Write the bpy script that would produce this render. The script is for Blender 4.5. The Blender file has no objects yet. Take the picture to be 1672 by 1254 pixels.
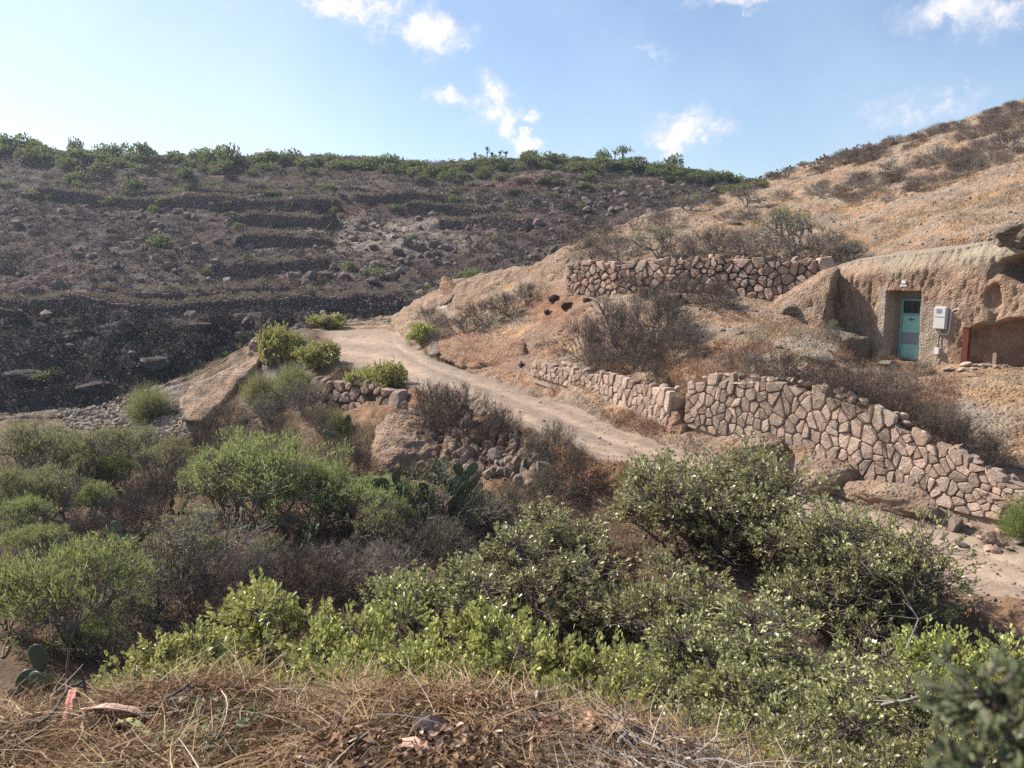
import bpy, bmesh, math, random
import numpy as np
from mathutils import Vector, Matrix

scn = bpy.context.scene
COL = scn.collection
R = math.radians
rng = np.random.default_rng(7)
random.seed(7)

# ---------------------------------------------------------------- camera
PITCH = R(8.0)
FPX = 1256.0
cam = bpy.data.cameras.new('camera')
cam.sensor_width = 36.0
cam.lens = 36.0 * FPX / 1672.0
cam.clip_start = 0.05
cam.clip_end = 4000
cam.dof.use_dof = True
cam.dof.focus_distance = 14.0
cam.dof.aperture_fstop = 9.0
camo = bpy.data.objects.new('camera', cam)
COL.objects.link(camo)
camo.location = (0, 0, 0)
camo.rotation_euler = (R(90) - PITCH, 0, 0)
scn.camera = camo

# ---------------------------------------------------------------- light
SUN_AZ = R(-63)      # from +Y, negative = to the left
SUN_EL = R(43)
sd = Vector((math.sin(SUN_AZ) * math.cos(SUN_EL), math.cos(SUN_AZ) * math.cos(SUN_EL), math.sin(SUN_EL)))
sl = bpy.data.lights.new('sun', 'SUN')
sl.energy = 4.8
sl.angle = R(0.53)
sl.color = (1.0, 0.93, 0.84)
so = bpy.data.objects.new('sun', sl)
COL.objects.link(so)
so.rotation_euler = sd.to_track_quat('Z', 'Y').to_euler()

SKY_STRENGTH = 0.108
scn.view_settings.view_transform = 'Standard'
scn.view_settings.look = 'None'
scn.view_settings.exposure = 0.72
scn.view_settings.gamma = 1.0
scn.view_settings.use_curve_mapping = False
scn.cycles.max_bounces = 6
scn.cycles.diffuse_bounces = 2
scn.cycles.glossy_bounces = 2
scn.cycles.transmission_bounces = 3
scn.cycles.transparent_max_bounces = 6
scn.cycles.volume_bounces = 0
scn.cycles.use_adaptive_sampling = True
scn.cycles.adaptive_threshold = 0.01
scn.cycles.use_denoising = False
scn.cycles.denoiser = 'OPENIMAGEDENOISE'
scn.cycles.denoising_input_passes = 'RGB_ALBEDO_NORMAL'
scn.cycles.denoising_prefilter = 'ACCURATE'


def raydir(u, v):
    a = (u - 836.0) / FPX
    b = -(v - 627.0) / FPX
    return (a, math.cos(PITCH) + b * math.sin(PITCH), -math.sin(PITCH) + b * math.cos(PITCH))


def at(u, v, Y):
    d = raydir(u, v)
    k = Y / d[1]
    return (d[0] * k, Y, d[2] * k)


# world: sky texture with a handful of small fair-weather clouds
world = bpy.data.worlds.new('World')
scn.world = world
world.use_nodes = True
wn = world.node_tree
wn.nodes.clear()


def N(nt, typ, **kw):
    n = nt.nodes.new(typ)
    for k, v in kw.items():
        if k.startswith('i_'):
            key = k[2:]
            key = int(key) if key.isdigit() else key.replace('_', ' ')
            n.inputs[key].default_value = v
        else:
            setattr(n, k, v)
    return n


def L(nt, a, b):
    nt.links.new(a, b)


def MATH(nt, op, a, b=None, c=None, clamp=False):
    n = nt.nodes.new('ShaderNodeMath')
    n.operation = op
    n.use_clamp = clamp
    for i, x in enumerate((a, b, c)):
        if x is None:
            continue
        if isinstance(x, (int, float)):
            n.inputs[i].default_value = x
        else:
            nt.links.new(x, n.inputs[i])
    return n.outputs[0]


def MIX(nt, fac, a, b, mode='MIX'):
    n = nt.nodes.new('ShaderNodeMix')
    n.data_type = 'RGBA'
    n.blend_type = mode
    n.clamp_factor = True
    for i, x in ((0, fac), (6, a), (7, b)):
        if isinstance(x, (int, float)):
            n.inputs[i].default_value = x
        elif isinstance(x, (tuple, list)):
            n.inputs[i].default_value = (x[0], x[1], x[2], 1)
        else:
            nt.links.new(x, n.inputs[i])
    return n.outputs[2]


sky = N(wn, 'ShaderNodeTexSky', sky_type='NISHITA', sun_disc=False)
sky.sun_elevation = SUN_EL
sky.sun_rotation = SUN_AZ
sky.altitude = 200
sky.air_density = 1.0
sky.dust_density = 1.1
sky.ozone_density = 1.5
geo = N(wn, 'ShaderNodeTexCoord')
dirv = geo.outputs['Generated']
wnoise = N(wn, 'ShaderNodeTexNoise', i_Scale=13.0, i_Detail=9.0, i_Roughness=0.68)
L(wn, dirv, wnoise.inputs['Vector'])
# (u, v, radius-x, radius-z, density) of each cloud puff
PUFFS = [(560, 8, 70, 24, 1.25), (605, 20, 70, 26, 1.3), (650, 40, 80, 34, 1.35), (690, 62, 70, 30, 1.25), (740, 72, 40, 10, .8), (805, 178, 38, 46, 1.3), (740, 162, 50, 18, 1.0),
         (868, 183, 26, 17, .95), (858, 232, 32, 14, 1.1), (1110, 212, 52, 30, 1.15), (1165, 208, 44, 26, 1.1), (1495, 185, 60, 28, 1.05),
         (1535, 170, 48, 22, .95), (1560, 18, 80, 26, .8), (1645, 25, 60, 30, .85), (1205, 2, 60, 12, .9), (1070, 85, 40, 12, .42), (1125, 12, 26, 14, .5),
         (690, 160, 16, 8, .6), (400, 12, 30, 12, .4)]
wz = N(wn, 'ShaderNodeTexNoise', i_Scale=30.0, i_Detail=5.0, i_Roughness=0.6)
L(wn, dirv, wz.inputs['Vector'])
wsub = N(wn, 'ShaderNodeVectorMath', operation='SUBTRACT')
L(wn, wz.outputs['Color'], wsub.inputs[0])
wsub.inputs[1].default_value = (.5, .5, .5)
wsc = N(wn, 'ShaderNodeVectorMath', operation='SCALE')
L(wn, wsub.outputs[0], wsc.inputs[0])
wsc.inputs['Scale'].default_value = .075
wadd = N(wn, 'ShaderNodeVectorMath', operation='ADD')
L(wn, dirv, wadd.inputs[0])
L(wn, wsc.outputs[0], wadd.inputs[1])
warped = wadd.outputs[0]
dens = None
for (u, v, ru, rv, st) in PUFFS:
    c = Vector(raydir(u, v)).normalized()
    sub = N(wn, 'ShaderNodeVectorMath', operation='SUBTRACT')
    L(wn, warped, sub.inputs[0])
    sub.inputs[1].default_value = c
    mul = N(wn, 'ShaderNodeVectorMath', operation='MULTIPLY')
    L(wn, sub.outputs[0], mul.inputs[0])
    mul.inputs[1].default_value = (FPX / ru, FPX / ru, FPX / rv)
    ln = N(wn, 'ShaderNodeVectorMath', operation='LENGTH')
    L(wn, mul.outputs[0], ln.inputs[0])
    g = MATH(wn, 'MULTIPLY', MATH(wn, 'SUBTRACT', 1.35, ln.outputs['Value'], clamp=True), st)
    dens = g if dens is None else MATH(wn, 'MAXIMUM', dens, g)
nz = MATH(wn, 'MULTIPLY', MATH(wn, 'SUBTRACT', wnoise.outputs['Fac'], 0.30), 4.4)
cl = MATH(wn, 'MULTIPLY', dens, nz)
mr = N(wn, 'ShaderNodeMapRange', interpolation_type='SMOOTHSTEP')
L(wn, cl, mr.inputs['Value'])
mr.inputs['From Min'].default_value = 0.08
mr.inputs['From Max'].default_value = 1.4
cov = mr.outputs['Result']
# thin high haze of cloud everywhere, so that the sky behind the viewer is like the sky in front
wn2 = N(wn, 'ShaderNodeTexNoise', i_Scale=3.0, i_Detail=5.0, i_Roughness=0.55)
L(wn, dirv, wn2.inputs['Vector'])
thin = MATH(wn, 'MULTIPLY', MATH(wn, 'SUBTRACT', wn2.outputs['Fac'], 0.42, clamp=True), 0.55)
cloudcol = MIX(wn, MATH(wn, 'MULTIPLY', cov, 1.0), (5.2, 5.2, 5.7), (6.6, 6.3, 6.4))
SKY_BASE = sky.outputs['Color']
sk1 = MIX(wn, thin, SKY_BASE, (6.6, 7.0, 7.8))
cv = MATH(wn, 'MULTIPLY', cov, 0.94)
out = MIX(wn, cv, sk1, cloudcol)
bg = N(wn, 'ShaderNodeBackground')
bg.inputs['Strength'].default_value = SKY_STRENGTH
L(wn, out, bg.inputs['Color'])
wo = N(wn, 'ShaderNodeOutputWorld')
L(wn, bg.outputs[0], wo.inputs['Surface'])

# ---------------------------------------------------------------- numeric noise


def _hash(ix, iy, iz, seed):
    h = (ix.astype(np.int64) * 374761393 + iy.astype(np.int64) * 668265263 + iz.astype(np.int64) * 2147483647 + seed * 144665) & 0xFFFFFFFF
    h = ((h ^ (h >> 13)) * 1274126177) & 0xFFFFFFFF
    h = h ^ (h >> 16)
    return (h & 0xFFFFFF) / float(0xFFFFFF)


def vnoise(x, y, z=0.0, seed=0):
    x = np.asarray(x, float)
    y = np.asarray(y, float)
    z = np.asarray(z, float) + np.zeros_like(x)
    ix, iy, iz = np.floor(x), np.floor(y), np.floor(z)
    fx, fy, fz = x - ix, y - iy, z - iz
    fx = fx * fx * (3 - 2 * fx)
    fy = fy * fy * (3 - 2 * fy)
    fz = fz * fz * (3 - 2 * fz)
    r = 0
    for dx in (0, 1):
        wx = fx if dx else 1 - fx
        for dy in (0, 1):
            wy = fy if dy else 1 - fy
            for dz in (0, 1):
                wz = fz if dz else 1 - fz
                r = r + wx * wy * wz * _hash(ix + dx, iy + dy, iz + dz, seed)
    return r * 2 - 1


def fbm(x, y, z=0.0, scale=1.0, oct=4, seed=0, rough=0.5, ridged=False):
    s = 0
    a = 1.0
    t = 0
    x = np.asarray(x, float) / scale
    y = np.asarray(y, float) / scale
    z = np.asarray(z, float) / scale
    for o in range(oct):
        n = vnoise(x, y, z, seed + o * 17)
        if ridged:
            n = 1 - 2 * np.abs(n)
        s = s + a * n
        t += a
        a *= rough
        x = x * 2.03 + 3.1
        y = y * 2.03 + 7.7
        z = z * 2.03 + 1.3
    return s / t


def sstep(a, b, x):
    k = np.clip((x - a) / (b - a), 0, 1)
    return k * k * (3 - 2 * k)

# ---------------------------------------------------------------- mesh helpers


def mesh_np(name, V, faces, mats=None, midx=None, smooth=False, colors=None):
    """V (n,3); faces: list of int arrays (m,k)."""
    me = bpy.data.meshes.new(name)
    V = np.ascontiguousarray(V, dtype=np.float32)
    faces = [np.asarray(f, dtype=np.int32) for f in faces if len(f)]
    me.vertices.add(len(V))
    me.vertices.foreach_set('co', V.ravel())
    loops = np.concatenate([f.ravel() for f in faces])
    sizes = np.concatenate([np.full(len(f), f.shape[1], dtype=np.int32) for f in faces])
    starts = np.concatenate([[0], np.cumsum(sizes)[:-1]]).astype(np.int32)
    me.loops.add(len(loops))
    me.loops.foreach_set('vertex_index', loops)
    me.polygons.add(len(sizes))
    me.polygons.foreach_set('loop_start', starts)
    me.polygons.foreach_set('loop_total', sizes)
    if mats:
        for m in mats:
            me.materials.append(m)
    if midx is not None:
        me.polygons.foreach_set('material_index', np.concatenate([np.full(len(f), k, dtype=np.int32) for f, k in zip(faces, midx)]))
    me.polygons.foreach_set('use_smooth', np.full(len(sizes), smooth, dtype=bool))
    me.update(calc_edges=True)
    if colors is not None:
        ca = me.color_attributes.new('tint', 'FLOAT_COLOR', 'POINT')
        c4 = np.ones((len(V), 4), dtype=np.float32)
        c4[:, :3] = colors
        ca.data.foreach_set('color', c4.ravel())
    return me


def link(name, me, parent=None, loc=None, rot=None, scale=None):
    o = bpy.data.objects.new(name, me)
    COL.objects.link(o)
    if parent is not None:
        o.parent = parent
    if loc is not None:
        o.location = loc
    if rot is not None:
        o.rotation_euler = rot
    if scale is not None:
        o.scale = scale if hasattr(scale, '__len__') else (scale,) * 3
    return o


def tag(o, label=None, cat=None, group=None, kind=None):
    if label:
        o['label'] = label
    if cat:
        o['category'] = cat
    if group:
        o['group'] = group
    if kind:
        o['kind'] = kind
    return o


class MB:
    """numpy mesh accumulator"""

    def __init__(s):
        s.V = []
        s.F = {}
        s.n = 0

    def add(s, V, F, k=0):
        V = np.asarray(V, float).reshape(-1, 3)
        F = np.asarray(F, int)
        s.V.append(V)
        s.F.setdefault((F.shape[1], k), []).append(F + s.n)
        s.n += len(V)

    def mesh(s, name, mats, smooth=False):
        keys = list(s.F)
        faces = [np.concatenate(s.F[k]) for k in keys]
        return mesh_np(name, np.concatenate(s.V), faces, mats, [k[1] for k in keys], smooth)

    def prisms(s, A, B, ra, rb, sides=3, k=0):
        A = np.asarray(A, float).reshape(-1, 3)
        B = np.asarray(B, float).reshape(-1, 3)
        n = len(A)
        ra = np.broadcast_to(np.asarray(ra, float), (n,))
        rb = np.broadcast_to(np.asarray(rb, float), (n,))
        d = B - A
        d /= np.linalg.norm(d, axis=1, keepdims=True) + 1e-9
        ref = np.where(np.abs(d[:, 2:3]) > 0.9, np.array([[1.0, 0, 0]]), np.array([[0, 0, 1.0]]))
        p = np.cross(d, ref)
        p /= np.linalg.norm(p, axis=1, keepdims=True) + 1e-9
        q = np.cross(d, p)
        V = np.zeros((n, 2 * sides, 3))
        for i in range(sides):
            a = 2 * math.pi * i / sides
            o = p * math.cos(a) + q * math.sin(a)
            V[:, i] = A + o * ra[:, None]
            V[:, sides + i] = B + o * rb[:, None]
        base = (np.arange(n) * 2 * sides)[:, None]
        F = [base + np.array([[i, (i + 1) % sides, sides + (i + 1) % sides, sides + i]]) for i in range(sides)]
        s.add(V, np.concatenate(F), k)

    def leaves(s, P, D, Nn, Ln, W, k=0, fold=0.25, wide=0.58, six=False):
        """kite shaped folded leaves: P base, D direction, Nn rough normal"""
        n = len(P)
        D = D / (np.linalg.norm(D, axis=1, keepdims=True) + 1e-9)
        S = np.cross(D, Nn)
        S /= np.linalg.norm(S, axis=1, keepdims=True) + 1e-9
        U = np.cross(S, D)
        Ln = np.broadcast_to(Ln, (n,))[:, None]
        W = np.broadcast_to(W, (n,))[:, None]
        if six:
            V = np.stack([P, P + D * Ln * .35 + S * W * .40 + U * W * fold * .6, P + D * Ln * .78 + S * W * .44 + U * W * fold * .5, P + D * Ln,
                          P + D * Ln * .78 - S * W * .44 + U * W * fold * .5, P + D * Ln * .35 - S * W * .40 + U * W * fold * .6], 1)
            b = (np.arange(n) * 6)[:, None]
            s.add(V, np.concatenate([b + np.array([[0, 1, 2, 3]]), b + np.array([[0, 3, 4, 5]])]), k)
        else:
            V = np.stack([P, P + D * Ln * wide + S * W * .5 + U * W * fold, P + D * Ln, P + D * Ln * wide - S * W * .5 + U * W * fold], 1)
            b = (np.arange(n) * 4)[:, None]
            s.add(V, np.concatenate([b + np.array([[0, 1, 2]]), b + np.array([[0, 2, 3]])]), k)

    def ribbon(s, C, w, k=0, side=None):
        """C (n,m,3) centre lines, w width"""
        n, m, _ = C.shape
        T = C[:, -1] - C[:, 0]
        if side is None:
            side = np.cross(T, rng.normal(size=(n, 3)))
        side = side / (np.linalg.norm(side, axis=1, keepdims=True) + 1e-9)
        w = np.broadcast_to(w, (n,))[:, None, None] * .5
        taper = np.linspace(1, .35, m)[None, :, None]
        V = np.stack([C + side[:, None] * w * taper, C - side[:, None] * w * taper], 2).reshape(-1, 3)
        b = (np.arange(n) * m * 2)[:, None]
        F = [b + np.array([[2 * i, 2 * i + 1, 2 * i + 3, 2 * i + 2]]) for i in range(m - 1)]
        s.add(V, np.concatenate(F), k)


def rand_unit(n):
    v = rng.normal(size=(n, 3))
    return v / np.linalg.norm(v, axis=1, keepdims=True)

# ---------------------------------------------------------------- materials


def new_mat(name):
    m = bpy.data.materials.new(name)
    m.use_nodes = True
    nt = m.node_tree
    b = nt.nodes['Principled BSDF']
    b.inputs['Roughness'].default_value = 0.9
    b.inputs['Specular IOR Level'].default_value = 0.25
    return m, nt, b


def leaf_mat(name, c1, c2, c3, rough=0.45, spec=0.4, trans=0.35, objvar=0.25, patch=None, pscale=3.0):
    """colour varies leaf by leaf and from plant to plant; light passes through"""
    m, nt, b = new_mat(name)
    g = N(nt, 'ShaderNodeNewGeometry')
    oi = N(nt, 'ShaderNodeObjectInfo')
    r = N(nt, 'ShaderNodeValToRGB')
    e = r.color_ramp.elements
    e[0].color = (*c1, 1)
    e[0].position = 0.0
    e[1].color = (*c2, 1)
    e[1].position = 0.75
    x = e.new(0.97)
    x.color = (*c3, 1)
    L(nt, g.outputs['Random Per Island'], r.inputs[0])
    hs = N(nt, 'ShaderNodeHueSaturation')
    if patch is not None:
        pn = N(nt, 'ShaderNodeTexNoise', i_Scale=pscale, i_Detail=4.0)
        L(nt, g.outputs['Position'], pn.inputs['Vector'])
        pr_ = N(nt, 'ShaderNodeMapRange')
        pr_.inputs['From Min'].default_value = .42
        pr_.inputs['From Max'].default_value = .62
        L(nt, pn.outputs['Fac'], pr_.inputs['Value'])
        L(nt, MIX(nt, pr_.outputs[0], r.outputs[0], MIX(nt, 1.0, r.outputs[0], patch, 'MULTIPLY')), hs.inputs['Color'])
    else:
        L(nt, r.outputs[0], hs.inputs['Color'])
    L(nt, MATH(nt, 'MULTIPLY_ADD', oi.outputs['Random'], objvar, 1 - objvar * .5), hs.inputs['Value'])
    L(nt, MATH(nt, 'MULTIPLY_ADD', oi.outputs['Random'], 0.03, 0.485), hs.inputs['Hue'])
    L(nt, hs.outputs[0], b.inputs['Base Color'])
    b.inputs['Roughness'].default_value = rough
    b.inputs['Specular IOR Level'].default_value = spec
    tr = N(nt, 'ShaderNodeBsdfTranslucent')
    if c2[1] > c2[0] * .95:
        L(nt, MIX(nt, 0.5, hs.outputs[0], (0.44, 0.44, 0.17)), tr.inputs['Color'])
    else:
        L(nt, hs.outputs[0], tr.inputs['Color'])
    mx = N(nt, 'ShaderNodeMixShader')
    mx.inputs[0].default_value = trans
    L(nt, b.outputs[0], mx.inputs[1])
    L(nt, tr.outputs[0], mx.inputs[2])
    L(nt, mx.outputs[0], nt.nodes['Material Output'].inputs['Surface'])
    return m


def wood_mat(name, c1, c2, scale=12.0, rough=0.85, island=0.6):
    m, nt, b = new_mat(name)
    g = N(nt, 'ShaderNodeNewGeometry')
    nz = N(nt, 'ShaderNodeTexNoise', i_Scale=scale, i_Detail=3.0)
    L(nt, g.outputs['Position'], nz.inputs['Vector'])
    f = MATH(nt, 'ADD', MATH(nt, 'MULTIPLY', nz.outputs['Fac'], 1 - island * .5), MATH(nt, 'MULTIPLY', MATH(nt, 'SUBTRACT', g.outputs['Random Per Island'], .5), island), clamp=True)
    L(nt, MIX(nt, f, c1, c2), b.inputs['Base Color'])
    b.inputs['Roughness'].default_value = rough
    return m


def ground_mat(name, bump=0.6, fine=9.0, holes=0.35, speckle=0.25, contrast=0.35):
    """vertex tint carries the large patches of soil and rock, nodes add grain, pits and relief"""
    m, nt, b = new_mat(name)
    g = N(nt, 'ShaderNodeNewGeometry')
    vc = N(nt, 'ShaderNodeVertexColor', layer_name='tint')
    P = g.outputs['Position']
    n1 = N(nt, 'ShaderNodeTexNoise', i_Scale=fine * .28, i_Detail=8.0, i_Roughness=0.66)
    n2 = N(nt, 'ShaderNodeTexNoise', i_Scale=fine * 1.6, i_Detail=7.0, i_Roughness=0.72)
    mu = N(nt, 'ShaderNodeTexVoronoi', feature='F1', i_Scale=fine * 1.9)
    for n in (n1, n2, mu):
        L(nt, P, n.inputs['Vector'])
    f1 = MATH(nt, 'MULTIPLY_ADD', MATH(nt, 'SUBTRACT', n1.outputs['Fac'], .5), contrast * 5.0, 1.0)
    f2 = MATH(nt, 'MULTIPLY_ADD', MATH(nt, 'SUBTRACT', n2.outputs['Fac'], .5), speckle * 4.0, 1.0)
    f = MATH(nt, 'MAXIMUM', MATH(nt, 'MULTIPLY', f1, f2), 0.12)
    cc = N(nt, 'ShaderNodeCombineColor')
    for i in range(3):
        L(nt, f, cc.inputs[i])
    L(nt, MIX(nt, 1.0, vc.outputs['Color'], cc.outputs[0], 'MULTIPLY'), b.inputs['Base Color'])
    hgt = MATH(nt, 'ADD', MATH(nt, 'MULTIPLY', n1.outputs['Fac'], 1.1), MATH(nt, 'MULTIPLY', n2.outputs['Fac'], .35))
    hgt = MATH(nt, 'ADD', hgt, MATH(nt, 'MULTIPLY', MATH(nt, 'MINIMUM', mu.outputs['Distance'], .5), holes))
    bp = N(nt, 'ShaderNodeBump')
    bp.inputs['Strength'].default_value = bump
    bp.inputs['Distance'].default_value = 1.6 / fine
    L(nt, hgt, bp.inputs['Height'])
    L(nt, bp.outputs[0], b.inputs['Normal'])
    b.inputs['Roughness'].default_value = 0.95
    b.inputs['Specular IOR Level'].default_value = 0.12
    return m


def stone_mat(name, c1, c2, c3, scale=5.0, bump=0.5, var=0.35, lich=(0.3, 0.3, 0.27)):
    m, nt, b = new_mat(name)
    g = N(nt, 'ShaderNodeNewGeometry')
    oi = N(nt, 'ShaderNodeObjectInfo')
    P = g.outputs['Position']
    n1 = N(nt, 'ShaderNodeTexNoise', i_Scale=scale, i_Detail=7.0, i_Roughness=0.65)
    n2 = N(nt, 'ShaderNodeTexNoise', i_Scale=scale * 7, i_Detail=5.0, i_Roughness=0.7)
    L(nt, P, n1.inputs['Vector'])
    L(nt, P, n2.inputs['Vector'])
    rr = MATH(nt, 'FRACT', MATH(nt, 'ADD', oi.outputs['Random'], g.outputs['Random Per Island']))
    base = MIX(nt, rr, c1, c2)
    mr = N(nt, 'ShaderNodeMapRange')
    mr.inputs['From Min'].default_value = .48
    mr.inputs['From Max'].default_value = .68
    L(nt, n1.outputs['Fac'], mr.inputs['Value'])
    base = MIX(nt, MATH(nt, 'MULTIPLY', mr.outputs[0], .75), base, c3)
    mr2 = N(nt, 'ShaderNodeMapRange')
    mr2.inputs['From Min'].default_value = .56
    mr2.inputs['From Max'].default_value = .7
    L(nt, n2.outputs['Fac'], mr2.inputs['Value'])
    base = MIX(nt, MATH(nt, 'MULTIPLY', mr2.outputs[0], .5), base, lich)
    v = MATH(nt, 'MULTIPLY_ADD', MATH(nt, 'FRACT', MATH(nt, 'MULTIPLY', rr, 7.3)), var, 1 - var * .5)
    v = MATH(nt, 'MULTIPLY', v, MATH(nt, 'MULTIPLY_ADD', n2.outputs['Fac'], .7, .65))
    cc = N(nt, 'ShaderNodeCombineColor')
    for i in range(3):
        L(nt, v, cc.inputs[i])
    L(nt, MIX(nt, 1.0, base, cc.outputs[0], 'MULTIPLY'), b.inputs['Base Color'])
    bp = N(nt, 'ShaderNodeBump')
    bp.inputs['Strength'].default_value = bump
    bp.inputs['Distance'].default_value = 0.05
    L(nt, MATH(nt, 'ADD', n1.outputs['Fac'], MATH(nt, 'MULTIPLY', n2.outputs['Fac'], .5)), bp.inputs['Height'])
    L(nt, bp.outputs[0], b.inputs['Normal'])
    b.inputs['Roughness'].default_value = 0.93
    return m


def plain_mat(name, col, rough=0.6, metal=0.0, dirt=0.25, dirtcol=(0.2, 0.15, 0.11), scale=9.0):
    m, nt, b = new_mat(name)
    g = N(nt, 'ShaderNodeNewGeometry')
    n1 = N(nt, 'ShaderNodeTexNoise', i_Scale=scale, i_Detail=6.0, i_Roughness=0.7)
    L(nt, g.outputs['Position'], n1.inputs['Vector'])
    mr = N(nt, 'ShaderNodeMapRange')
    mr.inputs['From Min'].default_value = .5
    mr.inputs['From Max'].default_value = .75
    L(nt, n1.outputs['Fac'], mr.inputs['Value'])
    L(nt, MIX(nt, MATH(nt, 'MULTIPLY', mr.outputs[0], dirt * 2, clamp=True), col, dirtcol), b.inputs['Base Color'])
    b.inputs['Roughness'].default_value = rough
    b.inputs['Metallic'].default_value = metal
    return m

# ================================================================ terrain
# feature lines of the land, near to far. knots: (u, v, Y) seen from the viewpoint, or (u, None, Y, z)


def knots(ks):
    T, Y, Z = [], [], []
    for k in ks:
        if k[1] is None:
            Yk, z = k[2], k[3]
            t = (k[0] - 836.0) / FPX / 0.975
        else:
            x, Yk, z = at(k[0], k[1], k[2])
            t = x / Yk
        T.append(t)
        Y.append(Yk)
        Z.append(z)
    o = np.argsort(T)
    return np.array(T)[o], np.array(Y)[o], np.array(Z)[o]


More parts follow.
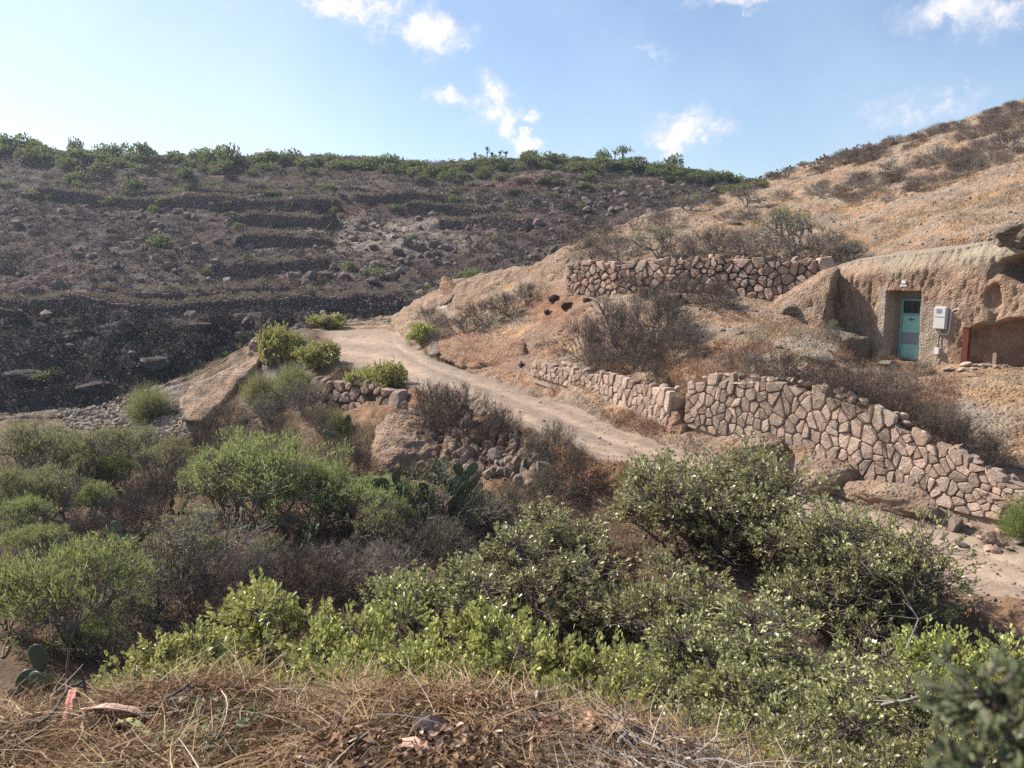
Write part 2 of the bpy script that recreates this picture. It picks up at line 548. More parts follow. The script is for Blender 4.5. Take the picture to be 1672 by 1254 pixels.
F0 = None
LINES = [
    # 0 near edge of the trampled bank the photographer stands on
    ([(-900, F0, .35, -1.75), (2500, F0, .35, -1.75)], 10),
    # 1 front of heap
    ([(-900, F0, 1.9, -1.78), (0, F0, 1.9, -1.74), (836, F0, 1.9, -1.70), (1300, F0, 1.9, -1.82), (1672, F0, 1.9, -2.1), (2500, F0, 1.9, -2.3)], 16),
    # 2 crest of heap
    ([(-900, F0, 3.0, -2.0), (-100, 1165, 3.1), (0, 1160, 3.1), (90, 1150, 3.1), (180, 1118, 3.1), (260, 1112, 3.1), (400, 1118, 3.1), (540, 1135, 3.05), (650, 1142, 3.0),
      (760, 1130, 3.0), (850, 1150, 3.0), (930, 1172, 3.0), (1060, 1200, 2.9), (1180, 1245, 2.8), (1330, 1310, 2.7), (1672, F0, 2.8, -2.75), (2500, F0, 3, -3.0)], 46),
    # 3 foot of heap slope
    ([(-900, F0, 4.6, -3.2), (0, F0, 4.6, -3.2), (836, F0, 4.4, -3.4), (1672, F0, 4.3, -3.6), (2500, F0, 4.3, -3.6)], 30),
    # 4 gully floor
    ([(-900, F0, 8, -3.9), (0, F0, 8, -3.95), (150, F0, 8, -4.3), (500, F0, 7.5, -4.6), (1100, F0, 7, -4.5), (1672, F0, 6.6, -4.4), (2500, F0, 6.6, -4.3)], 30),
    # 5
    ([(-900, F0, 20, -5.6), (0, F0, 20, -5.6), (300, F0, 18, -5.4), (520, F0, 16, -5.1), (700, F0, 14.5, -4.95), (860, F0, 13.2, -4.8), (1000, F0, 12.5, -4.7),
      (1300, F0, 10.8, -4.6), (1672, F0, 8.6, -4.45), (2500, F0, 7.8, -4.4)], 44),
    # 6 foot of the road bank
    ([(-900, 730, 28), (0, 722, 28), (150, 712, 28), (300, 712, 27.0), (420, 690, 25), (520, 700, 22), (610, 765, 18.6), (700, 775, 18), (790, 788, 16.6), (870, 795, 15.9), (930, 800, 15.0),
      (1000, F0, 14.4, -4.5), (1300, F0, 11.4, -4.4), (1672, F0, 9.0, -4.4), (2500, F0, 8.1, -4.4)], 40),
    # 7 valley-side edge of the road / crest of left rock
    ([(-900, 705, 33), (0, 700, 33), (150, 690, 32), (250, 655, 31), (300, 640, 31), (420, 590, 31), (510, 575, 31.5), (545, 592, 28.8), (600, 612, 26), (660, 628, 23.6), (700, 640, 21.6), (780, 670, 19.3), (860, 702, 17.4),
      (930, 732, 16.2), (990, 762, 15.2), (1300, 860, 12.3), (1540, 955, 10.4), (1672, 985, 9.8), (2500, F0, 8.4, -4.35)], 34),
    # 8 hill-side edge of the road
    ([(-900, 700, 34), (0, 694, 34), (150, 684, 33), (300, 632, 32.6), (420, 570, 33), (500, 540, 38), (530, 537, 40), (640, 536, 40), (664, 560, 34), (700, 582, 30), (780, 612, 26.2), (870, 645, 23.5), (1000, 700, 19.5),
      (1100, 735, 17.6), (1300, 803, 15.0), (1500, 855, 13.4), (1672, 890, 12.2), (2500, F0, 9.2, -4.35)], 34),
    # 9 foot of retaining walls (top of loose soil bank)
    ([(-900, 698, 34.4), (0, 693, 34.4), (150, 683, 33.5), (300, 631, 33), (420, 569, 33.6), (500, 539, 38.6), (530, 536, 40.6), (640, 533, 40.8), (664, 548, 35.5), (700, 572, 31), (780, 592, 27.6), (870, 610, 24.9),
      (1000, 655, 20.9), (1090, 688, 18.9), (1200, 706, 17.5), (1300, 740, 16.1), (1450, 790, 14.7), (1640, 847, 13.3), (1700, 860, 12.8), (2500, F0, 9.8, -4.3)], 12),
    # 10 top of retaining walls
    ([(-900, 697, 34.8), (0, 692, 34.8), (150, 682, 34), (300, 630, 33.4), (420, 568, 34), (500, 538, 39.2), (530, 535, 41.2), (640, 530, 41.4), (664, 540, 36.2), (700, 560, 31.8), (780, 580, 28.3), (870, 594, 25.4),
      (1000, 622, 21.4), (1085, 641, 19.5), (1103, 655, 19.2), (1122, 628, 18.9), (1280, 634, 16.9), (1400, 670, 15.6), (1500, 722, 14.7), (1600, 775, 13.9), (1672, 806, 13.4), (1720, 820, 13.1), (2500, F0, 10.4, -3.3)], 50),
    # 11 mid slope / yard
    ([(-900, 696, 35.2), (0, 691, 35.2), (150, 681, 34.4), (300, 629, 33.8), (420, 567, 34.3), (500, 537, 39.8), (530, 534, 41.8), (640, 526, 41.9), (700, 535, 33.5), (780, 545, 31), (870, 552, 28.4),
      (940, 566, 26.5), (1000, 575, 24.8), (1090, 590, 22.3), (1180, 598, 20.6), (1280, 598, 19.6), (1400, 610, 18.8), (1500, 632, 18.2), (1600, 628, 17.4), (1672, 640, 16.6), (1720, 650, 16), (2500, F0, 12, -2.5)], 56),
    # 12 foot of upper wall / back of the yard
    ([(-900, 695, 35.6), (0, 690, 35.6), (150, 680, 34.8), (300, 628, 34.2), (420, 566, 34.6), (500, 537, 40.2), (530, 534, 42.2), (640, 523, 42.2), (700, 500, 38.5), (740, 490, 37), (800, 480, 35), (870, 472, 33), (930, 456, 31),
      (1100, 462, 28), (1230, 478, 26), (1330, 500, 25), (1372, 520, 24.8), (1400, 582, 25.2), (1440, F0, 24.8, -2.46), (1560, F0, 23.1, -2.45), (1672, F0, 21.9, -2.4), (1760, F0, 21, -2.4), (2500, F0, 16, -2.3)], 12),
    # 13 top of upper wall / hill above the facade
    ([(-900, 694, 36), (0, 689, 36), (150, 679, 35.2), (300, 627, 34.6), (420, 565, 35), (500, 536, 40.8), (530, 533, 42.6), (640, 521, 42.6), (700, 488, 39.3), (740, 468, 38), (800, 452, 36), (870, 439, 34.0), (930, 424, 31.8),
      (1100, 424, 28.8), (1230, 424, 26.8), (1330, 428, 26), (1372, 434, 25.8), (1400, 428, 26.0), (1440, 416, 25.6), (1560, 392, 23.9), (1672, 370, 22.8), (1760, 350, 22), (2500, F0, 17, 1.6)], 60),
    # 14 mid slope of the upper hill
    ([(-900, 693, 36.4), (0, 688, 36.4), (150, 678, 35.6), (300, 626, 35), (420, 564, 35.3), (500, 535, 41.4), (530, 532, 43), (640, 520, 43), (700, 487, 39.6), (740, 466, 38.4), (800, 451, 36.5), (870, 438, 34.6), (930, 412, 33),
      (1100, 372, 38), (1280, 345, 38), (1400, 325, 37), (1560, 290, 35), (1672, 262, 33), (1900, 200, 31), (2500, F0, 27, 5)], 80),
    # 15 skyline of the right hill
    ([(-900, 692, 36.8), (0, 687, 36.8), (150, 677, 36), (300, 625, 35.4), (420, 563, 35.8), (500, 534, 42), (530, 531, 43.4), (640, 519, 43.4), (700, 486, 40), (740, 464, 38.8), (800, 450, 37), (870, 437, 35.2), (930, 404, 34),
      (1000, 372, 41), (1150, 334, 50), (1240, 296, 60), (1300, 274, 61), (1400, 245, 58), (1500, 216, 55), (1560, 200, 53), (1672, 160, 50), (1900, 80, 48), (2500, F0, 40, 12)], 14),
    # 16 behind the skyline
    ([(-900, F0, 42, -12), (0, F0, 42, -12), (300, F0, 41, -11), (520, F0, 47, -9), (740, F0, 46, -8), (900, F0, 46, -6), (1000, F0, 52, -2), (1150, F0, 60, 0), (1245, F0, 70, 4), (1400, F0, 75, 7), (1672, F0, 75, 10), (2500, F0, 60, 9)], 14),
    # 17 foot of the far hill
    ([(-900, F0, 57, -13.0), (0, F0, 57, -12.5), (300, F0, 58, -11.5), (520, F0, 60, -9.5), (740, F0, 60, -8.5), (900, F0, 60, -6.5), (1000, F0, 66, -3), (1150, F0, 80, 1.5), (1245, F0, 92, 6), (1400, F0, 100, 9), (1672, F0, 100, 9), (2500, F0, 100, 9)], 34),
    # 18 top of the dark cliff band / first terrace
    ([(-900, 525, 68), (0, 525, 68), (200, 528, 68), (400, 532, 68), (520, 532, 68), (640, 525, 68), (740, 510, 69), (860, 470, 70), (940, 430, 74), (1100, 375, 88), (1245, 325, 102), (1400, F0, 110, 9), (2500, F0, 110, 9)], 46),
    # 19
    ([(-900, 440, 86), (0, 440, 86), (200, 442, 86), (520, 442, 86), (740, 430, 86), (860, 410, 86), (940, 392, 88), (1100, 345, 98), (1245, 312, 110), (1400, F0, 116, 9), (2500, F0, 116, 9)], 66),
    # 20
    ([(-900, 345, 106), (0, 345, 106), (200, 350, 106), (520, 352, 106), (740, 350, 106), (860, 340, 106), (940, 328, 108), (1100, 308, 112), (1245, 302, 118), (1400, F0, 122, 9), (2500, F0, 122, 9)], 66),
    # 21 ridge
    ([(-900, 205, 138), (-300, 212, 138), (0, 226, 138), (100, 244, 138), (200, 252, 138), (330, 250, 138), (600, 256, 136), (700, 262, 134), (830, 256, 132), (1000, 258, 130), (1100, 272, 128), (1180, 284, 126), (1245, 298, 124), (1400, F0, 128, 10), (2500, F0, 128, 10)], 14),
    # 22 beyond
    ([(-900, F0, 175, 14), (0, F0, 175, 14), (1245, F0, 160, 8), (2500, F0, 160, 6)], 8),
    ([(-900, F0, 330, 4), (2500, F0, 330, 4)], 0),
]

# columns: dense inside the view, coarser outside it
tin = np.linspace(-.80, .80, 700)
tout = .80 + np.cumsum(np.linspace(.004, .035, 30))
TT = np.concatenate([-tout[::-1], tin, tout])
NC = len(TT)
PL = []
for ks, n in LINES:
    T, Y, Z = knots(ks)
    PL.append((np.interp(TT, T, Y), np.interp(TT, T, Z)))
rowsY, rowsZ, rowseg = [], [], []
for i, (ks, n) in enumerate(LINES[:-1]):
    (Y0, Z0), (Y1, Z1) = PL[i], PL[i + 1]
    for j in range(n):
        s = j / n
        rowsY.append(Y0 * (1 - s) + Y1 * s)
        rowsZ.append(Z0 * (1 - s) + Z1 * s)
        rowseg.append(i + s)
rowsY.append(PL[-1][0])
rowsZ.append(PL[-1][1])
rowseg.append(len(LINES) - 1.0)
GY = np.array(rowsY)
GZ = np.array(rowsZ)
SEG = np.array(rowseg)
NR = len(GY)
GY = np.maximum.accumulate(GY + np.arange(NR)[:, None] * 1e-4, axis=0)
# soften the creases except at the built walls
keep = ((SEG >= 8.95) & (SEG <= 10.05)) | ((SEG >= 11.95) & (SEG <= 13.05))
GX = GY * TT[None, :]
for it in range(5):
    Zs = GZ.copy()
    # Y-aware smoothing along the row direction
    Ym, Yp = GY[:-2], GY[2:]
    w = (GY[1:-1] - Ym) / np.maximum(Yp - Ym, 1e-6)
    lin = GZ[:-2] * (1 - w) + GZ[2:] * w
    Zs[1:-1] = GZ[1:-1] * .4 + lin * .6
    Zs[keep] = GZ[keep]
    GZ = Zs
for it in range(3):
    GZ[:, 1:-1] = GZ[:, 1:-1] * .5 + (GZ[:, :-2] + GZ[:, 2:]) * .25


def height_base(x, y):
    t = x / y
    j = np.clip(np.searchsorted(TT, t) - 1, 0, NC - 2)
    f = (t - TT[j]) / (TT[j + 1] - TT[j])
    a = np.interp(y, GY[:, j], GZ[:, j])
    b = np.interp(y, GY[:, j + 1], GZ[:, j + 1])
    return a * (1 - f) + b * f


# far terraces: wall tops given along the view, heights in metres
TERR = [
    # (list of (u, v) of wall top, height, shelf width, label)
    ([(-120, 512), (0, 510), (170, 509), (300, 511), (430, 508), (560, 505), (650, 505)], 2.0, 4.5, 'longest low terrace wall across the foot of the far hill'),
    ([(160, 487), (300, 486), (400, 483), (468, 484)], 1.1, 3.5, 'short dark terrace wall just above the longest one'),
    ([(345, 443), (420, 441), (530, 441)], 2.2, 3.5, 'tall square-ended terrace wall with a straight left edge, mid far hill'),
    ([(395, 400), (470, 398), (540, 399)], 1.5, 2.6, 'weathered terrace wall half hidden by scrub below the pale spur'),
    ([(378, 370), (450, 369), (545, 371)], 2.0, 2.6, 'dark terrace wall meeting the diagonal path of the pale spur'),
    ([(60, 322), (150, 326), (250, 337), (350, 343), (440, 343), (545, 343)], 1.9, 4.0, 'long sloping upper terrace wall with pale grass along its top'),
    ([(190, 320), (330, 322), (440, 326)], .8, 2.2, 'low uppermost terrace line below the green shrubs'),
    ([(580, 332), (640, 332), (720, 336)], 1.5, 3.0, 'reddish terrace wall at the head of the pale spur'),
    ([(665, 346), (730, 347), (795, 352)], 1.6, 3.0, 'terrace wall right of the pale spur, upper of three'),
    ([(715, 366), (790, 370), (860, 376)], 1.5, 3.0, 'terrace wall right of the pale spur, lower and darker'),
    ([(600, 500), (680, 503), (735, 497)], 1.2, 3.0, 'brown terrace wall directly behind the top of the dirt road'),
]
fh = SEG >= 17.0
terr_lines = []
S_all = GZ / GY
for (uv, h, w, lab) in TERR:
    pts = []
    for k in range(len(uv) - 1):
        for q in range(8):
            f = q / 8
            pts.append((uv[k][0] * (1 - f) + uv[k + 1][0] * f, uv[k][1] * (1 - f) + uv[k + 1][1] * f))
    pts.append(uv[-1])
    tw, yw = [], []
    i0 = int(np.argmax(SEG >= 17.0))
    for (u, v) in pts:
        d = raydir(u, v)
        t, s = d[0] / d[1], d[2] / d[1]
        j = int(np.clip(np.searchsorted(TT, t), 0, NC - 1))
        col = S_all[i0:, j]
        hit = int(np.argmax(col >= s))
        if hit == 0:
            hit = 1
        a, b_ = col[hit - 1], col[hit]
        f = (s - a) / max(b_ - a, 1e-9)
        tw.append(t)
        yw.append(GY[i0 + hit - 1, j] * (1 - f) + GY[i0 + hit, j] * f)
    terr_lines.append((np.array(tw), np.array(yw), h, w, lab))
for (tw, yw, h, w, lab) in terr_lines:
    Yw = np.interp(TT, tw, yw)
    ends = sstep(tw[0] - .012, tw[0], TT) * (1 - sstep(tw[-1], tw[-1] + .012, TT))
    d = GY - Yw[None, :]
    ramp = np.clip(d / w, -1, 1)
    saw = np.where(d > 0, 1 - ramp, -1 - ramp) * .5
    edge = np.clip(d / .3, -1, 1)
    saw = np.where(np.abs(d) < .3, edge * .5 * (1 - .3 / w), saw)
    GZ = GZ + np.where(fh[:, None], saw * h * .75 * ends[None, :], 0)

# ---- natural relief
X, Y = GX, GY
segc = SEG[:, None] + np.zeros_like(X)


def band(a, b, e=.3):
    return sstep(a - e, a + e, segc) * (1 - sstep(b - e, b + e, segc))


troad = (520 - 836) / FPX
road_m = sstep(troad - .01, troad + .02, TT)[None, :] * band(7.0, 8.0, .12)
far_m = sstep(16.8, 17.6, segc)
ridge_fade = 1 - .75 * sstep(20.6, 21.2, segc)
hill_m = band(10.1, 15.3, .25)
nf1 = fbm(X, Y, 0, 11, 4, 3)
nf2 = fbm(X, Y, 0, 3.2, 5, 9, .6, True)
nh1 = fbm(X + .6 * Y, Y * .9, 0, 4.5, 4, 21)
nh2 = fbm(X * 1.0 + Y * .4, (Y - X * .2) * 1.9, GZ * 1.2, 1.5, 5, 33, .6, True)
ng1 = fbm(X, Y, 0, 2.2, 5, 41, .55)
relief = far_m * ridge_fade * (nf1 * 1.1 + nf2 * .62)
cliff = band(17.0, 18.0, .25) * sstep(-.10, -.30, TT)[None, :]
relief += cliff * (fbm(X, Y, GZ * 2, 6, 4, 77, .6, True) * 2.0)
relief += hill_m * (1 - far_m) * (nh1 * .22 + nh2 * .27) * (.6 + .5 * sstep(22, 40, Y))
relief += (1 - hill_m) * (1 - far_m) * (1 - road_m) * ng1 * np.clip(Y / 40, .10, .45)
_fr = np.clip(segc - 7, 0, 1)
_wb = fbm(X, Y, 0, 3.0, 3, 181) * .10
relief += road_m * (fbm(X, Y, 0, 1.5, 3, 51) * .05 + fbm(X, Y, 0, .35, 3, 53) * .015 - .05 * (np.exp(-((_fr - .30 + _wb) / .10) ** 2) + np.exp(-((_fr - .68 + _wb) / .10) ** 2)))
relief += band(5.9, 7.0, .1) * sstep(troad, troad + .05, TT)[None, :] * fbm(X, Y, GZ, 1.3, 4, 61, .6, True) * .22
wallkeep = band(8.95, 10.0, .08) + band(12.0, 13.0, .05)
relief += (1 - sstep(troad - .03, troad, TT))[None, :] * band(6.2, 15.0, .4) * (fbm(X, Y, GZ, 1.8, 5, 67, .6, True) * .30 + fbm(X, Y, 0, 5, 3, 69) * .35)
relief *= (1 - .85 * np.clip(wallkeep, 0, 1))
relief *= sstep(3.4, 5.0, Y) * .9 + .1
# long ruts and the crumbly bank along the road
GZ = GZ + relief
# the straw heap surface
heap = band(.6, 2.6, .5)
GZ = GZ + heap * (fbm(X, Y, 0, .55, 4, 91) * .10 + fbm(X, Y, 0, .2, 3, 93) * .05)


def terrain(x, y):
    """height of the land at world x, y (arrays ok)"""
    x = np.atleast_1d(np.asarray(x, float))
    y = np.atleast_1d(np.asarray(y, float))
    out = np.zeros(len(x))
    for k in range(len(x)):
        t = x[k] / y[k]
        j = int(np.clip(np.searchsorted(TT, t) - 1, 0, NC - 2))
        f = min(max((t - TT[j]) / (TT[j + 1] - TT[j]), 0), 1)
        out[k] = np.interp(y[k], GY[:, j], GZ[:, j]) * (1 - f) + np.interp(y[k], GY[:, j + 1], GZ[:, j + 1]) * f
    return out


SLOPE = GZ / GY
HMAX = np.maximum.accumulate(SLOPE, axis=0)


def hit(u, v, ymin=3.2):
    """land point seen through picture point (u, v)"""
    d = raydir(u, v)
    t, s = d[0] / d[1], d[2] / d[1]
    j = int(np.clip(np.searchsorted(TT, t), 0, NC - 1))
    ok = (SLOPE[:, j] >= s) & (GY[:, j] > ymin)
    i = int(np.argmax(ok))
    if not ok[i]:
        i = int(np.argmax(SLOPE[:, j]))
    i = max(i, 1)
    a, b_ = SLOPE[i - 1, j], SLOPE[i, j]
    f = min(max((s - a) / max(b_ - a, 1e-9), 0), 1)
    yy = GY[i - 1, j] * (1 - f) + GY[i, j] * f
    return (t * yy, yy, GZ[i - 1, j] * (1 - f) + GZ[i, j] * f)


# ---- colour of the land (albedo of soils and rock, world space)
def lerp(a, b, f):
    return a * (1 - f[..., None]) + b * f[..., None]


C = lambda *c: np.array(c, float)
soil = C(.335, .205, .125)
tan = C(.42, .268, .156)
grey = C(.27, .235, .195)
red = C(.30, .155, .095)
ochre = C(.46, .25, .085)
roadc = C(.37, .272, .20)
darks = C(.080, .064, .060)
farc = C(.092, .064, .053)
pale = C(.30, .255, .21)
dry = C(.30, .25, .15)
m1 = fbm(X, Y, GZ, 6, 4, 101)
m2 = fbm(X, Y, GZ, 1.4, 5, 111, .6)
m3 = fbm(X, Y, GZ, 3.0, 4, 121, .55)
col = np.zeros(X.shape + (3,)) + soil * .72
# valley floor: brown soil littered with dry matter, darkened to carry the gully's shade
col = lerp(col * .7, C(.12, .088, .062) + 0 * col, sstep(-.3, .4, m2) * .8)
# hillside
hc = lerp(soil + 0 * col, tan + 0 * col, sstep(-.4, .35, m3))
hc = lerp(hc, grey + 0 * col, sstep(.1, .45, nh2 * .7 + m2 * .5) * .6)
hc = lerp(hc, C(.20, .15, .11) + 0 * col, sstep(.15, .5, -nh2 + m3 * .3) * .55)
hc = lerp(hc, red + 0 * col, sstep(.22, .5, m1 - m2 * .3) * .55)
col = lerp(col, hc, np.clip(hill_m + band(8.2, 10.2, .1), 0, 1) * (1 - far_m))
# red earth under the upper wall and round the small hollows


def blob(u, v, ru, rv, amt=1.0):
    """patch of another soil round the land point seen at (u, v)"""
    x, y, z = hit(u, v)
    sx = ru * y / FPX
    sy = max(rv * y / FPX * 3.0, .5)
    sz = rv * y / FPX
    r = np.sqrt(((X - x) / sx) ** 2 + np.minimum(((Y - y) / sy) ** 2, 99) * .5 + ((GZ - z) / max(sz, .1)) ** 2 * .6)
    return np.clip(1.25 - r + m2 * .55, 0, 1) * amt


for a in [(900, 500, 60, 30, .9), (800, 590, 90, 35, .55), (960, 530, 80, 30, .5), (1300, 510, 40, 20, .5), (660, 640, 45, 12, .9), (700, 645, 30, 10, .7)]:
    col = lerp(col, red * 1.05 + 0 * col, blob(*a))
for a in [(1400, 335, 40, 9, .9), (1550, 300, 30, 8, .8), (1500, 306, 30, 6, .7), (1210, 370, 50, 12, .5), (1610, 320, 60, 10, .4), (1640, 640, 70, 60, .75), (1600, 600, 40, 14, .6), (1655, 610, 40, 18, .8)]:
    col = lerp(col, ochre * C(.92, 1.05, 1.5) + 0 * col, blob(*a) * (1.0 if a[1] < 400 else .55))
for a in [(1560, 665, 60, 22, .9), (1480, 640, 50, 18, .7), (1150, 470, 60, 14, .7), (1100, 480, 50, 12, .6), (930, 600, 50, 14, .8), (1340, 560, 60, 30, .6)]:
    col = lerp(col, grey * 1.1 + 0 * col, blob(*a))
rk = sstep(troad - .01, troad + .03, TT)[None, :] * band(6.9, 8.35, .14)
rc = lerp(roadc + 0 * col, C(.32, .25, .19) + 0 * col, sstep(-.2, .5, fbm(X, Y, 0, 1.1, 4, 131, .6)))
rc = lerp(rc, C(.33, .25, .18) + 0 * col, sstep(.25, .5, fbm(X, Y, 0, .5, 3, 171, .6)) * .5)
fr = np.clip(segc - 7, 0, 1)
wob = fbm(X, Y, 0, 3.0, 3, 181) * .10
rut = np.exp(-((fr - .30 + wob) / .10) ** 2) + np.exp(-((fr - .68 + wob) / .10) ** 2)
rc = rc * (0.86 + .22 * np.clip(rut, 0, 1))[..., None]
gv = sstep(.12, .5, fbm(X, Y, 0, .35, 3, 183, .6) + (1 - np.clip(rut, 0, 1)) * .15)
rc = lerp(rc, C(.24, .185, .14) + 0 * col, gv * .55)
col = lerp(col, rc, rk)
# bank between road and gully
bk = sstep(troad - .01, troad + .05, TT)[None, :] * band(5.6, 6.95, .1)
col = lerp(col, lerp(soil * .72 + 0 * col, red * .85 + 0 * col, sstep(-.1, .5, m3) * .7), bk)
# left outcrop crest: pale tuff
lt = (1 - sstep(troad - .03, troad, TT))[None, :] * band(6.2, 15.6, .5)
col = lerp(col, lerp(pale * .8 + 0 * col, C(.21, .15, .105) + 0 * col, sstep(-.35, .25, m3)), lt)
# ravine and far hill
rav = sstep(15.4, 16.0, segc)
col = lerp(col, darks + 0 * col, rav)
fc = lerp(farc + 0 * col, C(.105, .068, .055) + 0 * col, sstep(-.3, .3, nf1 + m3 * .4))
fc = lerp(fc, C(.21, .18, .155) + 0 * col, sstep(.35, .62, nf2 * .8 + m3 * .3) * .4)
fc = lerp(fc, C(.06, .05, .05) + 0 * col, sstep(.0, .5, m1) * .5)
col = lerp(col, fc, far_m)
col = lerp(col, C(.068, .056, .050) + 0 * col, cliff * .9)  # overhang shade put into the cliff band's colour, next line too
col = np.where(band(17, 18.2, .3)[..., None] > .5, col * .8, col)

# the heap itself: ground darkened so gaps in the straw read as shaded hollows
hp_m = band(.0, 2.9, .3)
col = lerp(col, lerp(C(.055, .040, .028) + 0 * col, C(.13, .088, .055) + 0 * col, sstep(-.2, .4, fbm(X, Y, 0, .3, 4, 191, .6))), hp_m)
for a in [(640, 375, 110, 26, .95), (600, 395, 100, 22, .8), (720, 400, 90, 20, .5), (560, 360, 40, 10, .6), (470, 430, 60, 12, .35), (700, 460, 80, 14, .35), (250, 470, 120, 8, .5),
          (520, 470, 60, 8, .4), (900, 285, 160, 10, .35), (600, 300, 60, 14, .3)]:
    col = lerp(col, C(.33, .265, .21) + 0 * col, blob(*a) * far_m)
for a in [(560, 350, 30, 8, .8), (600, 340, 60, 6, .5), (860, 300, 120, 16, .5), (690, 350, 60, 6, .6), (520, 262, 40, 6, .5)]:
    col = lerp(col, C(.21, .105, .07) + 0 * col, blob(*a) * far_m)

M_ground = ground_mat('earth_of_the_gully', .7, 8.0)
M_hill = ground_mat('crumbly_tuff', .9, 6.0, .5, .3, .4)
M_road = ground_mat('trodden_dirt', .35, 14.0, .2, .22, .22)
M_far = ground_mat('far_hill_rock', 1.0, 1.6, .6, .35, .6)


def submesh(name, r0, r1, c0, c1, mat, kind='structure'):
    """rows r0..r1 and columns c0..c1 of the land as an object of its own"""
    rr, cc = np.meshgrid(np.arange(r0, r1 + 1), np.arange(c0, c1 + 1), indexing='ij')
    V = np.stack([GX[rr, cc], GY[rr, cc], GZ[rr, cc]], -1).reshape(-1, 3)
    n1, n2 = r1 - r0 + 1, c1 - c0 + 1
    a = (np.arange(n1 - 1)[:, None] * n2 + np.arange(n2 - 1)[None, :]).ravel()
    F = np.stack([a, a + 1, a + n2 + 1, a + n2], 1)
    me = mesh_np(name, V, [F], [mat], None, True, col[rr, cc].reshape(-1, 3))
    o = link(name, me)
    tag(o, kind=kind)
    return o


def row_at(s):
    return int(np.argmax(SEG >= s - 1e-6))


cr = int(np.searchsorted(TT, troad))
rG, rRd, rRe, rRv, rF = row_at(0), row_at(7), row_at(8), row_at(15), row_at(16.6)
gnd = submesh('ground', 0, rRd, 0, NC - 1, M_ground)
tag(gnd, 'brown earth floor of the gully between the viewer and the dirt road')
road = submesh('dirt_road', rRd, rRe, cr, NC - 1, M_road)
tag(road, 'pale dirt road climbing from lower right to the flat spot at centre')
lip = submesh('rocky_lip', rRd, rF, 0, cr, M_hill)
tag(lip, 'pale rock shoulder left of the road where the ground drops away')
hs_ = submesh('hillside', rRe, rF, cr, NC - 1, M_hill)
tag(hs_, 'sunlit tan hillside rising to the right above the road')
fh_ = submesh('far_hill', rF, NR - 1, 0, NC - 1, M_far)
tag(fh_, 'dark terraced hill across the ravine')

# ================================================================ stone walls


def clip_poly(poly, px, py, nx, ny):
    out = []
    n = len(poly)
    for i in range(n):
        a, b = poly[i], poly[(i + 1) % n]
        da = (a[0] - px) * nx + (a[1] - py) * ny
        db = (b[0] - px) * nx + (b[1] - py) * ny
        if da <= 0:
            out.append(a)
        if (da < 0 < db) or (db < 0 < da):
            f = da / (da - db)
            out.append((a[0] + (b[0] - a[0]) * f, a[1] + (b[1] - a[1]) * f))
    return out


def voronoi_cells(Lm, Hm, size, aspect=1.25, jit=1.0, seed=1):
    rs = random.Random(seed)
    seeds = []
    ny = max(1, round(Hm / size))
    nx = max(1, round(Lm / (size * aspect)))
    for j in range(ny):
        for i in range(nx):
            if rs.random() < .22:
                continue
            if rs.random() < .12:
                seeds.append(((i + .2 + .6 * rs.random()) * Lm / nx, (j + .3 + .4 * rs.random()) * Hm / ny))
            x = (i + .5 + (.5 if j % 2 else 0) + (rs.random() - .5) * jit) * Lm / nx
            y = (j + .5 + (rs.random() - .5) * jit) * Hm / ny
            if 0 < x < Lm and 0 < y < Hm:
                seeds.append((x, y))
    S = np.array(seeds)
    cells = []
    for k, (x, y) in enumerate(seeds):
        p = [(0, 0), (Lm, 0), (Lm, Hm), (0, Hm)]
        d = np.hypot(S[:, 0] - x, S[:, 1] - y)
        for q in np.argsort(d)[1:26]:
            if d[q] > size * aspect * 3.6:
                break
            mx, my = (S[q, 0] + x) / 2, (S[q, 1] + y) / 2
            p = clip_poly(p, mx, my, S[q, 0] - x, S[q, 1] - y)
            if len(p) < 3:
                break
        if len(p) >= 3:
            cells.append(p)
    return cells


class WallPath:
    """wall face running through base points; each is (x, y, zbase, ztop); n = outward side"""

    def __init__(s, pts, lean=0.12):
        s.p = np.array(pts, float)
        d = np.hypot(np.diff(s.p[:, 0]), np.diff(s.p[:, 1]))
        s.s = np.concatenate([[0], np.cumsum(d)])
        s.L = s.s[-1]
        s.H = float(np.mean(s.p[:, 3] - s.p[:, 2]))
        s.lean = lean

    def at(s, u, v, d):
        """u metres along, v metres of mean height, d outward"""
        x = np.interp(u, s.s, s.p[:, 0])
        y = np.interp(u, s.s, s.p[:, 1])
        zb = np.interp(u, s.s, s.p[:, 2])
        zt = np.interp(u, s.s, s.p[:, 3])
        k = int(np.clip(np.searchsorted(s.s, u) - 1, 0, len(s.s) - 2))
        tx, ty = s.p[k + 1, 0] - s.p[k, 0], s.p[k + 1, 1] - s.p[k, 1]
        l = math.hypot(tx, ty)
        nx, ny = ty / l, -tx / l          # right-hand side of the path direction = towards the viewer
        hh = (zt - zb) * v / s.H
        o = d - s.lean * hh
        return (x + nx * o, y + ny * o, zb + hh)


